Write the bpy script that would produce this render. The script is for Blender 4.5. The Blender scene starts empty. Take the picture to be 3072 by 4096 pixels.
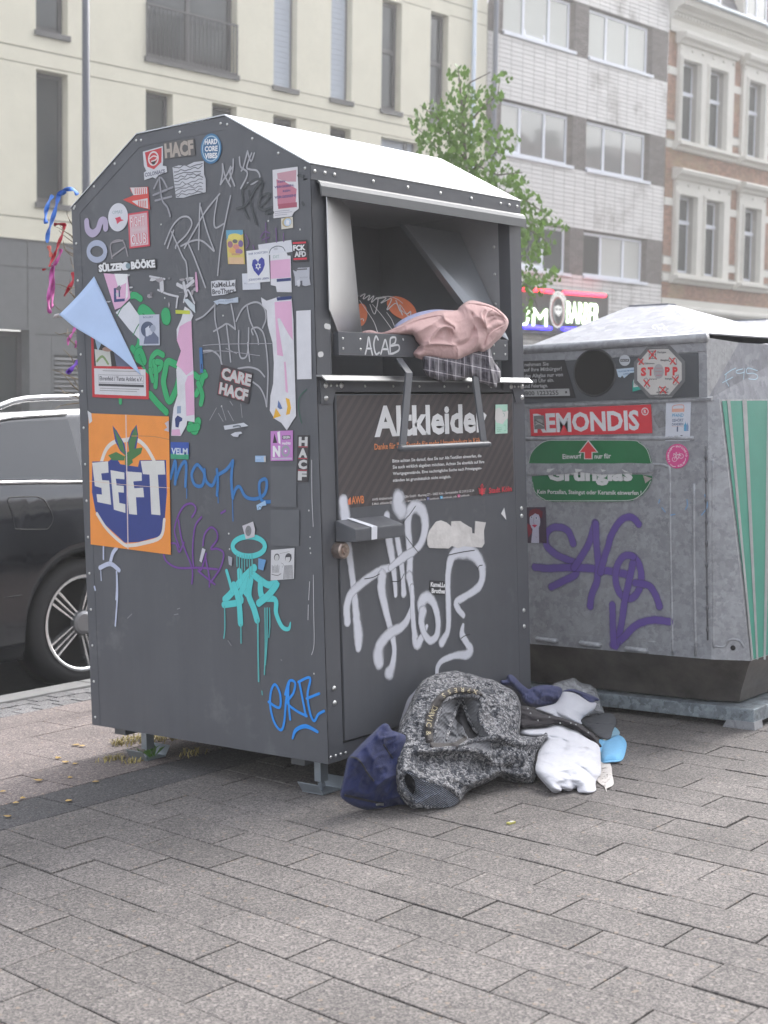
import bpy, bmesh, math, random
import numpy as np
from mathutils import Vector, Matrix, noise
R_ = math.radians
random.seed(7); rng = np.random.default_rng(7)
scene = bpy.context.scene
col = scene.collection

# ---------------------------------------------------------------- camera
FPX = 5829.1
CAM = Vector((-3.38496, -3.0685, 1.17203))
yaw, pitch, roll = R_(39.6931), R_(3.28055), R_(-1.62647)
fw = Vector((math.cos(yaw)*math.cos(pitch), math.sin(yaw)*math.cos(pitch), -math.sin(pitch)))
r0 = Vector((math.sin(yaw), -math.cos(yaw), 0)); u0 = r0.cross(fw)
rt = r0*math.cos(roll) + u0*math.sin(roll); up = -r0*math.sin(roll) + u0*math.cos(roll)
cd = bpy.data.cameras.new('camera'); cam = bpy.data.objects.new('camera', cd); col.objects.link(cam)
cam.matrix_world = Matrix(((rt.x, up.x, -fw.x, CAM.x), (rt.y, up.y, -fw.y, CAM.y), (rt.z, up.z, -fw.z, CAM.z), (0, 0, 0, 1)))
cd.sensor_fit = 'HORIZONTAL'; cd.sensor_width = 36; cd.lens = FPX/3072*36
cd.clip_start = 0.05; cd.clip_end = 600
cd.dof.use_dof = True; cd.dof.focus_distance = 4.75; cd.dof.aperture_fstop = 7.5
scene.camera = cam

# ---------------------------------------------------------------- world + sun
SUN_EL, SUN_AZ = 45, 4      # azimuth of the sun direction, degrees from +x (ccw)
world = bpy.data.worlds.new('World'); scene.world = world; world.use_nodes = True
nt = world.node_tree; nt.nodes.clear()
out = nt.nodes.new('ShaderNodeOutputWorld'); bg = nt.nodes.new('ShaderNodeBackground')
sky = nt.nodes.new('ShaderNodeTexSky'); sky.sky_type = 'NISHITA'; sky.sun_disc = False
sky.sun_elevation = R_(SUN_EL); sky.sun_rotation = R_(90-SUN_AZ); sky.air_density = 1.0; sky.dust_density = 4.0; sky.ozone_density = 1.0
hs = nt.nodes.new('ShaderNodeHueSaturation'); hs.inputs['Saturation'].default_value = 0.26
tc = nt.nodes.new('ShaderNodeTexCoord'); mp = nt.nodes.new('ShaderNodeMapping'); mp.inputs['Scale'].default_value = (1, 1, 2.6)
nz = nt.nodes.new('ShaderNodeTexNoise'); nz.inputs['Scale'].default_value = 2.2; nz.inputs['Detail'].default_value = 6
cr = nt.nodes.new('ShaderNodeValToRGB'); cr.color_ramp.elements[0].position = .38; cr.color_ramp.elements[0].color = (.75, .78, .84, 1)
cr.color_ramp.elements[1].position = .62; cr.color_ramp.elements[1].color = (1.35, 1.33, 1.3, 1)
mx = nt.nodes.new('ShaderNodeMixRGB'); mx.blend_type = 'MULTIPLY'; mx.inputs[0].default_value = 1
nt.links.new(tc.outputs['Generated'], mp.inputs[0]); nt.links.new(mp.outputs[0], nz.inputs[0]); nt.links.new(nz.outputs[0], cr.inputs[0])
nt.links.new(sky.outputs[0], hs.inputs['Color']); nt.links.new(hs.outputs[0], mx.inputs[1]); nt.links.new(cr.outputs[0], mx.inputs[2])
nt.links.new(mx.outputs[0], bg.inputs[0]); bg.inputs[1].default_value = 0.15; nt.links.new(bg.outputs[0], out.inputs[0])
sl = bpy.data.lights.new('sun', 'SUN'); sun = bpy.data.objects.new('sun', sl); col.objects.link(sun)
sl.energy = .6; sl.angle = R_(24); sl.color = (1, .96, .9)
sd = Vector((math.cos(R_(SUN_AZ))*math.cos(R_(SUN_EL)), math.sin(R_(SUN_AZ))*math.cos(R_(SUN_EL)), math.sin(R_(SUN_EL))))
sun.rotation_euler = sd.to_track_quat('Z', 'Y').to_euler(); sun.location = (0, 0, 20)
vs = scene.view_settings; vs.view_transform = 'Standard'; vs.look = 'None'; vs.gamma = 1; vs.use_curve_mapping = False; vs.exposure = 1.76
scene.cycles.max_bounces = 6; scene.cycles.transparent_max_bounces = 24

# ---------------------------------------------------------------- picture geometry
def ray(px, py): return fw + rt*((px-1536)/FPX) - up*((py-2048)/FPX)
def hit(px, py, p0, n):
    d = ray(px, py); t = (Vector(p0)-CAM).dot(Vector(n))/d.dot(Vector(n)); return CAM + d*t
def ax(px, py, axis, v):
    d = ray(px, py); return CAM + d*((v-CAM[axis])/d[axis])
def proj(p):
    d = Vector(p)-CAM; k = d.dot(fw); return 1536+FPX*d.dot(rt)/k, 2048-FPX*d.dot(up)/k
class Z:                                      # crop frames of the photograph used while tracing
    def __init__(s, x, y, k): s.x, s.y, s.k = x, y, k
    def __call__(s, *pts): return [(s.x+p[0]*s.k, s.y+p[1]*s.k) for p in pts]
zA = Z(400, 450, .5425); zB = Z(400, 1100, .5425); zC = Z(300, 1600, .6329); zD = Z(300, 2300, .663); zL = Z(0, 700, .4219)
z2 = Z(1250, 1150, .5425); z3 = Z(1300, 1550, .5124); zF = Z(1250, 2000, .5425); z5 = Z(2000, 1100, .6462); z6 = Z(2000, 1850, .6462)
z7 = Z(1300, 2600, .7836); z8 = Z(0, 1500, .5875); zR = Z(1200, 450, .6028); zG = Z(2500, 1200, .3448)

# ---------------------------------------------------------------- materials
def lin(c):
    if isinstance(c, str):
        c = [int(c[i:i+2], 16)/255 for i in (0, 2, 4)]
        return tuple((x/12.92 if x < .04045 else ((x+.055)/1.055)**2.4) for x in c)
    return tuple(c)
MATS = {}
def M(name, c, rough=.6, metal=0., var=0., vs_=6., bump=0., bs=60., coat=0., rand=0., spec=.5, emit=0., alpha=1., trans=0., sheen=0., dirt=None):
    if name in MATS: return MATS[name]
    m = bpy.data.materials.new(name); m.use_nodes = True; n = m.node_tree; L = n.links
    b = n.nodes['Principled BSDF']; c = lin(c)
    b.inputs['Base Color'].default_value = (*c, 1); b.inputs['Roughness'].default_value = rough; b.inputs['Metallic'].default_value = metal
    b.inputs['Specular IOR Level'].default_value = spec; b.inputs['Coat Weight'].default_value = coat; b.inputs['Coat Roughness'].default_value = .08
    b.inputs['Alpha'].default_value = alpha; b.inputs['Transmission Weight'].default_value = trans; b.inputs['Sheen Weight'].default_value = sheen
    if emit: b.inputs['Emission Color'].default_value = (*c, 1); b.inputs['Emission Strength'].default_value = emit
    t = n.nodes.new('ShaderNodeTexCoord')
    last = None
    if var or rand or dirt:
        rgb = n.nodes.new('ShaderNodeRGB'); rgb.outputs[0].default_value = (*c, 1); last = rgb.outputs[0]
    if var:
        x = n.nodes.new('ShaderNodeTexNoise'); x.inputs['Scale'].default_value = vs_; x.inputs['Detail'].default_value = 8; x.inputs['Roughness'].default_value = .65
        L.new(t.outputs['Object'], x.inputs[0])
        mr = n.nodes.new('ShaderNodeMapRange'); mr.inputs['From Min'].default_value = .3; mr.inputs['From Max'].default_value = .7
        mr.inputs['To Min'].default_value = 1-var; mr.inputs['To Max'].default_value = 1+var; L.new(x.outputs[0], mr.inputs[0])
        mm = n.nodes.new('ShaderNodeVectorMath'); mm.operation = 'SCALE'; L.new(last, mm.inputs[0]); L.new(mr.outputs[0], mm.inputs['Scale']); last = mm.outputs[0]
    if rand:
        oi = n.nodes.new('ShaderNodeObjectInfo'); ge = n.nodes.new('ShaderNodeNewGeometry'); ad = n.nodes.new('ShaderNodeMath'); ad.operation = 'ADD'
        L.new(oi.outputs['Random'], ad.inputs[0]); L.new(ge.outputs['Random Per Island'], ad.inputs[1])
        fr = n.nodes.new('ShaderNodeMath'); fr.operation = 'FRACT'; L.new(ad.outputs[0], fr.inputs[0])
        mr = n.nodes.new('ShaderNodeMapRange'); mr.inputs['To Min'].default_value = 1-rand; mr.inputs['To Max'].default_value = 1+rand; L.new(fr.outputs[0], mr.inputs[0])
        mm = n.nodes.new('ShaderNodeVectorMath'); mm.operation = 'SCALE'; L.new(last, mm.inputs[0]); L.new(mr.outputs[0], mm.inputs['Scale']); last = mm.outputs[0]
    if dirt:
        dc, ds, dlo, dhi = dirt
        x = n.nodes.new('ShaderNodeTexNoise'); x.inputs['Scale'].default_value = ds; x.inputs['Detail'].default_value = 9; x.inputs['Roughness'].default_value = .7
        L.new(t.outputs['Object'], x.inputs[0]); mr = n.nodes.new('ShaderNodeMapRange'); mr.inputs['From Min'].default_value = dlo; mr.inputs['From Max'].default_value = dhi
        L.new(x.outputs[0], mr.inputs[0]); mi = n.nodes.new('ShaderNodeMixRGB'); L.new(mr.outputs[0], mi.inputs[0]); L.new(last, mi.inputs[1]); mi.inputs[2].default_value = (*lin(dc), 1); last = mi.outputs[0]
    if last is not None: L.new(last, b.inputs['Base Color'])
    if bump:
        x = n.nodes.new('ShaderNodeTexNoise'); x.inputs['Scale'].default_value = bs; x.inputs['Detail'].default_value = 5; L.new(t.outputs['Object'], x.inputs[0])
        bp = n.nodes.new('ShaderNodeBump'); bp.inputs['Strength'].default_value = 1; bp.inputs['Distance'].default_value = bump; L.new(x.outputs[0], bp.inputs['Height']); L.new(bp.outputs[0], b.inputs['Normal'])
    MATS[name] = m; return m
def nodes_of(m): return m.node_tree.nodes, m.node_tree.links, m.node_tree.nodes['Principled BSDF']

CONT = M('container_grey', (.096, .100, .112), .46, .05, var=.07, vs_=2.2, bump=.00035, bs=4, spec=.4, dirt=((.2, .2, .21), 3.2, .60, .85))
n, L, b = nodes_of(CONT); _t = n.new('ShaderNodeTexCoord'); _m = n.new('ShaderNodeMapping'); _m.inputs['Scale'].default_value = (14, 14, .7); _n = n.new('ShaderNodeTexNoise'); _n.inputs['Scale'].default_value = 1.6; _n.inputs['Detail'].default_value = 8; _n.inputs['Roughness'].default_value = .7
L.new(_t.outputs['Object'], _m.inputs[0]); L.new(_m.outputs[0], _n.inputs[0]); _r = n.new('ShaderNodeMapRange'); _r.inputs['From Min'].default_value = .35; _r.inputs['From Max'].default_value = .75; _r.inputs['To Min'].default_value = .97; _r.inputs['To Max'].default_value = 1.07; L.new(_n.outputs[0], _r.inputs[0])
_s = n.new('ShaderNodeVectorMath'); _s.operation = 'SCALE'; _o = b.inputs['Base Color'].links[0].from_socket; L.new(_o, _s.inputs[0]); L.new(_r.outputs[0], _s.inputs['Scale']); L.new(_s.outputs[0], b.inputs['Base Color'])
_v = n.new('ShaderNodeTexNoise'); _v.inputs['Scale'].default_value = 5; _v.inputs['Detail'].default_value = 8; L.new(_t.outputs['Object'], _v.inputs[0]); _q = n.new('ShaderNodeMapRange'); _q.inputs['From Min'].default_value = .3; _q.inputs['From Max'].default_value = .7; _q.inputs['To Min'].default_value = .36; _q.inputs['To Max'].default_value = .58; L.new(_v.outputs[0], _q.inputs[0]); L.new(_q.outputs[0], b.inputs['Roughness'])
CONTD = M('container_inside', (.09, .095, .10), .45, .1, var=.1)
ROOF = M('roof_sheet', (.36, .37, .385), .17, .9, var=.05, bump=.0012, bs=2.5)
STEEL = M('bright_steel', (.27, .275, .28), .34, .8, var=.1)
RIV = M('rivet_metal', (.55, .55, .54), .32, .8)
PLATE = M('satin_plate', (.40, .40, .41), .3, .9, var=.06)
BLK = M('black_gap', (.01, .01, .011), .8)
RUB = M('tyre_rubber', (.022, .022, .024), .7)
ZINC = M('zinc_pipe', (.34, .38, .42), .35, .6, var=.1)

def galvanised(name, base, dark, sc=26, dirt=True):
    m = M(name, base, .42, .3); n, L, b = nodes_of(m)
    t = n.new('ShaderNodeTexCoord'); v = n.new('ShaderNodeTexVoronoi'); v.inputs['Scale'].default_value = sc*2.2
    w = n.new('ShaderNodeTexNoise'); w.inputs['Scale'].default_value = 12; w.inputs['Detail'].default_value = 8; w.inputs['Roughness'].default_value = .75
    va = n.new('ShaderNodeVectorMath'); va.operation = 'ADD'; sc_ = n.new('ShaderNodeVectorMath'); sc_.operation = 'SCALE'; sc_.inputs['Scale'].default_value = .12
    L.new(t.outputs['Object'], w.inputs[0]); L.new(w.outputs[1], sc_.inputs[0]); L.new(t.outputs['Object'], va.inputs[0]); L.new(sc_.outputs[0], va.inputs[1]); L.new(va.outputs[0], v.inputs[0])
    sp = n.new('ShaderNodeSeparateColor'); L.new(v.outputs['Color'], sp.inputs[0])
    a = n.new('ShaderNodeMath'); a.operation = 'MULTIPLY_ADD'; a.inputs[1].default_value = .42; L.new(sp.outputs[0], a.inputs[0])
    L.new(w.outputs[0], a.inputs[2])
    r = n.new('ShaderNodeValToRGB'); r.color_ramp.elements[0].position = .42; r.color_ramp.elements[0].color = (*dark, 1); r.color_ramp.elements[1].position = .98; r.color_ramp.elements[1].color = (*[x*1.25 for x in base], 1)
    L.new(a.outputs[0], r.inputs[0]); last = r.outputs[0]
    x = n.new('ShaderNodeTexNoise'); x.inputs['Scale'].default_value = 2.3; x.inputs['Detail'].default_value = 9; x.inputs['Roughness'].default_value = .7; L.new(t.outputs['Object'], x.inputs[0])
    mr = n.new('ShaderNodeMapRange'); mr.inputs['From Min'].default_value = .54; mr.inputs['From Max'].default_value = .85; mr.inputs['To Max'].default_value = .3; L.new(x.outputs[0], mr.inputs[0])
    mi = n.new('ShaderNodeMixRGB'); L.new(mr.outputs[0], mi.inputs[0]); L.new(last, mi.inputs[1]); mi.inputs[2].default_value = (.15, .14, .135, 1)
    L.new(mi.outputs[0], b.inputs['Base Color'])
    bp = n.new('ShaderNodeBump'); bp.inputs['Distance'].default_value = .0015; L.new(x.outputs[0], bp.inputs['Height']); L.new(bp.outputs[0], b.inputs['Normal'])
    return m
GALV = galvanised('galvanised_steel', (.315, .32, .34), (.25, .255, .272))
GALVL = galvanised('galvanised_roof', (.25, .255, .28), (.195, .20, .225), 14); GALVL.node_tree.nodes['Principled BSDF'].inputs['Roughness'].default_value = .62; GALVL.node_tree.nodes['Principled BSDF'].inputs['Metallic'].default_value = .1
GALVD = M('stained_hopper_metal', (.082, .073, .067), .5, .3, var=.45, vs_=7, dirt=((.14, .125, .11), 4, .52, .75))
GREEN = M('green_band', (.03, .21, .155), .4, 0, var=.12, vs_=4, spec=.4)

def paver_mat(name, base, tint=(1, 1, 1)):
    m = M(name, base, .88, 0); n, L, b = nodes_of(m)
    t = n.new('ShaderNodeTexCoord'); oi = n.new('ShaderNodeObjectInfo'); ge = n.new('ShaderNodeNewGeometry')
    src = ge.outputs['Position']
    n1 = n.new('ShaderNodeTexVoronoi'); n1.inputs['Scale'].default_value = 230; L.new(src, n1.inputs[0])
    s1 = n.new('ShaderNodeSeparateColor'); L.new(n1.outputs['Color'], s1.inputs[0])
    r1 = n.new('ShaderNodeValToRGB'); e = r1.color_ramp.elements; e[0].position = 0; e[0].color = (.40, .40, .42, 1); e[1].position = 1; e[1].color = (1.45, 1.42, 1.40, 1)
    k = r1.color_ramp.elements.new(.35); k.color = (.72, .71, .72, 1); k = r1.color_ramp.elements.new(.75); k.color = (1.08, 1.06, 1.04, 1)
    L.new(s1.outputs[0], r1.inputs[0])
    n2 = n.new('ShaderNodeTexVoronoi'); n2.inputs['Scale'].default_value = 62; L.new(src, n2.inputs[0])
    s2 = n.new('ShaderNodeSeparateColor'); L.new(n2.outputs['Color'], s2.inputs[0])
    lt = n.new('ShaderNodeMath'); lt.operation = 'LESS_THAN'; lt.inputs[1].default_value = .34; L.new(n2.outputs['Distance'], lt.inputs[0])
    gt = n.new('ShaderNodeMath'); gt.operation = 'GREATER_THAN'; gt.inputs[1].default_value = .86; L.new(s2.outputs[1], gt.inputs[0])
    mu = n.new('ShaderNodeMath'); mu.operation = 'MULTIPLY'; L.new(lt.outputs[0], mu.inputs[0]); L.new(gt.outputs[0], mu.inputs[1])
    pe = n.new('ShaderNodeValToRGB'); pe.color_ramp.interpolation = 'CONSTANT'; e = pe.color_ramp.elements; e[0].color = (1.55, 1.52, 1.48, 1); e[1].position = .78; e[1].color = (1.35, 1.18, 1.0, 1)
    k = pe.color_ramp.elements.new(.4); k.color = (1.45, 1.42, 1.4, 1); L.new(s2.outputs[2], pe.inputs[0])
    mi = n.new('ShaderNodeMixRGB'); L.new(mu.outputs[0], mi.inputs[0]); L.new(r1.outputs[0], mi.inputs[1]); L.new(pe.outputs[0], mi.inputs[2])
    # broad stains
    n3 = n.new('ShaderNodeTexNoise'); n3.inputs['Scale'].default_value = 2.6; n3.inputs['Detail'].default_value = 7; n3.inputs['Roughness'].default_value = .6; L.new(src, n3.inputs[0])
    mr = n.new('ShaderNodeMapRange'); mr.inputs['From Min'].default_value = .3; mr.inputs['From Max'].default_value = .7; mr.inputs['To Min'].default_value = .80; mr.inputs['To Max'].default_value = 1.14; L.new(n3.outputs[0], mr.inputs[0])
    gv_ = n.new('ShaderNodeTexVoronoi'); gv_.inputs['Scale'].default_value = 3.3; L.new(src, gv_.inputs[0]); gm_ = n.new('ShaderNodeMapRange'); gm_.inputs['From Min'].default_value = .035; gm_.inputs['From Max'].default_value = .055; gm_.inputs['To Min'].default_value = .72; L.new(gv_.outputs['Distance'], gm_.inputs[0])
    n4 = n.new('ShaderNodeTexNoise'); n4.inputs['Scale'].default_value = .9; n4.inputs['Detail'].default_value = 9; n4.inputs['Roughness'].default_value = .7; L.new(src, n4.inputs[0]); m4 = n.new('ShaderNodeMapRange'); m4.inputs['From Min'].default_value = .52; m4.inputs['From Max'].default_value = .66; m4.inputs['To Min'].default_value = 1; m4.inputs['To Max'].default_value = .80; L.new(n4.outputs[0], m4.inputs[0])
    g1 = n.new('ShaderNodeMath'); g1.operation = 'MULTIPLY'; L.new(gm_.outputs[0], g1.inputs[0]); L.new(m4.outputs[0], g1.inputs[1]); g2_ = n.new('ShaderNodeMath'); g2_.operation = 'MULTIPLY'; L.new(g1.outputs[0], g2_.inputs[0]); L.new(mr.outputs[0], g2_.inputs[1]); mr = g2_
    ad = n.new('ShaderNodeMath'); ad.operation = 'ADD'; L.new(oi.outputs['Random'], ad.inputs[0]); L.new(ge.outputs['Random Per Island'], ad.inputs[1])
    fr = n.new('ShaderNodeMath'); fr.operation = 'FRACT'; L.new(ad.outputs[0], fr.inputs[0])
    m2 = n.new('ShaderNodeMapRange'); m2.inputs['To Min'].default_value = .90; m2.inputs['To Max'].default_value = 1.08; L.new(fr.outputs[0], m2.inputs[0])
    mm = n.new('ShaderNodeMath'); mm.operation = 'MULTIPLY'; L.new(mr.outputs[0], mm.inputs[0]); L.new(m2.outputs[0], mm.inputs[1])
    v1 = n.new('ShaderNodeVectorMath'); v1.operation = 'SCALE'; L.new(mi.outputs[0], v1.inputs[0]); L.new(mm.outputs[0], v1.inputs['Scale'])
    v2 = n.new('ShaderNodeVectorMath'); v2.operation = 'MULTIPLY'; L.new(v1.outputs[0], v2.inputs[0]); v2.inputs[1].default_value = base
    L.new(v2.outputs[0], b.inputs['Base Color'])
    bp = n.new('ShaderNodeBump'); bp.inputs['Distance'].default_value = .0012; bp.inputs['Strength'].default_value = .7; L.new(n1.outputs['Distance'], bp.inputs['Height']); L.new(bp.outputs[0], b.inputs['Normal'])
    return m
PAVE = paver_mat('exposed_aggregate_paver', (.150, .138, .131))
PAVER = paver_mat('reddish_paver', (.21, .178, .167))
PAVEB = paver_mat('dark_band_paver', (.088, .085, .087))
PAVEK = paver_mat('small_sett', (.18, .178, .18))

# ---------------------------------------------------------------- mesh builder
class MB:
    def __init__(s): s.v = []; s.f = []; s.m = []; s.uv = {}
    def face(s, pts, m=0):
        k = len(s.v); s.v += [tuple(p) for p in pts]; s.f.append(tuple(range(k, k+len(pts)))); s.m.append(m)
    def mesh(s, vs, fs, m=0):
        k = len(s.v); s.v += [tuple(p) for p in vs]
        for f in fs: s.f.append(tuple(i+k for i in f)); s.m.append(m)
    def box(s, x0, x1, y0, y1, z0, z1, m=0, skip=()):
        p = [(x0, y0, z0), (x1, y0, z0), (x1, y1, z0), (x0, y1, z0), (x0, y0, z1), (x1, y0, z1), (x1, y1, z1), (x0, y1, z1)]
        fs = {'b': (3, 2, 1, 0), 't': (4, 5, 6, 7), 'f': (0, 1, 5, 4), 'r': (1, 2, 6, 5), 'k': (2, 3, 7, 6), 'l': (3, 0, 4, 7)}
        s.mesh(p, [f for k, f in fs.items() if k not in skip], m)
    def prism(s, base, off, m=0, m2=None):            # base polygon 3D, extruded by vector off (closed)
        n = len(base); off = Vector(off); b = [Vector(p) for p in base]; t = [p+off for p in b]
        nn = Vector((0, 0, 0))
        for i in range(n): nn += b[i].cross(b[(i+1) % n])
        flip = nn.dot(off) > 0
        lo = tuple(range(n)); hi = tuple(range(n, 2*n)); sides = [(i, (i+1) % n, n+(i+1) % n, n+i) for i in range(n)]
        if not flip: hi, sides = hi[::-1], [f[::-1] for f in sides]
        else: lo = lo[::-1]
        s.mesh(b+t, sides+[lo], m); k = len(s.v)-2*n; s.f.append(tuple(i+k for i in hi)); s.m.append(m if m2 is None else m2)
    def tube(s, path, r, n=8, m=0, cap=True):
        path = [Vector(p) for p in path]; rr = r if isinstance(r, (list, tuple)) else [r]*len(path); vs_ = []; fs = []
        ref = None
        for i, p in enumerate(path):
            d = (path[min(i+1, len(path)-1)]-path[max(i-1, 0)]).normalized()
            if ref is None: ref = d.orthogonal().normalized()
            a = (ref-d*ref.dot(d))
            a = a.normalized() if a.length > 1e-6 else d.orthogonal().normalized(); ref = a; b = d.cross(a)
            for k in range(n):
                t = 2*math.pi*k/n; vs_.append(p+a*math.cos(t)*rr[i]+b*math.sin(t)*rr[i])
        for i in range(len(path)-1):
            for k in range(n): fs.append((i*n+k, i*n+(k+1) % n, (i+1)*n+(k+1) % n, (i+1)*n+k))
        if cap: fs.append(tuple(range(n))[::-1]); fs.append(tuple(range((len(path)-1)*n, len(path)*n)))
        s.mesh(vs_, fs, m)
    def ring(s, c, axis, r_in, r_out, d, n=32, m=0):
        c = Vector(c); axis = Vector(axis).normalized(); a = axis.orthogonal().normalized(); b = axis.cross(a); vs_ = []; fs = []
        for k in range(n):
            t = 2*math.pi*k/n; q = a*math.cos(t)+b*math.sin(t)
            vs_ += [c+q*r_in, c+q*r_out, c+q*r_out+axis*d, c+q*r_in+axis*d]
        for k in range(n):
            i = 4*k; j = 4*((k+1) % n); fs += [(i, j, j+1, i+1)[::-1], (i+1, j+1, j+2, i+2)[::-1], (i+2, j+2, j+3, i+3)[::-1], (i+3, j+3, j, i)[::-1]]
        s.mesh(vs_, fs, m)
    def data(s, name, mats, smooth=False, bevel=0.):
        me = bpy.data.meshes.new(name); me.from_pydata(s.v, [], s.f)
        for x in (mats if isinstance(mats, (list, tuple)) else [mats]): me.materials.append(x)
        me.polygons.foreach_set('material_index', s.m)
        if bevel:
            bm = bmesh.new(); bm.from_mesh(me); bmesh.ops.remove_doubles(bm, verts=bm.verts, dist=1e-5)
            bmesh.ops.bevel(bm, geom=[e for e in bm.edges if e.is_manifold and e.calc_face_angle(0) > .3], offset=bevel, segments=2, affect='EDGES', profile=.6)
            bm.to_mesh(me); bm.free()
        if smooth: me.polygons.foreach_set('use_smooth', [True]*len(me.polygons))
        me.update(); return me
    def build(s, name, mats, parent=None, smooth=False, bevel=0., label=None):
        return put(s.data(name, mats, smooth, bevel), name, parent, label)
ORG = {}
def put(me, name, parent=None, label=None):
    o = bpy.data.objects.new(name, me); col.objects.link(o)
    if parent is not None:
        o.parent = parent; o.location = -ORG.get(parent.name, Vector((0, 0, 0)))
    if label: o['label'] = label
    return o
def tag(o, label=None, cat=None, group=None, kind=None):
    for k, v in (('label', label), ('category', cat), ('group', group), ('kind', kind)):
        if v: o[k] = v
    return o
def thing(name, label, cat, loc=(0, 0, 0), group=None):
    o = bpy.data.objects.new(name, None); col.objects.link(o); o.location = loc; o.empty_display_size = .1
    ORG[o.name] = Vector(loc); return tag(o, label, cat, group)

# flat planes that carry print, stickers and paint
class Plane:
    def __init__(s, o, a, n): s.o = Vector(o); s.a = Vector(a).normalized(); s.n = Vector(n).normalized(); s.b = s.n.cross(s.a); s.k = 0
    def uv(s, q): p = hit(q[0], q[1], s.o, s.n)-s.o; return p.dot(s.a), p.dot(s.b)
    def at(s, u, v, off=0.): return s.o+s.a*u+s.b*v+s.n*off
    def lift(s, step=0): s.k += 1; return (s.k % 60)*.00002
_TX = {}
def glyphs(txt, bold=0.):
    key = (txt, bold)
    if key not in _TX:
        cu = bpy.data.curves.new('t', 'FONT'); cu.body = txt; cu.size = 1; cu.resolution_u = 2; cu.offset = bold; cu.fill_mode = 'BOTH' if False else 'FRONT'
        ob = bpy.data.objects.new('t', cu); me = bpy.data.meshes.new_from_object(ob)
        vs_ = np.array([v.co[:2] for v in me.vertices]) if len(me.vertices) else np.zeros((1, 2)); fs = [tuple(p.vertices) for p in me.polygons]
        if len(me.polygons) and me.polygons[0].normal.z < 0: fs = [f[::-1] for f in fs]
        x0, x1 = vs_[:, 0].min(), vs_[:, 0].max()
        _TX[key] = (vs_, fs, x0, x1); bpy.data.objects.remove(ob); bpy.data.curves.remove(cu); bpy.data.meshes.remove(me)
    return _TX[key]
CAPH = .73
def smooth_path(pts, per=6, closed=False):
    P = [Vector((*p, 0)) for p in pts]
    if len(P) < 3: return [(p.x, p.y) for p in P]
    res = []; n = len(P); rngi = range(n if closed else n-1)
    for i in rngi:
        p0 = P[(i-1) % n] if (closed or i > 0) else P[0]; p1 = P[i]; p2 = P[(i+1) % n]; p3 = P[(i+2) % n] if (closed or i+2 < n) else P[n-1]
        for k in range(per):
            t = k/per; q = ((2*p1)+(p2-p0)*t+(2*p0-5*p1+4*p2-p3)*t*t+(3*p1-p0-3*p2+p3)*t**3)*.5; res.append((q.x, q.y))
    if not closed: res.append((P[-1].x, P[-1].y))
    return res
def ribbon(path, w):                         # path in plane units; returns verts2d, faces, uv(du,dv)
    P = np.array(path); n = len(P); d = np.gradient(P, axis=0); d /= (np.linalg.norm(d, axis=1)[:, None]+1e-9); nn = np.stack([-d[:, 1], d[:, 0]], 1)
    W = np.interp(np.linspace(0, 1, n), np.linspace(0, 1, len(w)), w)/2 if isinstance(w, (list, tuple)) else np.full(n, w/2)
    v = []; uv = []; rows = []
    def row(c, dd, nv, hw, du):
        k = len(v)
        for t in (-1, 0, 1):
            lat = t*math.sqrt(max(0, 1-du*du)); p = c+dd*du*hw+nv*lat*hw; v.append((p[0], p[1])); uv.append((du, lat))
        rows.append(k)
    for du in (-1, -.92, -.75, -.4): row(P[0], d[0], nn[0], W[0], du)
    for i in range(n): row(P[i], d[i], nn[i], W[i], 0)
    for du in (.4, .75, .92, 1): row(P[-1], d[-1], nn[-1], W[-1], du)
    f = []
    for a, b in zip(rows[:-1], rows[1:]): f += [(a, a+1, b+1, b)[::-1], (a+1, a+2, b+2, b+1)[::-1]]
    return v, f, uv
def spray(name, c, soft=.35, rough=.5, dens=1.):
    if name in MATS: return MATS[name]
    m = M(name, c, rough, var=.06, vs_=9); n, L, b = nodes_of(m); uvn = n.new('ShaderNodeUVMap'); uvn.uv_map = 'UVMap'
    ln = n.new('ShaderNodeVectorMath'); ln.operation = 'LENGTH'; L.new(uvn.outputs[0], ln.inputs[0])
    x = n.new('ShaderNodeTexNoise'); x.inputs['Scale'].default_value = 45; x.inputs['Detail'].default_value = 6; t = n.new('ShaderNodeTexCoord'); L.new(t.outputs['Object'], x.inputs[0])
    ma = n.new('ShaderNodeMath'); ma.operation = 'MULTIPLY_ADD'; ma.inputs[1].default_value = soft*.5; L.new(x.outputs[0], ma.inputs[0]); L.new(ln.outputs['Value'], ma.inputs[2])
    mr = n.new('ShaderNodeMapRange'); mr.interpolation_type = 'SMOOTHSTEP'; mr.inputs['From Min'].default_value = 1+soft*.25-soft; mr.inputs['From Max'].default_value = 1+soft*.25
    mr.inputs['To Min'].default_value = dens; mr.inputs['To Max'].default_value = 0; L.new(ma.outputs[0], mr.inputs[0]); L.new(mr.outputs[0], b.inputs['Alpha'])
    return m
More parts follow.
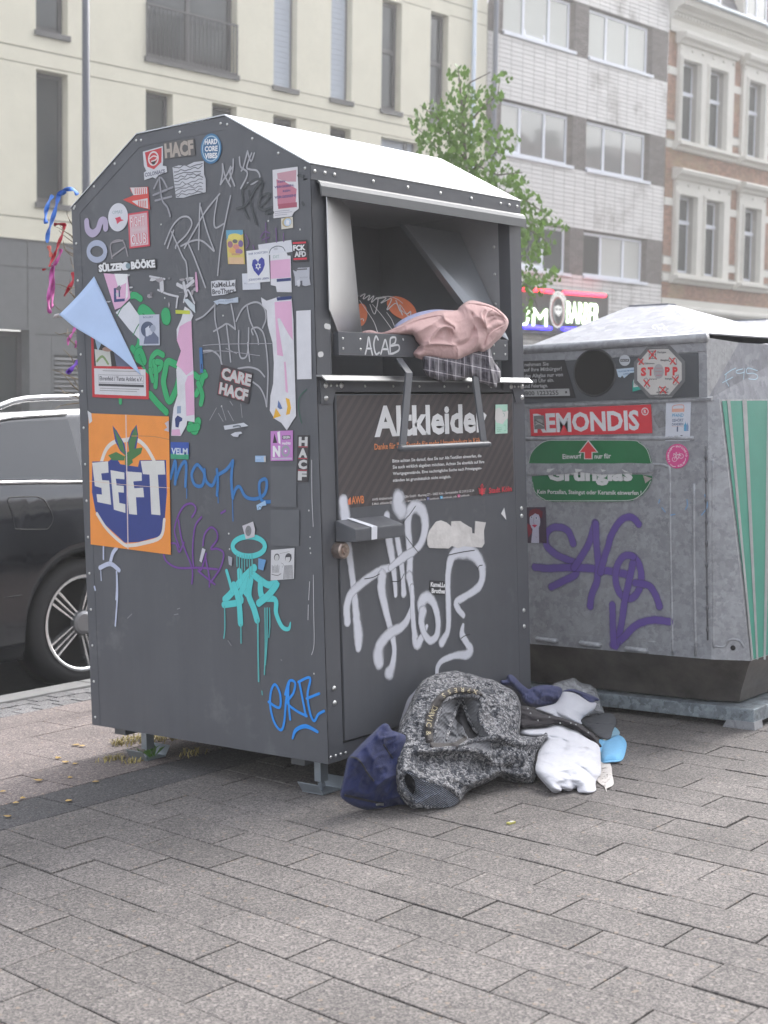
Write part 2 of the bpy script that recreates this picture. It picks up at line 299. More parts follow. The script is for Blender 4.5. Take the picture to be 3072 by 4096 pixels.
def graffiti(parent, plane, label, strokes, mat, wpx, off=.0012, per=6, name='graffiti_tag'):
    """strokes: list of pixel polylines; an item may be (points, width) with width in photo pixels"""
    vs_, fs, uvs = [], [], []; t = 0
    if plane is SIDE: off = off*.5+.0002
    for s in strokes:
        w = wpx
        if isinstance(s, tuple) and len(s) == 2 and isinstance(s[0], list): s, w = s
        P = [plane.uv(q) for q in s]
        px = (Vector(P[0])-Vector(plane.uv((s[0][0]+10, s[0][1])))).length/10
        py = (Vector(P[0])-Vector(plane.uv((s[0][0], s[0][1]+10)))).length/10; sc = (px+py)/2
        w = [x*sc for x in w] if isinstance(w, (list, tuple)) else w*sc
        v, f, uv = ribbon(smooth_path(P, per), w); k = len(vs_); n = len(v); t += 1
        base = off+plane.lift(.00004)
        vs_ += [plane.at(a, b, base+.00006*i/n) for i, (a, b) in enumerate(v)]; fs += [tuple(i+k for i in q) for q in f]; uvs += uv
    me = bpy.data.meshes.new(name); me.from_pydata(vs_, [], fs); me.materials.append(mat); ul = me.uv_layers.new(name='UVMap')
    for lp in me.loops: ul.data[lp.index].uv = uvs[lp.vertex_index]
    return put(me, name, parent, label)
def sticker(parent, plane, name, label, quad, bgc, items=(), shape=None, off=.0022, th=.0003, rough=.55, var=.05):
    """quad = three picture points (top-left, top-right, bottom-left); items are drawn in unit coordinates, y down"""
    O, A, B = [Vector(plane.uv(q)) for q in quad]; A = A-O; B = B-O
    mats = []; mb = MB()
    def mi(c):
        m = c if not isinstance(c, (str, tuple)) else M('print_%s' % (c if isinstance(c, str) else '%.2f_%.2f_%.2f' % c), c, rough, var=var, vs_=14)
        if m not in mats: mats.append(m)
        return mats.index(m)
    if plane is SIDE: off = off*.5+.0002
    z = off+plane.lift()
    def W(x, y, o): p = O+A*x+B*y; return plane.at(p.x, p.y, o)
    if bgc is not None:
        sh = shape or [(0, 0), (1, 0), (1, 1), (0, 1)]
        mb.prism([W(x, y, z-.0003) for x, y in sh], plane.n*(th+.0003), mi(bgc))
    lay = z+th
    for it in items:
        lay += .00003; k = it[0]
        if k == 'r': _, x, y, w, h, c = it; mb.face([W(x, y+h, lay), W(x+w, y+h, lay), W(x+w, y, lay), W(x, y, lay)], mi(c))
        elif k == 'p': mb.face([W(x, y, lay) for x, y in it[1]][::-1], mi(it[2]))
        elif k == 'c':
            _, cx, cy, rx, ry, c = it; mb.face([W(cx+rx*math.cos(t), cy-ry*math.sin(t), lay) for t in [2*math.pi*i/28 for i in range(28)]], mi(c))
        elif k == 's':
            pts, w, c = it[1:4]; a, b = A.length, B.length
            v, f, _ = ribbon(smooth_path([(p[0]*a, -p[1]*b) for p in pts], 5), w*a); mb.mesh([W(p[0]/a, -p[1]/b, lay+.00006*i/len(v)) for i, p in enumerate(v)], f, mi(c))
        elif k == 't':
            txt, x, y, w, h, c = it[1:7]; bold = it[7] if len(it) > 7 else .012      # x,y = top-left; h = cap height
            vs_, fs, x0, x1 = glyphs(txt, bold); mb.mesh([W(x+(p[0]-x0)/(x1-x0+1e-9)*w, y+h-p[1]/CAPH*h, lay) for p in vs_], fs, mi(c))
        elif k == 'a':                                   # text on an arc: txt, cx, cy, rx, ry, a0, a1, size, color
            txt, cx, cy, rx, ry, a0, a1, hh, c = it[1:10]; n_ = len(txt); wd = abs(a1-a0)/max(1, n_)
            for i, ch in enumerate(txt):
                if ch == ' ': continue
                t = a0+(a1-a0)*(i+.5)/n_; vs_, fs, x0, x1 = glyphs(ch, .015); sgn = 1 if a1 < a0 else -1
                for_v = []
                for p in vs_:
                    lx = (p[0]-(x0+x1)/2)*hh/CAPH; ly = (p[1])*hh/CAPH*sgn; tt = t-sgn*lx/max(rx, ry)*1.0
                    for_v.append(W(cx+(rx+ly*rx/max(rx, ry))*math.cos(tt), cy-(ry+ly*ry/max(rx, ry))*math.sin(tt), lay))
                mb.mesh(for_v, fs, mi(c))
    return mb.build(name, mats, parent, label=label)
def rivets(parent, pts, n, r=.0055, mat=None, name='rivet'):
    global _RV
    n = Vector(n); key = (round(r, 4), tuple(round(x, 2) for x in n))
    if key not in RIVM:
        mb = MB(); a = n.orthogonal().normalized(); b = n.cross(a); N = 10
        vs_ = [a*math.cos(2*math.pi*k/N)*r+b*math.sin(2*math.pi*k/N)*r for k in range(N)]+[(a*math.cos(2*math.pi*k/N)*r+b*math.sin(2*math.pi*k/N)*r)*.72+n*r*.42 for k in range(N)]+[n*r*.62]
        fs = [(k, (k+1) % N, N+(k+1) % N, N+k) for k in range(N)]+[(N+k, N+(k+1) % N, 2*N) for k in range(N)]
        mb.mesh(vs_, fs); RIVM[key] = mb.data(name, mat or RIV, True)
    for p in pts:
        o = bpy.data.objects.new(name, RIVM[key]); col.objects.link(o)
        if parent is not None: o.parent = parent; o.location = Vector(p)-ORG.get(parent.name, Vector((0, 0, 0)))
        else: o.location = p
RIVM = {}

# ================================================================ ground
def sheet(name, x0, x1, y0, y1, z, mat): 
    mb = MB(); mb.face([(x0, y0, z), (x1, y0, z), (x1, y1, z), (x0, y1, z)]); return tag(mb.build(name, mat), kind='structure')
ASPH = M('asphalt', (.055, .055, .058), .9, var=.2, vs_=30, bump=.002, bs=200)
sheet('ground', -200, 200, -200, 200, -.16, M('distant_ground', (.09, .088, .085), .9, var=.2, vs_=2))
sheet('road', -40, 60, 2.515, 14.0, -.115, ASPH)
pav = sheet('pavement', -9, 16, -6, 2.36, -.012, M('joint_sand', (.075, .066, .058), .95, var=.3, vs_=20))
class Pave:
    def __init__(s): s.items = []
    def add(s, quad, mat, z=0.): s.items.append((quad, mat, z))
def stone_mesh(q, z, h=.012, ch=.0025):
    c = Vector((sum(p[0] for p in q)/4, sum(p[1] for p in q)/4)); vs_ = []
    for p in q: vs_.append((p[0], p[1], z-h))
    for p in q: vs_.append((p[0], p[1], z-ch*.5))
    for i, p in enumerate(q):
        d = Vector(p)-c; s_ = Vector((math.copysign(ch, d.x), math.copysign(ch, d.y))); vs_.append((p[0]-s_.x, p[1]-s_.y, z))
    fs = [(8, 9, 10, 11)]
    for i in range(4): j = (i+1) % 4; fs += [(i, j, 4+j, 4+i), (4+i, 4+j, 8+j, 8+i)]
    return vs_, fs
stones = []
def jit(s): return random.uniform(-s, s)
g = .0018
for k in range(-22, 26):
    u1 = -.095+.1525*k; u0_ = u1-.1525; ph = .114 if k % 2 else .276
    for j in range(-19, 3):
        y0 = ph+.32*j; y1 = y0+.32
        if y0 >= .595 or u1 < -8: continue
        y1 = min(y1, .595)
        q = [(u0_+g+.1*y0+jit(.0012), y0+g), (u1-g+.1*y0, y0+g+jit(.001)), (u1-g+.1*y1+jit(.0012), y1-g), (u0_+g+.1*y1, y1-g+jit(.001))]
        stones.append((q, 0, jit(.0018)))
x = -2.0
while x < 7: stones.append(([(x+g, .597), (x+.30-g, .597), (x+.30-g, .842), (x+g, .842)], 2, jit(.001))); x += .30
for r, (ya, yb) in enumerate([(.848, 1.14), (1.14, 1.43), (1.43, 1.645), (1.645, 1.865), (1.865, 2.08)]):
    x = -1.6-(.2 if r % 2 else 0)
    while x < 7: stones.append(([(x+g, ya+g), (x+.42-g, ya+g), (x+.42-g, yb-g), (x+g, yb-g)], 1, jit(.001))); x += .42
for r in range(3):
    x = -1.2-(.05 if r % 2 else 0); ya = 2.085+.092*r
    while x < 3.5: stones.append(([(x+.003, ya+.003), (x+.10, ya+.003), (x+.10, ya+.09), (x+.003, ya+.09)], 3, -.002+jit(.003))); x += .105
def area(q):
    P = [proj((p[0], p[1], 0)) for p in q]; cx = sum(p[0] for p in P)/4; cy = sum(p[1] for p in P)/4
    A = abs(sum(P[i][0]*P[(i+1) % 4][1]-P[(i+1) % 4][0]*P[i][1] for i in range(4)))/2
    ins = any(-20 < p[0] < 3092 and -20 < p[1] < 4116 for p in P)
    c = Vector((sum(p[0] for p in q)/4, sum(p[1] for p in q)/4, 0))
    if (Vector((c.x, c.y, 0))-CAM).dot(fw) < .5: ins = False
    return A if ins and not (.12 < c.x < 1.1 and .12 < c.y < 1.1) else 0
stones = sorted([(area(s[0]), i, s) for i, s in enumerate(stones)], key=lambda t: -t[0])
PM = [PAVE, PAVER, PAVEB, PAVEK]; nm = ['paving_slab', 'paving_slab', 'paving_slab', 'sett']
rest = [MB(), MB(), MB(), MB()]
for n_, (A, i, (q, mi_, z)) in enumerate(stones):
    if n_ < 300 and A > 0:
        c = Vector((sum(p[0] for p in q)/4, sum(p[1] for p in q)/4, 0)); mb = MB(); mb.mesh(*stone_mesh([(p[0]-c.x, p[1]-c.y) for p in q], 0))
        o = mb.build(nm[mi_], PM[mi_], pav); o.location = (c.x, c.y, z); o.rotation_euler = (jit(.004), jit(.003), 0)
    else: rest[mi_].mesh(*stone_mesh(q, z))
for i, mb in enumerate(rest):
    if mb.f: tag(mb.build(['paving_slabs', 'reddish_paving_slabs', 'dark_paving_slabs', 'setts'][i], PM[i], pav), kind='stuff')
kb = MB()
for i in range(14): x = -6+i*1.0; kb.box(x+.003, x+.997, 2.365, 2.512, -.115, .004+jit(.002))
tag(kb.build('kerb', M('kerb_concrete', (.19, .188, .185), .85, var=.12, vs_=12, bump=.0008, bs=150), bevel=.008), kind='structure')

# ================================================================ clothes container
W, D, ZB, ZE = 1.15, 1.164, .115, 1.995
PROF = [(0, ZB), (0, ZE), (.365, 2.198), (.795, 2.202), (D, ZE), (D, ZB)]
cc = thing('clothes_container', 'tall dark grey clothing bank with sloped roof, covered in graffiti and stickers', 'clothing container', (W/2, D/2, 0))
SIDE = Plane((0, 0, 0), (0, -1, 0), (-1, 0, 0)); FRONT = Plane((0, 0, 0), (1, 0, 0), (0, -1, 0))
mb = MB(); mb.prism([(0.0012, y, z) for y, z in PROF], (.003, 0, 0)); mb.build('side_panel', CONT, cc)
mb = MB(); mb.prism([(W-.003, y, z) for y, z in PROF], (.003, 0, 0)); mb.build('side_panel', CONT, cc)
mb = MB(); mb.box(.01, W-.01, D-.006, D-.002, ZB, ZE-.01); mb.build('back_panel', CONT, cc)
mb = MB(); mb.box(.01, W-.01, .02, D-.01, ZB+.01, ZB+.016); mb.build('floor_plate', CONTD, cc)
def fold_strip(pts, inner, x, th):     # flange polygon ring on the side panel
    mb = MB()
    for i in range(len(pts)-1):
        q = [(x, *pts[i]), (x, *pts[i+1]), (x, *inner[i+1]), (x, *inner[i])]; mb.prism(q, (th, 0, 0))
    return mb
o_ = [(D, ZB), (D, ZE), (.795, 2.202), (.365, 2.198), (0, ZE)]; i_ = [(D-.045, ZB), (D-.045, ZE-.022), (.785, 2.160), (.375, 2.156), (.0, 1.953)]
fold_strip(o_, i_, 0, .004).build('edge_flange', CONT, cc)
fold_strip([(0, ZE), (0, ZB)], [(.012, ZE-.02), (.012, ZB)], 0.0005, .0035).build('edge_flange', CONT, cc)
# roof sheets
rf = MB(); T = .004
for (a, b) in (((-.004, ZE), (.365, 2.2005)), ((.365, 2.2005), (.795, 2.2045)), ((.795, 2.2045), (D+.004, ZE))):
    rf.prism([(-.003, a[0], a[1]), (W+.003, a[0], a[1]), (W+.003, b[0], b[1]), (-.003, b[0], b[1])], (0, 0, T))
rf.build('roof', ROOF, cc)
pts = []
for a, b in (((D-.02, ZB+.02), (D-.02, ZE)),):
    for i in range(15): pts.append((-.0005, D-.02, ZB+.03+i*.1325))
for (a, b, n_) in (((1.15, 1.993), (.80, 2.184), 4), ((.775, 2.181), (.385, 2.178), 3), ((.355, 2.170), (.02, 1.985), 4)):
    for i in range(n_): t = i/(n_-1); pts.append((-.0005, a[0]+(b[0]-a[0])*t, a[1]+(b[1]-a[1])*t))
pts += [(.0035, .05, z) for z in (1.80, .92, .80, .40)]
pts += [tuple(hit(*q, SIDE.o, SIDE.n)+Vector((.0035, 0, 0))) for q in zA((448, 826), (1238, 800))+zB((475, 170), (905, 300))+zC((970, 845), (975, 943), (1485, 866), (1488, 968), (925, 40))]
rivets(cc, pts, (-1, 0, 0), .0052)
# front frame
fr = MB(); Y0, Y1 = .0, .05
fr.box(0.001, .0745, Y0, Y1, ZB, 1.955); fr.build('front_column', CONT, cc, bevel=.0015)
fr = MB(); fr.box(1.0775, W-.001, Y0, Y1, ZB, 1.955); fr.build('front_column', CONT, cc, bevel=.0015)
fr = MB(); fr.box(.0745, 1.0775, Y0+.002, Y1, 1.292, 1.328); fr.build('cross_rail', CONT, cc, bevel=.001)
fr = MB(); fr.box(.0745, 1.0775, Y0+.004, Y1, ZB, .168); fr.build('bottom_rail', CONT, cc, bevel=.001)
fr = MB(); fr.box(.001, W-.001, -.003, .03, 1.948, ZE-.001); fr.build('fascia', CONT, cc, bevel=.001)
dr = MB(); dr.box(.0815, 1.071, -.004, .04, .175, 1.285); door = dr.build('door', CONT, cc, bevel=.0015)
gp = MB(); gp.box(.072, 1.08, .042, .048, .16, 1.33); gp.build('door_recess', BLK, cc)
# rain lip under the eave
lip = MB(); pr = [(-.004, 1.950), (-.010, 1.948), (-.019, 1.941), (-.025, 1.928), (-.027, 1.898), (-.022, 1.898), (-.020, 1.926), (-.014, 1.938), (-.0, 1.945)]
lip.prism([(.022, y, z) for y, z in pr], (W-.020, 0, 0)); lip.build('rain_lip', CONTD, cc)
# bright ledge above the door
ld = MB(); pr = [(.0, 1.345), (-.022, 1.343), (-.040, 1.328), (-.040, 1.324), (-.022, 1.338), (.0, 1.3395)]
ld.prism([(.0, y, z) for y, z in pr], (W+.0, 0, 0)); ld.box(.0745, 1.0775, .0, .07, 1.339, 1.3449); ld.build('ledge', STEEL, cc)
for xs in ((.012, .085), (1.067, 1.138)):
    cb = MB()
    s = 1 if xs[0] < .5 else -1; a, b = (xs[0], xs[1]) if s == 1 else (xs[1], xs[0])
    cb.prism([(a, -.006, 1.327), (b+.06*s, -.006, 1.327), (b+.06*s, -.006, 1.30), (b, -.006, 1.30), (b-.018*s, -.006, 1.255), (a, -.006, 1.255)], (0, .0035, 0))
    cb.build('corner_bracket', CONT, cc)
rp = [(x, -.007, 1.312) for x in (.035, .11, 1.055, 1.125)]+[(.035, -.007, 1.272), (1.125, -.007, 1.272)]
rivets(cc, rp, (0, -1, 0), .0095, name='bolt_head')
rivets(cc, [(x, -.007, 1.312) for x in (.06, .088, 1.078, 1.102)]+[(x, .001, 1.311) for x in (.235, .38, .52, .66, .80, .94)], (0, -1, 0), .0048)
rivets(cc, [(x, -.004, 1.975) for x in (.018, .065, .11, .30, .48, .66, .84, 1.02, 1.075, 1.125)], (0, -1, 0), .0062)
rivets(cc, [(.038, -.001, z) for z in (.352, .305)]+[(1.113, -.001, z) for z in (.86, .832, .478, .418)], (0, -1, 0), .0085, name='bolt_head')
rivets(cc, [(.012+.024*i, -.001, .135+.0004*i) for i in range(4)], (0, -1, 0), .005)
# opening: housing walls, chute plates, drum
hs_ = MB()
hs_.face([(.0745, .05, 1.345), (.0745, .62, 1.345), (.0745, .62, 1.955), (.0745, .05, 1.955)]); hs_.face([(1.0775, .62, 1.345), (1.0775, .05, 1.345), (1.0775, .05, 1.955), (1.0775, .62, 1.955)])
hs_.face([(.0745, .62, 1.345), (1.0775, .62, 1.345), (1.0775, .62, 1.955), (.0745, .62, 1.955)]); hs_.face([(.0745, .05, 1.955), (.0745, .62, 1.955), (1.0775, .62, 1.955), (1.0775, .05, 1.955)])
hs_.face([(.0745, .05, 1.34), (1.0775, .05, 1.34), (1.0775, .62, 1.34), (.0745, .62, 1.34)]); hs_.build('inner_housing', M('housing_paint', (.33, .335, .35), .45, .05, var=.08), cc)
rivets(cc, [(1.0765, .07, z) for z in (1.83, 1.73, 1.62, 1.50, 1.40)]+[(1.0765, .27, 1.83), (1.0765, .25, 1.77)], (-1, 0, 0), .006)
def thick(name, pts, mat, parent, th=.003, bevel=0., label=None):
    p = [Vector(q) for q in pts]; n = (p[1]-p[0]).cross(p[2]-p[0]).normalized(); mb = MB(); mb.prism(p, n*th); return mb.build(name, mat, parent, bevel=bevel, label=label)
# flap (tilting drawer): front bar + side plates
bar = MB(); bl = ax(*z2((190, 330))[0], 1, -.012); br = ax(*z2((1440, 380))[0], 1, -.012); zb1 = (bl.z+br.z)/2; zb0 = ax(*z2((195, 500))[0], 1, -.012).z
bar.box(bl.x, br.x, -.012, .012, zb0, zb1); flap = bar.build('drawer_front', CONT, cc, bevel=.002)
rivets(cc, [(x, -.013, z) for x in (bl.x+.02, bl.x+.105, br.x-.02, br.x-.09) for z in (zb0+.022, zb1-.022)], (0, -1, 0), .0042)
# left deflector plate (catches the light of the facade opposite)
nL = Vector((math.sin(R_(22)), -math.cos(R_(22)), 0)); pL = (bl.x, .0, 1.4)
thick('deflector_plate', [hit(*q, pL, nL) for q in zR((178, 500), (330, 640), (348, 850), (395, 1327))+z2((365, 335), (190, 330), (128, 165))], PLATE, cc)
xr = 1.058
a1 = ax(*zR((1060, 800))[0], 0, xr); a2 = ax(*zR((1262, 1275))[0], 0, xr); a3 = Vector((xr, .0, zb1))
b1 = ax(*zR((690, 740))[0], 0, .80); b2 = ax(*zR((1090, 1270))[0], 0, .93)
mbp = MB(); mbp.face([a3+Vector((0, 0, 0)), a1, b1, b2+(b2-b1)*.25]); mbp.face([b1+Vector((-.004, .02, 0)), b1, b2+(b2-b1)*.25, b2+(b2-b1)*.25+Vector((-.004, .03, 0))])
mbp.build('deflector_plate', M('dark_satin_plate', (.30, .315, .335), .35, .6, var=.05), cc)
# drum lid inside with printed orange discs
dn = Vector((-.12, -.8, .58)).normalized(); DR = Plane((.12, .16, 1.38), Vector((1, 0, 0))-dn*dn.x, dn)
arc = z2((345, 350), (345, 60), (400, 45), (480, 62), (560, 78), (640, 100), (705, 130), (760, 175), (790, 235), (800, 350))
mb = MB(); mb.prism([hit(*q, DR.o, DR.n) for q in arc][::-1], -DR.n*.02); mb.build('drum_lid', M('drum_black', (.06, .06, .066), .45, .1), cc)
ORA = (.62, .17, .075)
def disc(c, rx, ry, rot): return [(c[0]+rx*math.cos(t)*math.cos(rot)-ry*math.sin(t)*math.sin(rot), c[1]+rx*math.cos(t)*math.sin(rot)+ry*math.sin(t)*math.cos(rot)) for t in [2*math.pi*i/36 for i in range(36)]]
def pxpoly(name, parent, plane, pts, mat, off=.002, th=.0006, label=None):
    if plane is SIDE: off = off*.5+.0002
    z = off+plane.lift(); mb = MB(); P = [plane.uv(q) for q in pts]
    if sum(P[i][0]*P[(i+1) % len(P)][1]-P[(i+1) % len(P)][0]*P[i][1] for i in range(len(P))) < 0: P = P[::-1]
    mb.prism([plane.at(u, v, z-th) for u, v in P], plane.n*th); return mb.build(name, mat, parent, label=label)
orm = M('orange_print', ORA, .5, var=.08)
pxpoly('printed_disc', cc, DR, z2(*disc((655, 155), 120, 72, .55)), orm, label='orange disc with white scribbles inside the chute')
pxpoly('printed_disc', cc, DR, z2(*[p for p in disc((352, 205), 50, 85, .1)]), orm, label='orange disc half hidden at the chute edge')
wh = spray('scratch_white', (.62, .6, .6), .3)
graffiti(cc, DR, 'white scratch scribbles and curved lines on the drum', [z2((345, 100), (400, 180), (450, 260), (475, 330)), z2((440, 130), (500, 200), (545, 260), (580, 310)), z2((545, 190), (580, 240), (605, 300)), z2((350, 70), (385, 50), (370, 90), (420, 60), (405, 100), (450, 65), (430, 115), (480, 80), (455, 200), (420, 130)),
    z2((470, 90), (540, 80), (500, 120), (580, 85), (545, 170), (610, 120), (640, 180), (610, 95), (660, 210), (640, 130), (700, 215)), z2((650, 170), (690, 200), (720, 180), (715, 215), (690, 205)), z2((345, 240), (370, 235), (372, 250)), z2((480, 80), (560, 70), (620, 90), (660, 120))], wh, 3.2, .003, name='scribble')
# handle bar with two bent arms
ya = -.105
A1, A2, A3 = ax(*z2((640, 520))[0], 1, -.012), ax(*z2((715, 630))[0], 1, -.075), ax(*z3((612, 455))[0], 1, ya)
B1, B2, B3 = ax(*z2((1165, 540))[0], 1, -.012), ax(*z2((1205, 660))[0], 1, -.075), ax(*z3((1243, 415))[0], 1, ya)
hd = []
for P in ((A1, A2, A3), (B1, B2, B3)):
    mb = MB(); w_ = .016; 
    for p, q in zip(P[:-1], P[1:]):
        d = (q-p).normalized(); nn = Vector((1, 0, 0)).cross(d).normalized()
        mb.prism([p-Vector((w_, 0, 0)), p+Vector((w_, 0, 0)), q+Vector((w_, 0, 0)), q-Vector((w_, 0, 0))], nn*.007)
    mb.build('handle_arm', CONT, cc, bevel=.001)
h0, h1 = ax(*z3((578, 478))[0], 1, ya-.006), ax(*z3((1285, 443))[0], 1, ya-.006)
mb = MB(); mb.tube([h0, h0*.98+h1*.02, h1*.98+h0*.02, h1], [.008, .0105, .0105, .008], 14); mb.build('handle_bar', CONT, cc, smooth=True)
for t in (.035, .95):
    mb = MB(); p = h0.lerp(h1, t); mb.box(p.x-.014, p.x+.014, p.y-.005, p.y+.012, p.z+.008, p.z+.0125)
    mb.build('weld_bracket', STEEL, cc)
# lock hood + lock
f = lambda *q: [ax(*p, 1, -.0) for p in zF(*q)]
l0 = ax(*zF((115, 150))[0], 1, -.02); 
xL, xR = .062, .305; zt = ax(*zF((540, 190))[0], 1, -.085).z; zb_ = ax(*zF((545, 285))[0], 1, -.085).z; zk = ax(*zF((480, 118))[0], 1, -.004).z
lk = MB(); lk.prism([(xL, -.004, zk), (xL, -.088, zt), (xL, -.088, zb_), (xL, -.004, zb_)], (xR-xL, 0, 0)); lk.build('lock_hood', CONT, cc, bevel=.004)
tp = Plane((xL, -.004, zk), (1, 0, 0), Vector((0, -(zk-zt), .084)).normalized()); 
mb = MB(); x0, x1 = .118, .143
mb.prism([(x0, -.006, zk+.0015), (x1, -.006, zk+.0015), (x1+.025, -.0895, zt+.001), (x0+.022, -.0895, zt+.001)], (0, 0, .0008)); mb.prism([(x0+.022, -.0892, zt+.001), (x1+.025, -.0892, zt+.001), (x1+.022, -.0892, zb_+.003), (x0+.02, -.0892, zb_+.003)], (0, -.001, 0)); mb.build('paint_stripe', M('white_paint', (.66, .67, .72), .5), cc, label='white spray stripe across the lock hood')
lc = ax(*zF((232, 372))[0], 1, -.03); mb = MB(); mb.tube([lc+Vector((0, .03, 0)), lc, lc+Vector((0, -.004, 0))], [.0265, .0265, .022], 24); mb.tube([lc, lc+Vector((0, -.011, 0))], .013, 20); mb.tube([lc+Vector((0, -.01, 0)), lc+Vector((0, -.016, 0))], .007, 16)
mb.build('round_lock', M('lock_metal', (.42, .34, .30), .35, .9, var=.2, vs_=40), cc)
# feet
for (fx, fy, nm_) in ((.075, .10, 0), (W-.09, .10, 0), (.09, D-.20, 1), (W-.09, D-.20, 1)):
    mb = MB(); mb.box(fx-.018, fx+.018, fy-.014, fy+.014, .034, ZB+.012); mb.tube([(fx, fy, .004), (fx, fy, .04)], .007, 10); mb.ring((fx, fy, .016), (0, 0, 1), .0, .014, .012, 6)
    mb.box(fx-.045, fx+.045, fy-.045, fy+.045, .001, .005)
    mb.prism([(fx-.045, fy-.045, .004), (fx-.045, fy+.045, .004), (fx-.066, fy+.045, .036), (fx-.066, fy-.045, .036)], (0, 0, .003)); mb.prism([(fx+.045, fy-.045, .004), (fx+.045, fy+.045, .004), (fx+.066, fy+.045, .036), (fx+.066, fy-.045, .036)], (0, 0, .003))
    mb.build('foot', ZINC, cc)
for y in (.16, D-.12):
    mb = MB(); mb.box(.03, W-.03, y-.03, y+.03, ZB-.028, ZB-.001)
    mb.build('floor_beam', CONTD, cc)

# ---- print on the door
RUB_ = (.055, .048, .050); STR = (.078, .062, .064)
P3 = zF  # noqa
items = []
for i in range(34):
    x = -.34+i*.042
    # diagonal stripes leaning right, clipped to the sheet
    def pt(t, x=x): return (x+.34*(1-t), t)
    a = [(x+.34, 0), (x+.34+.02, 0), (x+.02, 1), (x, 1)]
    # clip x to 0..1 by moving along the stripe
    def clip(poly):
        for bound, keep in ((0, lambda v: v >= 0), (1, lambda v: v <= 1)):
            outp = []
            for k in range(len(poly)):
                p, q = poly[k], poly[(k+1) % len(poly)]
                if keep(p[0]): outp.append(p)
                if keep(p[0]) != keep(q[0]): t = (bound-p[0])/(q[0]-p[0]); outp.append((bound, p[1]+(q[1]-p[1])*t))
            poly = outp
            if not poly: return None
        return poly
    c = clip(a)
    if c and len(c) > 2: items.append(('p', c, STR))
qd = z3((82, 62), (1452, 50), (100, 948)); qd = [qd[0], qd[1], (qd[2][0], qd[2][1])]
sign = sticker(cc, FRONT, 'door_sign', 'brown striped sign reading Altkleider with small print', qd, RUB_, items, off=.0046)
def ptext(parent, plane, txt, bl_, br_, tl_, c, bold=.012, off=.0064, name='lettering', label=None):
    """baseline-left, baseline-right and top-left of the capitals, in picture points"""
    O, A, T = [Vector(plane.uv(q)) for q in (bl_, br_, tl_)]; ux = A-O; uy = Vector((0, (T-O).y)); z = off+plane.lift(); vs_, fs, x0, x1 = glyphs(txt, bold); mb = MB()
    mb.mesh([plane.at(*(O+ux*((p[0]-x0)/(x1-x0))+uy*(p[1]/CAPH)), z) for p in vs_], fs); return mb.build(name, M('ink_'+'_'.join('%.2f' % v for v in lin(c)), c, .5), parent, label=label)
WHT = (.72, .72, .73)
def T3(txt, a, b, t, c=WHT, bold=.012, z=z3): return ptext(cc, FRONT, txt, *z(a, b, t), c, bold)
T3('Altkleider', (375, 377), (1253, 338), (438, 140), WHT, .035)
T3('Danke für Ihre Spende für mehr Umweltschutz in Köln!', (375, 486), (1218, 432), (377, 438), (.66, .24, .10), .02)
for t, a, b, c_ in (('Bitte achten Sie darauf, dass Sie nur Alt-Textilien einwerfen, die', (515, 586), (1210, 543), (515, 560)), ('Sie auch wirklich abgeben möchten. Achten Sie ebenfalls auf Ihre', (517, 634), (1232, 590), (517, 608)),
                    ('Wertgegenstände. Eine nachträgliche Suche nach Privatgegen-', (518, 684), (1212, 638), (518, 660)), ('ständen ist grundsätzlich nicht möglich.', (519, 736), (972, 706), (519, 712))): T3(t, a, b, c_, WHT, .02)
T3('AWB Abfallwirtschaftsbetriebe Köln GmbH - Maarweg 271 - 50825 Köln - Servicetelefon: 02 21/9 22 22 24', (356, 884), (1152, 812), (356, 864), (.6, .58, .58), .015)
T3('E-Mail: altkleider@awbkoeln.de - www.awbkoeln.de', (356, 918), (775, 880), (356, 900), (.6, .58, .58), .015)
T3('/awbkoeln', (803, 877), (880, 870), (803, 861), (.6, .58, .58)); T3('/awbkoeln_info', (905, 868), (1018, 857), (905, 852), (.6, .58, .58)); T3('/awbkoeln', (1042, 854), (1115, 846), (1042, 838), (.6, .58, .58))

for (x, y), c_ in (((782, 857), (.08, .11, .3)), ((886, 847), (.1, .4, .65)), ((1022, 836), (.55, .1, .25))): sticker(cc, FRONT, 'printed_logo', None, z3((x, y), (x+18, y-1), (x, y+22)), c_, [('t', 'f' if x < 800 else 'o', .3, .2, .4, .6, WHT)], off=.0074, th=.0002)
T3('AWB', (196, 910), (294, 902), (200, 848), (.68, .22, .08), .02); pxpoly('printed_logo', cc, FRONT, z3((166, 915), (188, 912), (186, 855), (166, 880)), orm, .0076)
T3('Stadt Köln', (1268, 825), (1446, 808), (1268, 782), (.6, .05, .07), .02)
# double-headed eagle crest
RED = M('red_ink', (.6, .05, .07), .5)
cx, cy = 1212, 808
for s in (-1, 1):
    for k in range(4): pxpoly('printed_crest', cc, FRONT, z3((cx+s*6, cy-12+k*9), (cx+s*(30-k*3), cy-26+k*14), (cx+s*(28-k*3), cy-18+k*14), (cx+s*6, cy-6+k*9)), RED, .0076)
    pxpoly('printed_crest', cc, FRONT, z3((cx+s*2, cy-16), (cx+s*6, cy-40), (cx+s*14, cy-42), (cx+s*8, cy-32), (cx+s*9, cy-16)), RED, .0077)
pxpoly('printed_crest', cc, FRONT, z3((cx-8, cy-20), (cx+8, cy-22), (cx+9, cy+18), (cx, cy+38), (cx-9, cy+18)), RED, .0078)
pxpoly('printed_crest', cc, FRONT, z3((cx-8, cy-44), (cx, cy-58), (cx+8, cy-45), (cx, cy-42)), RED, .0078)
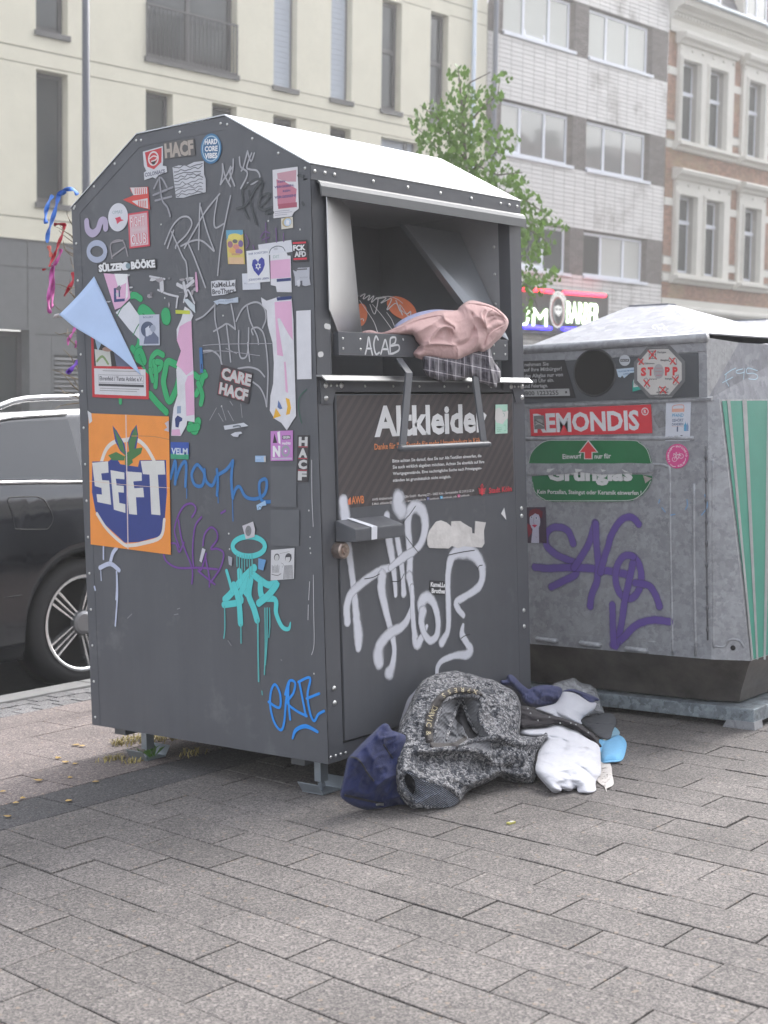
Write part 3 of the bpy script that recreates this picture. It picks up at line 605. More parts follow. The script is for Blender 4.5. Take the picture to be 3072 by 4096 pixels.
sticker(cc, FRONT, 'sticker', 'torn mint green sticker beside the door sign', z3((1316, 134), (1410, 132), (1316, 362)), (.42, .66, .54), [('p', [(.0, .15), (.3, .1), (.7, .25), (1.05, .22), (1.02, .48), (.8, .55), (.6, .68), (.1, .62), (-.04, .5)], (.62, .6, .58)), ('t', 'AGF', .55, .2, .3, .05, (.1, .2, .15)), ('s', [(.65, .3), (.75, .35), (.7, .42)], .04, (.2, .35, .3)), ('t', 'informier', .12, .78, .4, .03, (.1, .3, .2)), ('t', 'dich & geh', .12, .84, .4, .03, (.1, .3, .2)), ('t', 'wählen!', .12, .90, .3, .03, (.1, .3, .2)), ('s', [(.7, .72), (.85, .72), (.85, .9), (.72, .9)], .03, (.2, .5, .35))], off=.0075)
pxpoly('paper_scrap', cc, FRONT, zF((1380, 100), (1403, 57), (1418, 145)), M('white_paper', (.72, .72, .73), .7), .006)
# torn label remains
mbt = [(835, 330), (833, 270), (850, 225), (900, 160), (935, 150), (975, 165), (1010, 195), (1012, 158), (1040, 155), (1080, 155), (1090, 165), (1140, 195), (1160, 205), (1165, 245), (1185, 245), (1188, 155), (1265, 165), (1250, 230), (1255, 320), (1235, 350), (1100, 340), (1060, 355), (1015, 338), (990, 357), (900, 355), (850, 352)]
pxpoly('torn_label', cc, FRONT, zF(*mbt), M('torn_paper', (.60, .575, .56), .75, var=.16, vs_=16, bump=.004, bs=22), .0075, .003, 'torn remains of a cream paper label on the door')
sticker(cc, FRONT, 'sticker', 'small black sticker reading Kamelle Brothers', zF((855, 592), (992, 600), (852, 695)), (.03, .03, .035), [('t', 'KameLLe', .04, .1, .8, .33, WHT, .04), ('t', 'Brothers', .1, .55, .85, .33, WHT, .04)], off=.006)
mk = M('black_scratch', (.03, .03, .035), .6)
BS = spray('marker_black', (.02, .021, .024), .2)

# white spray lettering on the door
WS = spray('white_spray', (.60, .61, .67), .6)
ws = [(zF((215, 5), (225, 90), (245, 300), (270, 480), (290, 650), (310, 850), (325, 1000), (325, 1090)), [34, 38, 30, 24, 24, 28, 38, 24]),
      (zF((555, 500), (480, 525), (400, 575), (320, 640), (265, 700), (240, 790), (245, 900)), [20, 24, 24, 24, 24, 26, 24]),
      (zF((535, 120), (545, 250), (570, 400), (590, 550), (600, 700)), [26, 30, 26, 20, 14]), (zF((605, 190), (615, 300), (640, 450), (655, 600), (660, 690)), [18, 22, 20, 18, 22]),
      (zF((620, -10), (618, 40), (640, 75)), 46), (zF((700, 560), (705, 380), (690, 200), (700, 90), (745, 50), (800, 90), (818, 200), (790, 310), (740, 370), (660, 420), (560, 500)), [24, 26, 26, 30, 34, 34, 30, 24, 22, 24, 16]),
      (zF((500, 560), (495, 650), (520, 780), (550, 900), (580, 1020), (590, 1120), (575, 1220), (555, 1270)), [34, 32, 26, 22, 22, 18, 24, 38]),
      (zF((700, 560), (715, 650), (725, 760), (700, 850), (650, 930), (560, 980), (490, 1060), (470, 1140), (480, 1200)), [26, 20, 18, 20, 24, 28, 32, 38, 34]),
      (zF((720, 640), (725, 800), (735, 950), (755, 1060), (790, 1020), (830, 930)), [16, 18, 20, 30, 22, 12]),
      (zF((800, 850), (790, 760), (830, 715), (880, 760), (912, 880), (905, 990), (860, 1035), (815, 990), (790, 900), (800, 820)), [24, 34, 30, 24, 22, 22, 22, 20, 24, 30]),
      (zF((940, 1050), (985, 960), (990, 800), (985, 640), (990, 520), (1020, 410), (1100, 375), (1190, 410), (1240, 510), (1220, 630), (1130, 700), (1050, 750), (1060, 800), (1100, 850)), [26, 20, 22, 22, 24, 30, 40, 36, 30, 26, 20, 22, 20, 16]),
      (zF((1098, 920), (1090, 990), (1130, 1060), (1150, 1110), (1120, 1140), (1040, 1145), (950, 1180), (910, 1230), (905, 1290)), [10, 22, 20, 28, 24, 18, 16, 16, 14]),
      (zF((800, 1370), (740, 1430), (700, 1480), (670, 1560), (640, 1660)), 16)]
graffiti(door, FRONT, 'large looping white spray lettering across the door', [(p, [x*1.65 for x in w] if isinstance(w, list) else w*1.65) for p, w in ws], WS, 26, .0067)
graffiti(cc, FRONT, 'scratch marks over the white spray', [z_ for z_ in (zF((745, 45), (700, 110), (680, 130), (640, 190), (600, 255)), zF((370, 580), (430, 570), (480, 545)), zF((570, 600), (630, 595), (660, 545)), zF((990, 405), (1080, 385), (1180, 370)), zF((1080, 1020), (1110, 1000), (1145, 990)), zF((1205, 510), (1215, 485), (1238, 480)), zF((675, 270), (720, 330), (770, 390)))], BS, 3, .0074, name='scratch')
# ACAB on the drawer front
FD = Plane((0, -.012, 0), (1, 0, 0), (0, -1, 0))
graffiti(cc, FD, 'ACAB in rough white marker on the drawer front', [z2((388, 490), (402, 430), (412, 365), (425, 430), (440, 495)), z2((398, 450), (432, 450)), z2((482, 385), (465, 360), (450, 420), (465, 490), (490, 480)), z2((502, 490), (522, 420), (535, 385), (548, 430), (562, 490)), z2((515, 455), (555, 455)), z2((572, 490), (570, 430), (575, 375), (610, 370), (605, 410), (575, 430), (630, 425), (635, 460), (595, 485), (572, 488)), z2((665, 380), (668, 385))], spray('white_marker', (.55, .56, .58), .5), 9, .001)
graffiti(cc, FRONT, 'white paint chip on the column', [zR((1, 1)) + zR((2, 2))][:0] or [z2((96, 285), (118, 290)), z2((50, 494), (64, 492))], spray('white_chip', (.6, .6, .6), .2), 20, .001, name='paint_chip')

# ================================================================ stickers and paint on the side panel
GRW, PNK, PUR, NAVY, TAN = (.60, .61, .64), (.66, .38, .55), (.22, .09, .35), (.03, .045, .16), (.38, .33, .29)
def S(label, quad, bgc, items=(), shape=None, name='sticker', off=.0022, **k): return sticker(cc, SIDE, name, label, quad, bgc, items, shape, off=off-.0, **k)
def scrib(n, x0, y0, x1, y1, w, c, seed=1):
    r = random.Random(seed); res = []
    for i in range(n):
        y = y0+(y1-y0)*(i+.5)/n; pts = []; x = x0
        while x < x1: pts.append((x, y+r.uniform(-.5, .5)*(y1-y0)/n)); x += (x1-x0)/r.uniform(7, 12)
        res.append(('s', pts, w, c))
    return res
S('tan block lettering sticker HACF near the roof edge', zA((468, 222), (696, 190), (476, 345)), (.10, .095, .095), [('t', 'HACF', .03, .08, .93, .82, TAN, .05)], name='sticker')
circ = [(.5+.5*math.cos(t), .5+.5*math.sin(t)) for t in [2*math.pi*i/30 for i in range(30)]]
S('round blue sticker HARD CORE VIBES', zA((745, 160), (898, 150), (745, 382)), (.05, .17, .33), [('c', .5, .5, .43, .43, (.35, .5, .62)), ('c', .5, .5, .39, .39, (.04, .13, .26)), ('t', 'HARD', .2, .18, .6, .17, WHT, .04), ('t', 'CORE', .2, .41, .62, .17, WHT, .04), ('t', 'VIBES', .2, .64, .6, .17, WHT, .04)], circ)
S('red and white shield sticker COLONIACS', zA((318, 285), (468, 252), (330, 505)), (.55, .56, .60), [('p', [(.1, .06), (.93, .02), (.88, .5), (.5, .68), (.18, .55)], (.5, .04, .05)), ('c', .5, .32, .26, .24, (.62, .6, .6)), ('c', .5, .32, .2, .19, (.5, .05, .06)), ('p', [(.38, .42), (.62, .40), (.55, .52), (.45, .52)], (.03, .02, .02)), ('s', [(.32, .3), (.5, .24), (.68, .3), (.6, .38), (.4, .4)], .04, (.65, .6, .6)), ('t', 'COLONIACS', .04, .74, .98, .13, (.15, .15, .2), .04)],
  [(0, .02), (.98, -.02), (.97, .45), (.93, .62), (1.1, .66), (1.12, .86), (.7, .9), (.55, 1.0), (.42, .93), (.0, .97), (.0, .72), (.12, .68), (.02, .5)])
S('silver sticker packed with wild-style letters', zA((537, 398), (768, 358), (552, 635)), (.50, .51, .55), scrib(5, .04, .02, .97, .5, .022, (.12, .12, .14), 3)+scrib(5, .04, .52, .97, .98, .02, (.16, .16, .18), 5), [(0, .03), (.2, 0), (.45, .05), (.7, -.02), (1, 0), (.98, .4), (1.02, .55), (1.0, .95), (.6, .97), (.3, 1.02), (.05, .98), (.02, .5)])
S('white and dark red poster KEIN VERGEBEN, KEIN VERGESSEN!', zA((1275, 424), (1459, 400), (1282, 780)), (.62, .61, .64), [('p', [(.18, .08), (.95, .06), (.93, .30), (.6, .28), (.2, .2)], (.5, .28, .33)), ('p', [(.15, .2), (.5, .28), (.95, .45), (.9, .75), (.18, .76)], (.48, .17, .24)), ('r', .2, .72, .75, .1, (.36, .08, .13)), ('t', 'KEIN', .2, .24, .3, .04, (.1, .07, .2), .04), ('t', 'VERGEBEN,', .06, .34, .8, .045, (.1, .07, .2), .04), ('t', 'KEIN', .4, .44, .3, .045, (.1, .07, .2), .04), ('t', 'VERGESSEN!', .06, .55, .86, .05, (.1, .07, .2), .04), ('r', .06, .86, .6, .012, (.3, .28, .35)), ('r', .06, .9, .7, .01, (.3, .28, .35)), ('r', .06, .94, .5, .01, (.3, .28, .35))], [(0, 0), (1, 0), (1.02, .86), (.82, .92), (.74, 1.0), (0, 1)], name='poster')
S('torn round blue and gold sticker below the dark red poster', zA((1338, 782), (1424, 770), (1340, 862)), (.6, .57, .5), [('c', .5, .4, .42, .45, (.45, .36, .18)), ('c', .55, .42, .32, .36, (.42, .52, .66)), ('p', [(.45, .2), (.7, .3), (.65, .7), (.4, .6)], (.7, .7, .72))])
S('yellow and blue comic sticker', zA((932, 868), (1056, 866), (947, 1118)), (.58, .48, .13), [('p', [(0, 0), (1, 0), (1, .12), (.6, .2), (.2, .14), (0, .3)], (.12, .33, .48)), ('c', .5, .2, .4, .1, (.68, .58, .14)), ('c', .2, .42, .16, .1, (.3, .14, .2)), ('c', .55, .5, .2, .09, (.55, .22, .18)), ('c', .83, .4, .15, .1, (.18, .12, .28)), ('c', .3, .6, .2, .08, (.62, .36, .12)), ('c', .7, .63, .22, .08, (.3, .16, .3)), ('c', .5, .33, .15, .06, (.12, .12, .12)), ('r', .05, .8, .9, .2, (.62, .42, .25)), ('r', .25, .68, .5, .06, (.5, .3, .15))])
S('white sheet with a dark ring behind the heart sticker', zA((1168, 975), (1412, 940), (1180, 1060)), (.60, .61, .66), [('s', [(.3, .85), (.38, .5), (.55, .35), (.72, .5), (.78, .85)], .02, (.1, .12, .14)), ('r', .45, .45, .12, .2, (.45, .46, .5))], off=.0022)
S('white label with pink block and dark blue bar', zA((1258, 1045), (1408, 1030), (1262, 1262)), (.62, .62, .66), [('r', .0, .22, .98, .62, PNK), ('r', .3, .86, .7, .1, NAVY), ('t', 'DIT', .15, .05, .3, .1, (.3, .4, .38))], [(0, 0), (.8, -.02), (.85, .1), (1, .12), (1.02, 1.35), (.3, 1.3), (.25, 1.1), (0, 1.05)], off=.0028)
hb = [(.5, .80), (.30, .62), (.22, .45), (.27, .30), (.38, .27), (.48, .34), (.5, .38), (.56, .30), (.68, .24), (.79, .32), (.80, .48), (.70, .64)]
S('white sticker WIR SCHÜTZEN JÜDISCHES LEBEN with blue heart', zA((1083, 1022), (1247, 1003), (1094, 1262)), (.66, .67, .70), [('t', 'WIR SCHÜTZEN', .08, .07, .86, .06, (.1, .12, .25), .02), ('p', hb, (.035, .045, .30)), ('p', [(.5, .38), (.62, .56), (.38, .56)], (.66, .67, .7)), ('p', [(.5, .63), (.38, .44), (.62, .44)], (.66, .67, .7)), ('p', [(.5, .44), (.56, .5), (.5, .57), (.44, .5)], (.035, .045, .3)), ('t', 'JÜDISCHES LEBEN', .04, .86, .92, .06, (.1, .12, .25), .02)], off=.0034)
S('pale label hanging under the heart sticker', zB((1050, -10), (1180, -15), (1055, 110)), (.58, .6, .66), [('t', 'Moment', .1, .55, .6, .12, (.4, .42, .5))], off=.0021)
S('black sticker with red bars and white letters FCK', zA((1418, 945), (1531, 938), (1426, 1103)), (.035, .03, .035), [('r', .05, .08, .86, .08, (.62, .04, .07)), ('r', .05, .82, .86, .09, (.62, .04, .07)), ('t', 'FCK', .06, .22, .8, .24, WHT, .05), ('t', 'AFD', .12, .52, .76, .24, (.6, .6, .62), .05)])
S('worn grey sticker under the black one', zA((1425, 1148), (1548, 1140), (1430, 1285)), (.42, .43, .48), [('r', .15, .05, .7, .08, (.12, .12, .13)), ('t', 'woimat', .38, .45, .5, .12, (.3, .3, .35)), ('r', .42, .7, .12, .3, (.08, .08, .1)), ('p', [(.2, .7), (.4, .6), (.38, 1), (.25, 1)], (.55, .56, .6))], [(0, .1), (.2, .2), (.3, 0), (.8, .02), (1, 0), (.97, .6), (1.02, .95), (.7, 1), (.4, .9), (.1, .95), (.1, .5)])
FR_ = [('r', .05, .04, .9, .92, (.62, .52, .54))]
S('red sticker of stretched letters, torn to a point', zA((170, 552), (357, 548), (175, 718)), (.58, .06, .05), [('p', [(.3, .02), (.96, .02), (.96, .3), (.42, .36)], (.62, .57, .58)), ('p', [(.35, .62), (.97, .5), (.98, .95), (.62, .85)], (.62, .57, .58))]+[('r', .48+i*.08, .05, .03, .26, (.58, .06, .05)) for i in range(6)]+[('r', .6+i*.07, .6, .028, .28, (.58, .06, .05)) for i in range(5)], [(.28, .02), (1, 0), (1.05, 1.0), (.65, .9), (0, .55), (.45, .35), (.33, .2)])
S('red framed sticker FIGHT CLUB in stretched letters', zA((207, 747), (358, 724), (220, 1004)), (.55, .06, .09), [('r', .07, .05, .86, .9, (.58, .40, .44)), ('t', 'FIGHT', .14, .1, .7, .28, (.55, .06, .09), .03), ('t', 'FIGHT', .12, .1, .7, .28, (.64, .6, .62), .01), ('t', 'TECHNICIZE', .15, .46, .7, .07, (.6, .5, .52), .02), ('t', 'CLUB', .14, .6, .74, .3, (.55, .06, .09), .03), ('t', 'CLUB', .11, .6, .74, .3, (.64, .6, .62), .01)])
S('white oval sticker OMAS with a red splash', zA((62, 675), (208, 662), (64, 882)), (.60, .60, .65), [('t', 'OMAS', .22, .25, .5, .12, (.2, .3, .33), .0), ('p', [(.35, .52), (.5, .5), (.62, .48), (.66, .58), (.8, .62), (.6, .66), (.45, .74), (.42, .62)], (.6, .05, .1))], circ)
S('black strip with white letters SÜLZER BÖÖKE', zL((925, 842), (1482, 793), (932, 932)), (.03, .033, .036), [('t', 'SÜLZER', .02, .12, .45, .72, WHT, .06), ('c', .49, .5, .06, .42, (.65, .66, .7)), ('c', .53, .5, .04, .3, (.2, .28, .32)), ('t', 'BÖÖKE', .58, .10, .4, .72, WHT, .06)])
S('white letter F sticker with a navy band', zB((30, 0), (205, -20), (35, 250)), PNK, [('p', [(.45, .0), (1, .05), (1.0, .7), (.9, .8), (.95, .3), (.6, .4)], WHT), ('r', .42, .42, .1, .36, NAVY), ('r', .62, .36, .06, .34, NAVY), ('r', .42, .75, .45, .08, NAVY)], [(0, -.05), (.5, .02), (1, .1), (1.1, .75), (.7, 1.0), (.45, 1.05)], off=.0024)
S('white wavy poster strip crossed by thin green lines', zB((100, 250), (280, 230), (200, 520)), (.62, .63, .67), [('s', [(.05, .2), (.35, .0), (.6, -.1)], .03, (.05, .2, .1)), ('s', [(.4, .75), (.75, .5), (1.0, .4)], .03, (.05, .2, .1))], [(.05, .1), (.75, -.15), (.95, .3), (1.02, .85), (.75, 1.05), (.35, .6)], off=.0026)
S('red framed concert poster Ehrenfeld behind the peeled corner', zL((853, 962), (1390, 940), (880, 2106)), (.50, .025, .035), [('p', [(.045, .47), (.045, .74), (.93, .74), (.35, .57)], (.03, .028, .03)), ('p', [(.05, .48), (.2, .54), (.12, .62)], (.33, .47, .62)), ('p', [(.06, .60), (.34, .62), (.36, .74), (.08, .74)], (.55, .56, .53)), ('s', [(.1, .7), (.2, .66), (.3, .72)], .03, (.2, .3, .12)), ('p', [(.4, .60), (.6, .66), (.8, .74), (.45, .74)], (.12, .14, .22)), ('c', .3, .60, .1, .02, (.4, .25, .2)), ('r', .045, .76, .91, .215, (.6, .59, .62)), ('r', .12, .81, .8, .068, (.25, .25, .27)), ('r', .125, .814, .79, .06, (.6, .59, .62)), ('t', 'Ehrenfeld / Tante Anklet e.V.', .14, .822, .76, .035, (.12, .12, .14), .03), ('r', .12, .885, .8, .02, (.05, .05, .06)), ('r', .2, .775, .6, .006, (.3, .3, .3)), ('r', .14, .92, .7, .006, (.3, .3, .3)), ('r', .14, .938, .66, .006, (.3, .3, .3))], [(0, .44), (.35, .55), (.75, .68), (1.0, .80), (1, 1), (0, 1)], name='poster', off=.0018)
# the peeled poster curls away from the wall
pe = zL((905, 962), (1010, 1180), (1120, 1420), (1235, 1660), (1350, 1898)); tip = zL((560, 1322))[0]; lo_ = zL((1100, 1690), (880, 1545), (700, 1440))
mbp = MB(); base_ = [SIDE.uv(q) for q in pe]; tp_ = Plane((-.13, 0, 0), (0, -1, 0), (-1, 0, 0)).uv(tip)
edge2 = [tp_]+[tuple((Plane((-d, 0, 0), (0, -1, 0), (-1, 0, 0))).uv(q)) for q, d in zip(lo_[::-1], (.105, .075, .04))]
rowA = [(*SIDE.uv(q), .006) for q in pe]; outer = [(tp_[0], tp_[1], .13), (*edge2[1], .105), (*edge2[2], .075), (*edge2[3], .04), (*SIDE.uv(pe[-1]), .007)]
NU = 14; vs_ = []; fs = []
def lerp_list(L, t): t = t*(len(L)-1); i = min(int(t), len(L)-2); f_ = t-i; return [a+(b-a)*f_ for a, b in zip(L[i], L[i+1])]
for i in range(NU+1):
    a = lerp_list(rowA, i/NU); b = lerp_list(outer, i/NU)
    for j in range(NU+1):
        t = j/NU; u = a[0]+(b[0]-a[0])*t; v = a[1]+(b[1]-a[1])*t; d = a[2]+(b[2]-a[2])*t-.006*math.sin(3.1*t)*(1-i/NU); vs_.append(SIDE.at(u, v, d))
for i in range(NU):
    for j in range(NU): k = i*(NU+1)+j; fs.append((k, k+1, k+NU+2, k+NU+1))
mbp.mesh(vs_, fs); pp = mbp.build('peeled_poster', M('poster_back_blue', (.42, .54, .76), .7, var=.05), cc, smooth=True, label='pale blue back of a poster peeling off beside the container corner')
so = pp.modifiers.new('thickness', 'SOLIDIFY'); so.thickness = .0012
mb = MB(); q_ = vs_[NU]; mb.tube([q_, q_+Vector((-.004, .016, -.004)), q_+Vector((-.002, .028, -.008))], [.004, .006, .003], 6); mb.build('paper_scrap', M('torn_paper2', (.5, .46, .47), .8), cc)
S('black and white portrait photo sticker on green paint', zB((292, 295), (441, 290), (296, 520)), (.46, .49, .58), [('t', 'BOLLERT', .2, .05, .5, .06, (.12, .15, .25), .02), ('c', .42, .48, .34, .26, (.07, .09, .15)), ('p', [(.3, .6), (.7, .55), (.95, .75), (.95, .95), (.2, .95)], (.12, .14, .22)), ('c', .5, .55, .16, .12, (.5, .52, .6)), ('c', .68, .45, .14, .12, (.3, .33, .42)), ('p', [(.3, .45), (.5, .35), (.45, .7), (.33, .7)], (.55, .58, .66))], off=.0032)
def strip(label, pts, c, extra=(), off=.0024):
    o = pxpoly('torn_poster', cc, SIDE, zB(*pts), M('torn_white', (.63, .63, .67), .75, var=.08, vs_=20), off, label=label)
    for p, cc_ in extra: pxpoly('printed_patch', o, SIDE, zB(*p), M('patch_%.2f_%.2f' % cc_[:2], cc_, .7, var=.06), off+.0004, .0003).location = (0, 0, 0)
    return o
strip('torn white and pink poster strip, left one', [(628, 232), (655, 250), (672, 262), (690, 300), (676, 330), (680, 450), (688, 620), (697, 860), (700, 1085), (645, 1075), (640, 1110), (598, 1187), (528, 1185), (535, 1080), (545, 980), (575, 885), (565, 700), (590, 610), (600, 560), (570, 470), (568, 400), (600, 330)], None,
      [([(640, 350), (676, 335), (690, 700), (640, 740), (600, 690), (566, 665), (600, 560), (570, 480), (590, 380)], PNK), ([(650, 745), (692, 730), (699, 1030), (640, 1040), (630, 800)], PNK), ([(575, 1035), (610, 1055), (608, 1075), (590, 1085), (582, 1125), (560, 1120), (556, 1060)], NAVY), ([(535, 1140), (590, 1135), (598, 1183), (530, 1183)], PNK), ([(572, 968), (600, 965), (600, 1020), (570, 1022)], (.25, .32, .45))])
strip('torn white and pink poster strip, right one', [(1190, 165), (1230, 190), (1270, 178), (1320, 160), (1415, 172), (1428, 330), (1432, 500), (1440, 750), (1448, 1040), (1430, 1065), (1380, 1145), (1340, 1090), (1290, 1060), (1255, 1000), (1260, 890), (1280, 800), (1285, 650), (1275, 500), (1240, 370), (1232, 260), (1200, 225)], None,
      [([(1290, 200), (1415, 190), (1425, 480), (1390, 430), (1330, 320), (1310, 320), (1355, 600), (1310, 590), (1300, 400)], PNK), ([(1360, 640), (1372, 640), (1390, 870), (1372, 860)], PNK), ([(1305, 165), (1415, 155), (1415, 180), (1310, 190)], NAVY), ([(1300, 980), (1338, 1040), (1280, 1058)], (.72, .40, .04)), ([(1372, 905), (1400, 915), (1412, 980), (1402, 1025), (1375, 1032), (1385, 970)], (.72, .40, .04)), ([(1318, 925), (1332, 945), (1348, 985), (1330, 990), (1312, 975)], (.1, .16, .35))])
S('blank white narrow label near the front edge', zB((1450, 265), (1557, 258), (1457, 770)), (.62, .62, .66))
S('sticker CARE HACF in grey block letters with red shadow', zB((897, 660), (1130, 722), (865, 885)), (.05, .04, .045), [('t', 'CARE', .04, .07, .93, .36, (.45, .08, .1), .06), ('t', 'CARE', .06, .07, .93, .35, (.50, .50, .50), .05), ('t', 'HACF', .04, .56, .90, .36, (.45, .08, .1), .06), ('t', 'HACF', .06, .56, .90, .35, (.50, .50, .50), .05)], off=.003)
S('white sticker with jumbled black letters', zB((822, 48), (1002, 34), (828, 152)), (.55, .56, .6), [('t', 'KaMeLLe', .03, .08, .93, .36, (.06, .06, .07), .03), ('t', 'BroThers', .03, .55, .9, .36, (.06, .06, .07), .03)], [(0, 0), (.3, -.05), (.7, .04), (1, 0), (.97, .5), (1, .8), (.5, 1), (0, 1.02)])
S('torn pale blue label remnant', zB((838, 183), (1022, 163), (842, 222)), (.42, .48, .57), [('t', 'HALBARE', .2, .3, .6, .3, (.25, .3, .4))], [(0, .3), (.3, .0), (.6, .2), (1, 0), (.98, 1), (.7, .9), (.5, 1.1), (.2, .8), (.15, 1.1)])
S('torn white label remnant', zB((915, 1108), (1090, 1090), (920, 1142)), (.55, .57, .62), [('s', [(.4, .5), (.6, .4), (.7, .6)], .05, (.15, .17, .2))], [(0, .1), (.5, 0), (.85, -.1), (1.03, .7), (.6, .8), (.3, .95), (.02, 1)])
S('ragged white paper shred', zB((965, 1165), (1050, 1150), (970, 1200)), (.55, .56, .62), [], [(0, .3), (.4, .0), (.9, .1), (1, .5), (.7, .6), (.6, 1.1), (.2, .8)])
S('thin blue plastic strip', zB((735, 535), (757, 535), (742, 720)), (.04, .14, .34), [('r', .4, .65, .3, .2, (.03, .03, .1))])
S('yellow green sticker shred', zB((560, 258), (665, 262), (562, 285)), (.5, .55, .05))
S('white crumpled label top of left strip', zB((618, 180), (655, 175), (640, 290)), (.5, .56, .6), [], [(0, 0), (.9, .0), (2.0, .5), (1.8, 1), (.9, .6)], off=.003)
# poster SEFT
S('orange poster SEFT with green leaf and blue painted shield', zC((88, 83), (597, 104), (103, 912)), (.78, .27, .045), [
    ('s', [(.15, .38), (.22, .27), (.32, .21), (.45, .19), (.6, .18), (.72, .23), (.82, .33)], .035, (.66, .62, .58)),
    ('p', [(.04, .365), (.25, .355), (.30, .33), (.36, .33), (.40, .37), (.62, .38), (.64, .33), (.96, .315), (.965, .55), (.93, .78), (.9, .87), (.62, .935), (.44, .955), (.2, .84), (.07, .74), (.03, .6)], (.025, .045, .22)),
    ('s', [(.09, .76), (.22, .87), (.42, .965), (.5, .97), (.65, .945), (.88, .88), (.93, .75)], .03, (.66, .62, .58)),
    ('p', [(.31, .085), (.36, .12), (.46, .22), (.48, .31), (.40, .27), (.34, .2)], (.025, .045, .22)), ('p', [(.61, .07), (.63, .15), (.60, .25), (.52, .3), (.5, .2), (.55, .12)], (.025, .045, .22)), ('p', [(.32, .1), (.43, .2), (.47, .3), (.40, .26)], (.05, .17, .05)), ('p', [(.60, .08), (.62, .14), (.58, .24), (.52, .29), (.51, .2)], (.05, .17, .05)),
    ('p', [(.25, .31), (.35, .28), (.46, .31), (.45, .34), (.3, .345)], (.05, .17, .05)), ('p', [(.46, .29), (.56, .25), (.68, .235), (.66, .28), (.55, .33), (.56, .35), (.5, .38), (.46, .37)], (.05, .17, .05)),
    ('p', [(.04, .375), (.245, .355), (.25, .44), (.155, .45), (.165, .50), (.255, .50), (.275, .68), (.10, .67), (.09, .61), (.16, .61), (.155, .56), (.07, .55)], (.62, .62, .60)),
    ('p', [(.275, .42), (.45, .43), (.45, .48), (.34, .48), (.35, .53), (.44, .53), (.44, .58), (.37, .58), (.38, .66), (.455, .665), (.455, .73), (.31, .715)], (.62, .62, .60)),
    ('p', [(.47, .42), (.665, .42), (.665, .48), (.56, .49), (.57, .54), (.68, .53), (.69, .60), (.59, .605), (.60, .735), (.50, .735)], (.62, .62, .60)),
    ('p', [(.655, .335), (.94, .32), (.95, .42), (.86, .425), (.885, .72), (.775, .72), (.76, .43), (.68, .43)], (.62, .62, .60)),
    ('r', .475, .0, .012, 1.0, (.66, .55, .52)), ('s', [(.0, .515), (.5, .52), (1, .515)], .004, (.66, .5, .4)), ('s', [(.55, .155), (.8, .15), (1, .165)], .006, (.5, .2, .07)), ('p', [(-.01, -.02), (.04, 0), (.05, .06), (.01, .08)], (.6, .6, .62)), ('p', [(1.0, .03), (.95, .05), (.98, .08), (.94, .1), (1, .11)], (.5, .45, .5))], name='poster', off=.003)
S('blue and green sticker VELM', zC((608, 265), (722, 268), (608, 371)), (.03, .08, .36), [('r', 0, .7, 1, .3, (.04, .3, .17)), ('t', 'VELM', .04, .34, .9, .38, (.55, .62, .7), .03)])
S('pink sticker GEGEN rechts NO', zC((1240, 197), (1380, 192), (1240, 385)), (.48, .20, .50), [('p', [(.1, .4), (.17, .08), (.3, .4)], (.03, .02, .03)), ('p', [(.3, .05), (.42, 0), (.45, .45), (.36, .4)], WHT), ('r', .52, .16, .38, .13, (.08, .06, .1)), ('t', 'GEGEN', .55, .18, .32, .08, WHT, .03), ('t', 'rechts', .52, .36, .38, .1, WHT, .03), ('t', 'N', .1, .5, .34, .34, WHT, .06), ('c', .68, .68, .2, .2, (.3, .3, .35)), ('c', .68, .68, .1, .1, (.48, .2, .5)), ('c', .68, .68, .04, .03, WHT), ('r', .06, .9, .9, .06, (.5, .42, .55))])
S('tall sticker with upright letters HACF', zC((1410, 222), (1483, 222), (1403, 516)), (.04, .035, .04), [('r', .1, .24, .8, .02, (.4, .05, .08)), ('r', .1, .49, .8, .02, (.4, .05, .08)), ('r', .1, .74, .8, .02, (.4, .05, .08))]+[('t', ch, .12, .04+i*.245, .76, .18, (.52, .52, .52), .06) for i, ch in enumerate('HACF')])
S('small light blue label', zC((1142, 352), (1209, 352), (1142, 392)), (.30, .45, .66), [('r', .05, .3, .5, .12, (.45, .6, .8)), ('p', [(.8, .1), (1, .1), (1, 1), (.85, 1)], (.55, .52, .5))])
S('torn light blue scrap under the blue tag', zC((1150, 660), (1205, 635), (1155, 700)), (.30, .47, .66), [('s', [(.1, .8), (.3, .5), (.5, .8)], .05, (.1, .15, .2))], [(0, .1), (.5, .05), (1, 0), (1.05, .8), (.6, .6), (.4, 1), (0, .9)])
S('square ink drawing of two men in stripes', zC((1243, 948), (1390, 935), (1240, 1140)), (.56, .56, .58), [('c', .25, .25, .12, .12, (.08, .08, .09)), ('c', .25, .27, .09, .1, (.5, .5, .5)), ('c', .75, .3, .14, .15, (.07, .07, .08)), ('c', .73, .33, .1, .12, (.55, .55, .56)), ('r', .64, .2, .24, .08, (.05, .05, .06))]+[('s', [(.6+i*.045, .55), (.56+i*.055, .98)], .02, (.08, .08, .09)) for i in range(8)]+[('s', [(.06+i*.06, .5+.03*(i % 2)), (.1+i*.05, .75)], .015, (.08, .08, .09)) for i in range(6)]+[('s', [(.38, .14), (.8, .1)], .01, (.15, .15, .15)), ('s', [(.05, .8), (.3, .85), (.45, .8)], .02, (.1, .1, .1)), ('s', [(.45, .45), (.55, .5), (.5, .6)], .01, (.1, .1, .1))], name='sticker')
S('small grey portrait sticker above the turquoise tag', zC((1062, 795), (1130, 768), (1072, 885)), (.52, .50, .54), [('c', .5, .5, .28, .36, (.19, .19, .2)), ('s', [(.4, .5), (.5, .45), (.45, .62)], .03, (.1, .1, .1))], [(0, 0), (1, 0), (1.1, .6), (.98, 1.05), (.2, 1.0)], off=.0046)
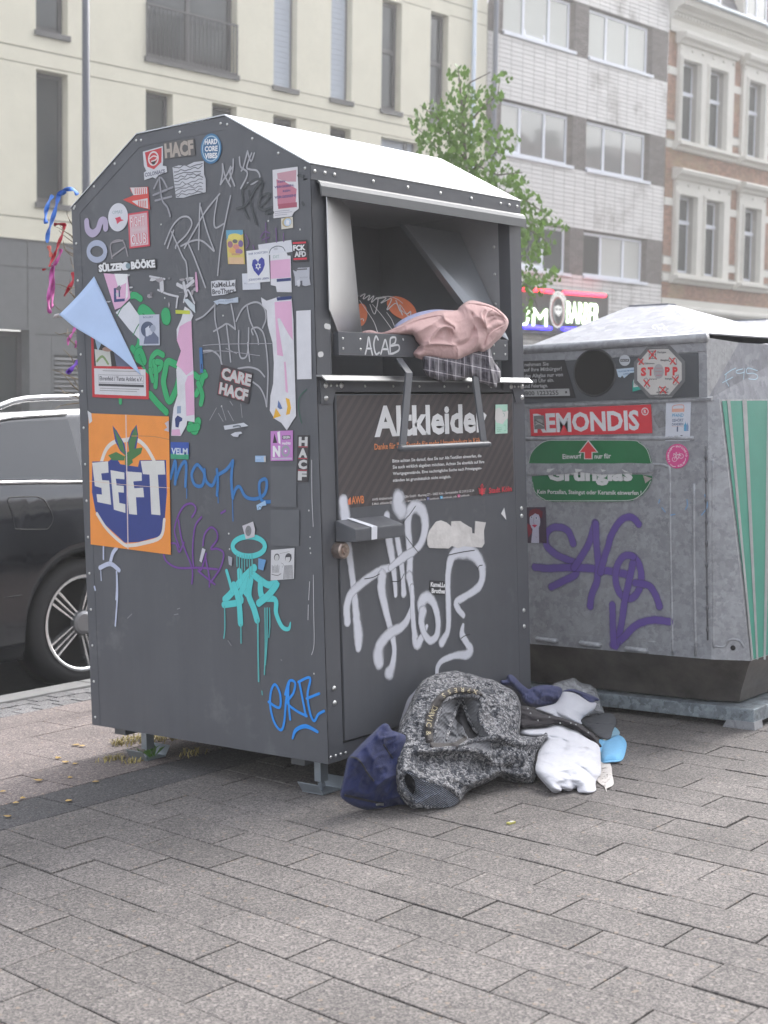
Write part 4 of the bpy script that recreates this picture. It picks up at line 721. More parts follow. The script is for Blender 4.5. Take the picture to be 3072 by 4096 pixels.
S('square of faded glue residue', zC((1240, 420), (1402, 420), (1240, 675)), (.105, .11, .122), [], off=.0014); S('faded glue residue patch below', zC((1240, 695), (1420, 695), (1240, 920)), (.10, .106, .118), [], off=.0014)
for p, c_ in (((785, 935, 818, 1018, 40), (.5, .5, .55)), ((972, 985, 998, 1040, 0), (.33, .35, .4)), ((1152, 1000, 1205, 1068, 20), (.12, .3, .55))):
    S(None, zC((p[0]+p[4]*.6, p[1]), (p[2]+p[4]*.3, p[1]+10), (p[0], p[3])), c_, [], [(0, 0), (1, 0), (.9, 1), (.2, .95)], name='paper_scrap', off=.0040)
for i in range(26):      # scuffs, glue rests and torn bits between the stickers
    r = random.Random(100+i); x, y = r.uniform(20, 700), r.uniform(-30, 230); w, h = r.uniform(12, 50), r.uniform(8, 40)
    S(None, zB((x, y), (x+w, y-4), (x+3, y+h)), r.choice([(.2, .2, .22), (.34, .34, .36), (.15, .14, .16), (.3, .28, .3), (.5, .5, .52)]), [], [(r.uniform(0, .2), r.uniform(0, .3)), (r.uniform(.4, .6), r.uniform(-.2, .2)), (1, r.uniform(0, .4)), (r.uniform(.7, 1.1), r.uniform(.5, 1)), (r.uniform(.3, .6), 1), (r.uniform(-.1, .2), r.uniform(.5, 1))], name='paper_scrap', off=.0016)
# lilac S and O letters on the upper left
LIL = spray('lilac_vinyl', (.42, .36, .50), .12)
graffiti(cc, SIDE, 'lilac letter S at the back edge', [zL((825, 445), (835, 520), (880, 555), (930, 520), (960, 440), (1000, 440), (1005, 500))], LIL, 26, .002, name='sticker_letter')
graffiti(cc, SIDE, 'silver blue letter O at the back edge', [zL(*[(922+80*math.cos(t), 725+80*math.sin(t)) for t in [2*math.pi*i/12 for i in range(13)]])], spray('silver_vinyl', (.36, .40, .52), .12), 20, .002, name='sticker_letter')
graffiti(cc, SIDE, 'faint square outline next to the lilac letters', [zL((1065, 790), (1055, 650), (1165, 625), (1215, 770)), zL((1070, 640), (1170, 620)), zL((1070, 770), (1190, 680))], spray('faint_white', (.26, .24, .26), .5), 8, .0016)
# marker tags
MW = spray('paint_marker_grey', (.36, .36, .39), .25); MD = spray('dark_marker', (.045, .05, .056), .4)
graffiti(cc, SIDE, 'pale marker tag AKS near the roof', [zA((905, 380), (905, 450), (890, 530)), zA((905, 380), (925, 470), (965, 545)), zA((890, 530), (940, 455), (965, 400)), zA((985, 345), (980, 430), (950, 510)), zA((985, 400), (960, 440), (995, 540)), zA((1030, 330), (1040, 400), (1090, 450), (1040, 560)), zA((1090, 285), (1060, 400), (1045, 430)), zA((1090, 285), (1115, 360), (1140, 300)), zA((1120, 300), (1085, 400), (1110, 420), (1160, 430), (1180, 480), (1130, 525), (1090, 520))], MW, 7.5)
graffiti(cc, SIDE, 'big pale marker tag RAY', [zA((480, 970), (530, 850), (590, 780), (650, 770), (680, 820), (640, 900), (570, 970), (560, 1000)), zA((500, 1000), (545, 870)), zA((530, 880), (570, 970), (610, 1060), (640, 1120), (650, 1290)), zA((650, 960), (690, 1050), (740, 1180), (780, 1290)), zA((625, 1000), (700, 870), (780, 730), (885, 600)), zA((740, 670), (735, 800), (730, 1010)), zA((745, 700), (790, 870), (845, 1020)), zA((600, 985), (690, 945), (760, 950), (840, 1020)), zA((870, 620), (845, 780), (855, 850), (915, 820)), zA((965, 615), (935, 760), (895, 960), (870, 1200))], MW, 7)
graffiti(cc, SIDE, 'dark marker tag beside the dark red poster', [zA((1050, 570), (1060, 700), (1095, 780)), zA((1100, 580), (1120, 700), (1155, 820)), zA((1010, 710), (1080, 680), (1150, 560), (1200, 510), (1180, 620)), zA((1060, 560), (1140, 500), (1190, 490)), zA((1180, 700), (1240, 640), (1250, 600), (1190, 620), (1170, 690), (1210, 720), (1270, 700)), zA((1225, 745), (1280, 738)), zA((1465, 465), (1500, 470)), zA((1495, 665), (1505, 680))], MD, 11)
graffiti(cc, SIDE, 'smeared grey marker strokes under the silver sticker', [zA((400, 560), (450, 480), (500, 560)), zA((395, 610), (540, 550)), zA((410, 650), (530, 620)), zA((440, 480), (460, 640), (500, 700), (520, 765))], spray('smeared_grey', (.24, .24, .27), .7), 13)
graffiti(cc, SIDE, 'pale marker tag of tall thin letters', [zB((712, 330), (770, 300), (845, 225)), zB((848, 215), (850, 330), (880, 480), (895, 650)), zB((840, 415), (900, 380), (940, 360), (1000, 400)), zB((968, 215), (985, 300), (1000, 400)), zB((935, 370), (950, 500), (965, 640)), zB((1005, 340), (1060, 240), (1150, 200), (1210, 240), (1225, 320), (1200, 390)), zB((1085, 220), (1110, 340), (1160, 450), (1170, 510)), zB((1025, 410), (1025, 540), (1040, 610), (1080, 600), (1095, 520), (1098, 390)), zB((1090, 500), (1105, 635)), zB((1130, 440), (1120, 400), (1170, 390), (1215, 460), (1240, 700), (1230, 970)), zB((765, 560), (830, 560), (880, 600), (900, 660)), zB((1020, 690), (1100, 680), (1170, 700), (1215, 750)), zB((1130, 790), (1180, 830), (1215, 900), (1230, 970))], MW, 7)
graffiti(cc, SIDE, 'thin scratched lines below CARE', [zB((810, 1070), (860, 980)), zB((875, 1020), (910, 1080)), zB((900, 970), (930, 1070)), zB((945, 1000), (985, 1075)), zB((980, 960), (960, 930)), zB((1040, 950), (1050, 1050)), zB((740, 580), (900, 560), (1180, 595)), zB((760, 520), (900, 510), (1270, 505)), zB((930, 540), (1010, 580))], spray('thin_scratch', (.30, .30, .33), .6), 4)
GR = spray('green_spray', (.02, .34, .12), .3)
graffiti(cc, SIDE, 'thick bright green spray lettering behind the torn strips', [(zB((270, 560), (300, 480), (300, 270), (340, 260), (390, 310)), 36), (zB((215, 155), (260, 150), (300, 175)), 26), (zB((485, 290), (490, 320)), 52), (zB((240, 540), (300, 620), (330, 640), (300, 560), (270, 600), (340, 730)), 26), (zB((465, 590), (420, 570), (380, 620), (380, 700), (430, 700), (455, 650), (420, 640)), 24), (zB((400, 640), (415, 730), (410, 820)), 24), (zB((560, 660), (500, 640), (480, 720), (470, 800), (510, 930), (560, 850), (590, 740)), 30), (zB((370, 700), (390, 780)), 20), (zB((370, 880), (430, 950), (490, 1010)), 28), (zB((700, 735), (735, 760), (780, 740)), 26), (zB((770, 720), (740, 820), (710, 880)), 26), (zB((725, 800), (755, 880), (745, 950)), 24), (zB((670, 1110), (700, 1150), (725, 1080)), 34), (zB((660, 1130), (720, 1120)), 30), (zB((150, 905), (152, 940)), 18)], GR, 26, .0003)
graffiti(cc, SIDE, 'thin dark green arc near the front edge', [zB((1525, 845), (1480, 890), (1465, 960), (1480, 1060), (1490, 1090))], spray('dark_green_marker', (.02, .10, .07), .5), 5)
graffiti(cc, SIDE, 'pink painted drip', [zB((710, -15), (715, 60), (718, 115))], spray('pink_paint', (.55, .3, .45), .2), [8, 14, 12], .002)
graffiti(cc, SIDE, 'white smeared stencil strokes in the upper middle', [zB((370, 10), (480, 30)), zB((430, 110), (500, 140), (580, 160)), zB((575, 160), (565, 240)), (zB((455, 40), (460, 110)), 26), (zB((575, 70), (630, 90), (690, 45)), 18), (zB((620, 60), (640, 150)), 18), zB((620, 200), (650, 110), (700, 210))], spray('white_smear', (.5, .5, .53), .5), 9, .0018)
graffiti(cc, SIDE, 'purple thin marker writing above the heart sticker', [zA((1075, 900), (1100, 960), (1080, 1000)), zA((1225, 815), (1228, 960)), zA((1185, 920), (1215, 880), (1255, 890)), zA((1200, 940), (1250, 920)), zA((1300, 855), (1305, 955)), zA((1355, 890), (1358, 950)), zA((1130, 980), (1140, 1010))], spray('purple_marker', (.14, .07, .2), .4), 6)
BLM = spray('blue_marker_wide', (.035, .20, .52), .35, dens=.8)
graffiti(cc, SIDE, 'translucent blue brush writing beside the orange poster', [zC((605, 495), (622, 430), (635, 385), (640, 430), (635, 530)), zC((640, 500), (670, 420), (700, 390), (705, 450), (700, 545)), zC((800, 430), (770, 410), (740, 470), (760, 535), (805, 540), (820, 470), (790, 420)), zC((820, 440), (830, 510), (870, 540), (900, 480), (960, 440), (1000, 385)), zC((900, 440), (905, 520), (900, 600)), zC((1000, 390), (990, 500), (1000, 620)), zC((1000, 610), (1020, 560), (1045, 550), (1080, 610), (1140, 625), (1195, 600), (1215, 540), (1205, 500), (1170, 520), (1170, 590), (1190, 640), (1260, 640)), zC((1340, 540), (1350, 560))], BLM, 15)
graffiti(cc, SIDE, 'thin blue paint drips', [zC((708, 560), (707, 620)), zC((905, 600), (906, 650)), (zC((995, 610), (998, 700), (1000, 765)), 5)], BLM, 5)
PU = spray('purple_spray', (.15, .05, .27), .35)
graffiti(cc, SIDE, 'purple spray tag under the blue writing', [zC((740, 740), (765, 690), (740, 655), (690, 670), (650, 740), (630, 830), (660, 930)), zC((655, 760), (680, 900), (740, 1060), (740, 1160)), zC((610, 905), (640, 910), (660, 960), (690, 900)), zC((800, 740), (760, 800), (745, 940), (750, 1060)), zC((560, 970), (580, 1020), (650, 1060), (780, 1060), (900, 1070)), zC((810, 920), (820, 850), (860, 805), (895, 830), (900, 880), (860, 940), (900, 940), (940, 970), (920, 1060), (860, 1150)), zC((830, 970), (800, 1070), (780, 1060)), zC((825, 990), (850, 1120), (850, 1180)), zC((780, 1080), (840, 1130), (885, 1165)), zC((925, 715), (950, 700))], PU, 9)
TQ = spray('turquoise_paint', (.09, .55, .56), .12, .35)
graffiti(cc, SIDE, 'dripping turquoise paint tag with a ring', [(zC(*[(1100+102*math.cos(t), 925+62*math.sin(t)) for t in [2*math.pi*i/16 for i in range(17)]]), 20), (zC((1135, 1060), (1060, 1130), (990, 1220), (950, 1260)), 27), (zC((1040, 1080), (1050, 1170), (1090, 1230)), 22), (zD((1060, 0), (1000, 110), (1000, 160), (900, 180)), 24), (zD((960, 60), (990, 160), (1000, 290)), 26), (zD((1060, 30), (1050, 120), (1080, 200), (1100, 270)), 28), (zD((1080, 0), (1120, 30), (1170, 60), (1220, 50), (1170, 120), (1110, 170)), 26), (zD((1120, 30), (1130, 130), (1210, 150), (1215, 230), (1250, 310), (1290, 325), (1302, 285)), [24, 28, 22, 20, 18, 14, 4]), (zC((960, 1080), (980, 1150), (995, 1210)), 14)], TQ, 20, .0016)
graffiti(cc, SIDE, 'turquoise drips running down', [(zC((1025+i*16, 975+(i % 3)*6), (1026+i*16, 1050+25*((i*7) % 4))), 5) for i in range(7)]+[zD((905, 190), (906, 320), (900, 380)), zD((1003, 300), (1004, 410)), (zD((1105, 270), (1107, 450), (1110, 640)), 8), (zD((1148, 200), (1150, 420), (1145, 600)), 6), (zD((1162, 200), (1160, 400), (1150, 540)), 7), zD((1176, 200), (1178, 300), (1172, 375)), (zD((1130, 700), (1132, 722)), 5)], spray('turquoise_drip', (.09, .42, .42), .2, .35), 6, .002)
graffiti(cc, SIDE, 'white paint splash with long drips below the orange poster', [(zC((265, 935), (240, 970), (225, 1030)), 16), (zC((160, 1060), (225, 1035), (280, 1075)), 17), zC((182, 915), (182, 1005)), (zC((165, 1080), (168, 1140)), 5), (zC((265, 1085), (266, 1180), (262, 1260)), 8), (zD((255, 0), (258, 120), (245, 305)), 8), (zC((125, 1180), (130, 1200)), 8)], spray('white_drip', (.48, .52, .66), .25), 8)
graffiti(cc, SIDE, 'bright blue paint marker writing at the lower front corner', [zD((1170, 765), (1235, 800), (1240, 720), (1210, 660), (1185, 700), (1180, 790), (1205, 890), (1245, 935), (1265, 880), (1275, 760), (1295, 640)), zD((1290, 650), (1290, 760), (1300, 870)), zD((1270, 720), (1295, 640), (1330, 650), (1320, 710), (1285, 770), (1340, 820), (1400, 850)), zD((1355, 645), (1370, 720), (1395, 850)), zD((1350, 645), (1420, 620), (1405, 720), (1420, 830), (1445, 880), (1470, 840), (1505, 820)), zD((1400, 745), (1475, 715)), (zD((1315, 985), (1335, 935), (1395, 912), (1465, 945)), [8, 14, 15, 11])], spray('bright_blue_marker', (.02, .26, .78), .08), 9.5)
graffiti(cc, SIDE, 'long white scratch along the front edge', [zC((1498, 380), (1500, 620), (1508, 800)), zD((1440, 0), (1442, 200), (1445, 410), (1430, 480)), zD((1418, 40), (1412, 150)), zD((1410, 180), (1408, 270))], spray('white_scratch', (.5, .5, .52), .6), 4)
graffiti(cc, SIDE, 'small scuffs on the lower side', [zD((600, 240), (625, 235)), zD((620, 205), (635, 200)), zD((320, 260), (345, 235)), zD((1245, 510), (1250, 515)), zD((925, 395), (945, 425))], spray('scuffs', (.2, .2, .22), .6), 7)

# ================================================================ glass recycling containers
XF, GY0, GY1, GXB = 1.62, -.508, .462, 2.50     # front plane, right and left seams, back
def glass_container(name, label, dx=0., dy=0., detail=True):
    root = thing(name, label, 'recycling container', (2.06, -.02, 0), 'galvanised glass banks')
    o0 = root
    yc = (GY0+GY1)/2; xc = (XF+GXB)/2; w0 = (GY1-GY0)/2
    zt, zb, zr, zl = 1.245, .262, 1.478, 1.245
    # plan octagon: chamfers widen towards the bottom
    def octo(z):
        t = (zt-z)/(zt-zb); cy = .042+.098*t; cx = .012+.030*t
        return [(XF, GY0), (XF+cx, GY0-cy), (GXB-cx, GY0-cy), (GXB, GY0), (GXB, GY1), (GXB-cx, GY1+cy), (XF+cx, GY1+cy), (XF, GY1)]
    top = [(*p, zt) for p in octo(zt)]; bot = [(*p, zb) for p in octo(zb)]
    mb = MB(); n = 8
    for i in range(n): j = (i+1) % n; mb.face([bot[j], bot[i], top[i], top[j]][::1])
    mb.face(top); mb.build('body', GALV, root)
    # sloped hopper below and base tray
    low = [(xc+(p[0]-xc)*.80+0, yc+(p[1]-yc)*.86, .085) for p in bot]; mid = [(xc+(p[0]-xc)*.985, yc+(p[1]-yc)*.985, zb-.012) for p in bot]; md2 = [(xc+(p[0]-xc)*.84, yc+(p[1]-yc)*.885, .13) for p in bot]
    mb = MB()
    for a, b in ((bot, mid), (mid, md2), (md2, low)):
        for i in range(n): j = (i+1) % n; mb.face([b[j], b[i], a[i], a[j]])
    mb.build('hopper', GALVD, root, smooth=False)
    mb = MB(); mb.box(1.66, GXB-.04, GY0-.15, GY1+.15, .024, .078); mb.build('base_tray', galvanised('tray_steel', (.26, .30, .33), (.13, .145, .16)), root, bevel=.004)
    for fx in (1.66, GXB-.11):
        for fy in (GY0-.152, GY1+.02): mb = MB(); mb.prism([(fx-.004, fy-.004, 0), (fx-.004, fy+.13, 0), (fx-.004, fy+.11, .03), (fx-.004, fy+.0, .03)], (.07, 0, 0)); mb.build('foot', GALV, root)
    # hood box above the ledge with slanting cheeks
    mb = MB(); e = [(XF, GY0, zl), (XF, GY0, zr), (XF+.27, GY0, zr-.012), (XF+.06, GY0-.0, zl)]
    XB = XF+.27
    mb.face([(XF, GY1, zl), (XF, GY0, zl), (XF, GY0, zr), (XF, GY1, zr)])
    mb.face([(XF, GY0, zl), (XB, GY0, zr-.012), (XF, GY0, zr)]); mb.face([(XF, GY1, zl), (XF, GY1, zr), (XB, GY1, zr-.012)])
    mb.build('hood', GALV, root)
    mb = MB(); c1 = octo(zt)
    for s_, gy in ((-1, GY0), (1, GY1)):
        q = [(XF, gy, zl), (XF+.012, gy+s_*.042, zl), (GXB-.012, gy+s_*.042, zl), (GXB, gy, zl+.0), (GXB, gy, zr-.012), (XB, gy, zr-.012)]
        mb.face(q if s_ == 1 else q[::-1])
    mb.face([(GXB, GY0, zl), (GXB, GY1, zl), (GXB, GY1, zr), (GXB, GY0, zr)]); mb.build('side_slope', GALVL, root)
    # roof
    ri = [(2.05, yc-.092, 1.650), (2.05, yc+.092, 1.655), (2.12, yc+.092, 1.655), (2.12, yc-.092, 1.650)]; ea = [(XF-.004, GY0-.004, zr+.016), (XF-.004, GY1-.185, zr+.016), (GXB, GY1-.185, zr+.016), (GXB, GY0-.004, zr+.016)]
    mb = MB(); mb.face([ea[0], ri[0], ri[1], ea[1]]); mb.face([ea[3], ri[3], ri[0], ea[0]]); mb.face([ea[1], ri[1], ri[2], ea[2]]); mb.face([ea[2], ri[2], ri[3], ea[3]]); mb.face(ri)
    ob = mb.build('roof', GALVL, root); sm = ob.modifiers.new('s', 'SOLIDIFY'); sm.thickness = .006
    mb = MB(); mb.box(XF+.002, GXB, GY1-.20, GY1, zr-.01, zr+.002); mb.build('top_plate', GALV, root)
    # rolled rim along the front edge
    mb = MB(); mb.tube([(XF-.002, GY0-.004, zr), (XF-.002, GY1+.004, zr)], .019, 12); mb.build('rim', GALV, root, smooth=True)
    mb = MB(); mb.box(XF-.004, XF+.006, GY0, GY1, zr-.052, zr-.012); mb.build('rim_flange', GALV, root, bevel=.002)
    # recessed dark panel with the throw-in hole
    mb = MB(); mb.box(XF-.004, XF+.004, GY0+.034, GY1-.02, zl+.012, zr-.055); mb.build('sign_band', M('band_paint', (.085, .09, .098), .5, .1, var=.1), root)
    mb = MB(); mb.prism([(XF+.006, GY1, zl-.006), (XF-.008, GY1, zl-.004), (XF-.010, GY1, zl+.006), (XF+.006, GY1, zl+.012)], (0, GY0-GY1-.02, 0)); mb.build('ledge', GALV, root)
    mb = MB()
    for s_ in (-1, 1):
        gy = GY0 if s_ < 0 else GY1
    q0, q1 = Vector(octo(1.235)[1]), Vector(octo(1.235)[2]); 
    sn = Vector((0, -1, -.099)).normalized()
    def sp(x, z, o=.003): t = (zt-z)/(zt-zb); return Vector((x, GY0-(.042+.098*t), z))+Vector((0, -1, 0))*o
    mb.face([sp(XF+.03+.03, zb+.004), sp(GXB-.1, zb+.004), sp(GXB-.05, zt-.006), sp(XF+.028, zt-.006)]); mb.build('green_panel', GREEN, root)
    if detail:
        zs = Z(2500, 1700, .4747); o_s = (XF, GY0-.042-.004, zt); ns_ = (0, -1, .0997)
        for tx0, tx1, bx0, bx1 in ((880, 906, 1068, 1084), (1000, 1036, 1108, 1124), (1196, 1240, 1168, 1186), (1400, 1450, 1240, 1262), (1640, 1700, 1320, 1345)):
            P = [hit(*q, o_s, ns_) for q in zs((bx0, 1975), (bx1, 1978), (tx1+(tx1-bx1)*.11, -215), (tx0+(tx0-bx0)*.11, -215))]; mb = MB(); mb.face([p for p in P]); mb.build('stripe', M('stripe_grey', (.27, .28, .285), .5, .2, var=.2, vs_=12), root)
    return root
gc = glass_container('glass_container', 'galvanised glass container with round hole and red REMONDIS sign')
g2 = glass_container('glass_container', 'galvanised glass container standing behind the one with the red sign', detail=False)
g2.location = (g2.location.x+1.30, g2.location.y+.17, 0)
GP = Plane((XF, 0, 0), (0, -1, 0), (-1, 0, 0))
def G_(label, quad, bgc, items=(), shape=None, name='sticker', off=.0022, **k): return sticker(gc, GP, name, label, quad, bgc, items, shape, off=off, **k)
# hole
hc = hit(*z5((588, 605))[0], GP.o, GP.n); hw = abs(hit(*z5((713, 605))[0], GP.o, GP.n).y-hc.y); hh = (hit(*z5((590, 468))[0], GP.o, GP.n).z-hit(*z5((590, 742))[0], GP.o, GP.n).z)/2
mb = MB(); mb.face([(XF-.0055, hc.y+hw*math.cos(t), hc.z+hh*math.sin(t)) for t in [2*math.pi*i/40 for i in range(40)]]); 
hole = mb.build('throw_in_hole', M('hole_black', (.018, .017, .016), .9), gc)
vs_ = []; fs = []
for i in range(40):
    t = 2*math.pi*i/40; c, s_ = math.cos(t), math.sin(t)
    vs_ += [(XF-.005, hc.y+hw*c, hc.z+hh*s_), (XF-.009, hc.y+(hw+.002)*c, hc.z+(hh+.002)*s_), (XF-.007, hc.y+(hw+.006)*c, hc.z+(hh+.006)*s_), (XF-.004, hc.y+(hw+.008)*c, hc.z+(hh+.008)*s_)]
for i in range(40):
    j = (i+1) % 40
    for k in range(3): fs.append((4*i+k, 4*j+k, 4*j+k+1, 4*i+k+1))
mb = MB(); mb.mesh(vs_, fs); mb.build('rubber_ring', M('ring_dark', (.05, .05, .052), .6), gc, smooth=True)
DK = (.03, .028, .027)
G_('black notice with opening hours and a phone number', z5((60, 535), (405, 525), (86, 765)), DK, [], [(0, 0), (1.0, 0), (1.12, 1.0), (0, 1)], name='notice', off=.006)
for t_, a_, b_, h_ in (('Bitte nehmen Sie', (88, 568), (308, 560), 545), ('Rücksicht auf Ihre Mitbürger!', (30, 602), (388, 590), 572), ('Werfen Sie das Altglas nur von', (10, 643), (396, 626), 612), ('7 bis 20.00 Uhr ein.', (110, 673), (340, 660), 643), ('Keine Sonn- und Feiertage.', (20, 703), (302, 694), 677)):
    ptext(gc, GP, t_, *z5(a_, b_, (a_[0], a_[1]-23)), (.42, .42, .42), .02, .0072)
G_('grey strip with phone number 0800 1223255', z5((60, 712), (434, 703), (66, 755)), (.36, .36, .36), [('t', '0800 1223255', .22, .2, .60, .62, (.05, .05, .05), .02), ('r', .93, .35, .03, .3, (.04, .04, .04))], off=.0075)
G_('small round black and white sticker beside the hole', z5((743, 495), (810, 494), (744, 563)), (.45, .47, .5), [('r', .1, .38, .8, .24, (.1, .1, .11)), ('t', 'KULTUR', .18, .43, .64, .12, (.6, .6, .6))], circ, off=.006)
G_('torn light blue sticker FLASCHEN MITNEHMEN', z5((725, 583), (858, 570), (733, 637)), (.42, .52, .62), [('t', 'FLASCHEN MITNEHMEN', .1, .22, .85, .17, (.08, .15, .3), .02), ('t', '& MÜLL', .3, .55, .3, .17, (.08, .15, .3), .02)], [(0, 0), (1, 0), (1.02, .5), (.6, .6), (.3, 1.1), (.22, .75), (.15, 1.0), (.04, .9)], off=.006)
G_('green bottle shaped sticker', z5((828, 610), (888, 600), (826, 722)), (.04, .34, .27), [('r', .08, .35, .7, .42, (.55, .56, .55))]+[('r', .12+.12*(i % 5), .4+.08*(i//5), .07, .05, (.08, .08, .08)) for i in range(20) if (i*7) % 3], [(.3, .1), (.55, -.02), (.8, .08), (.9, .3), (1, .95), (0, 1), (.0, .45)], off=.0066)
# octagonal STOPP sign
og = [(.29, 0), (.71, 0), (1, .31), (1, .68), (.72, 1), (.30, 1), (0, .69), (0, .31)]
og = [(.5+(p[0]-.5), p[1]) for p in og]
oi = [(.5+(p[0]-.5)*.87, .5+(p[1]-.5)*.86) for p in og]
CR = (.60, .045, .05); BKK = (.06, .06, .065)
def crossed(cx, cy, s): return [('s', [(cx-s, cy-s), (cx+s, cy+s)], .022, CR), ('s', [(cx+s*.8, cy-s), (cx-s*.8, cy+s)], .022, CR)]
it = [('p', oi[::1], (.52, .50, .48)), ('t', 'S', .135, .415, .11, .15, CR, .06), ('t', 'T', .275, .41, .11, .15, CR, .06), ('t', 'P', .61, .41, .10, .15, CR, .06), ('t', 'P', .76, .41, .10, .15, CR, .06), ('c', .49, .49, .10, .14, (.34, .33, .34)),
      ('t', 'SCHWARZER,', .43, .42, .13, .018, (.45, .12, .15)), ('t', 'Gemeinsam', .42, .48, .14, .02, (.45, .12, .15)), ('t', 'NAZIS', .44, .55, .11, .03, (.45, .12, .2)),
      ('r', .30, .10, .14, .15, BKK), ('r', .31, .11, .055, .06, (.5, .48, .46)), ('r', .375, .11, .055, .06, (.5, .48, .46)), ('r', .31, .18, .055, .06, (.5, .48, .46)), ('r', .375, .18, .055, .06, (.5, .48, .46)),
      ('s', [(.70, .22), (.69, .30), (.76, .30), (.80, .36), (.84, .36), (.83, .26), (.76, .25)], .008, BKK), ('s', [(.12, .26), (.16, .24), (.17, .30), (.12, .36), (.11, .30)], .008, BKK), ('s', [(.2, .64), (.26, .62), (.30, .78), (.26, .80), (.2, .64)], .008, BKK), ('s', [(.82, .58), (.88, .57), (.82, .74), (.77, .72), (.82, .58)], .008, BKK), ('s', [(.48, .80), (.64, .80), (.62, .87), (.5, .87), (.48, .80)], .008, BKK), ('s', [(.45, .885), (.67, .885)], .014, BKK), ('s', [(.64, .81), (.68, .82), (.63, .85)], .008, BKK),
      ('t', 'Flachglas', .47, .11, .17, .035, BKK, .02), ('t', 'Bleiglas', .53, .26, .15, .035, BKK, .02), ('t', 'Glühbirnen', .21, .32, .2, .03, BKK, .02), ('t', 'Keramik', .31, .615, .15, .03, BKK, .02), ('t', 'Steingut', .61, .61, .15, .035, BKK, .02), ('t', 'Porzellan', .48, .905, .18, .035, BKK, .02), ('t', 'www.gruener-punkt.de/glas', .27, .025, .4, .014, (.4, .4, .4)), ('t', 'www.gruener-punkt.de/glas', .4, .96, .36, .014, (.4, .4, .4))]
for c_ in ((.37, .175, .08), (.765, .30, .055), (.145, .30, .05), (.255, .71, .06), (.82, .655, .06), (.57, .84, .06)): it += crossed(*c_)
G_('octagonal sign STOPP with crossed-out glass, china and ceramics', zG((112, 535), (705, 520), (118, 1140)), (.155, .155, .16), it, og, name='stop_sign', off=.006, th=.001)
# REMONDIS board
G_('red board with white lettering REMONDIS', z5((187, 830), (937, 801), (196, 997)), (.58, .035, .05), [('t', 'REMONDIS', .028, .17, .875, .68, (.62, .62, .64), .035), ('c', .952, .24, .028, .135, (.62, .62, .64)), ('c', .952, .24, .022, .105, (.58, .035, .05)), ('t', 'R', .943, .17, .02, .13, (.62, .62, .64), .02), ('r', .01, .0, .0, .0, CR)], name='company_board', off=.003, th=.0015)
G_('dark photo sticker stuck over the letter R', z5((213, 872), (277, 868), (218, 955)), (.16, .15, .15), [('c', .5, .45, .36, .2, (.3, .29, .28)), ('s', [(.1, .3), (.5, .5), (.9, .7)], .08, (.05, .05, .05)), ('s', [(.1, .7), (.5, .6), (.9, .8)], .05, (.5, .48, .46))], off=.0052)
# Grünglas board: rounded green sheet, torn across the middle
def px_on(pts, mat, off, label=None, th=.0008, name='sticker'): return pxpoly(name, gc, GP, pts, mat, off, th, label)
GRN = M('board_green', (.016, .15, .055), .45, var=.1); PW = M('print_white', (.58, .59, .58), .5)
up_ = [(180, 1165), (190, 1110), (225, 1060), (290, 1022), (400, 1018), (800, 1018), (870, 1035), (920, 1080), (945, 1165), (900, 1168), (880, 1180), (840, 1195), (800, 1168), (600, 1165), (430, 1168), (410, 1186), (385, 1168)]
px_on(z5(*up_), GRN, .003, 'upper half of a torn green board with a red arrow', name='green_board')
lo2 = [(200, 85), (300, 78), (420, 80), (560, 76), (700, 74), (880, 75), (945, 85), (942, 110), (920, 160), (880, 205), (820, 238), (700, 243), (330, 243), (270, 232), (225, 200), (203, 150)]
px_on(z6(*lo2), GRN, .003, 'lower half of the torn green board for green glass', name='green_board')
graffiti(gc, GP, None, [(z5((183, 1160), (195, 1110), (230, 1064), (292, 1027), (400, 1023), (800, 1023), (868, 1040), (915, 1083), (940, 1162)), 2.4), (z6((206, 120), (212, 160), (230, 193), (275, 226), (330, 236), (700, 236), (818, 231), (875, 200), (914, 156), (936, 115)), 2.4)], spray('thin_line_white', (.55, .56, .55), .05), 2.4, .0048, name='border_line')
px_on(z5((550, 1020), (612, 1098), (577, 1100), (577, 1140), (524, 1140), (524, 1100), (490, 1100)), M('arrow_edge', (.6, .6, .6), .5), .0046, name='arrow', th=.0003); px_on(z5((550, 1030), (603, 1094), (571, 1095), (571, 1136), (530, 1136), (530, 1096), (498, 1096)), M('arrow_red', CR, .5), .0050, 'red arrow pointing up to the hole', th=.0003, name='arrow')
ptext(gc, GP, 'Einwurf', *z5((392, 1138), (508, 1134), (392, 1108)), (.6, .6, .6), .02, .005); ptext(gc, GP, 'nur für', *z5((590, 1136), (692, 1133), (590, 1106)), (.6, .6, .6), .02, .005)
ptext(gc, GP, 'Grünglas', *z6((298, 108), (826, 108), (298, 20)), (.6, .6, .6), .05, .0052, label='large white word Grünglas, torn through the middle')
ptext(gc, GP, 'Kein Porzellan, Steingut oder Keramik einwerfen !', *z6((235, 192), (880, 200), (235, 166)), (.6, .6, .6), .02, .005)
px_on(z6((150, 5), (300, 12), (450, 3), (600, 10), (800, 2), (960, 8), (955, 60), (800, 66), (640, 74), (500, 58), (420, 70), (300, 78), (150, 70)), GALV, .0068, 'bare dented metal showing through the torn board', th=.0015, name='torn_gap')
px_on(z6((890, 78), (945, 98), (905, 128)), M('foil_back', (.35, .31, .29), .5, var=.2, vs_=50), .006, name='paper_scrap'); 
for a_ in (((300, 40), (345, 36), (310, 62), (296, 58)), ((470, 38), (520, 44), (500, 55), (476, 60)), ((630, 40), (665, 48), (640, 58)), ((760, 40), (810, 62), (780, 60))): px_on(z6(*a_), PW, .0088, name='paper_scrap')
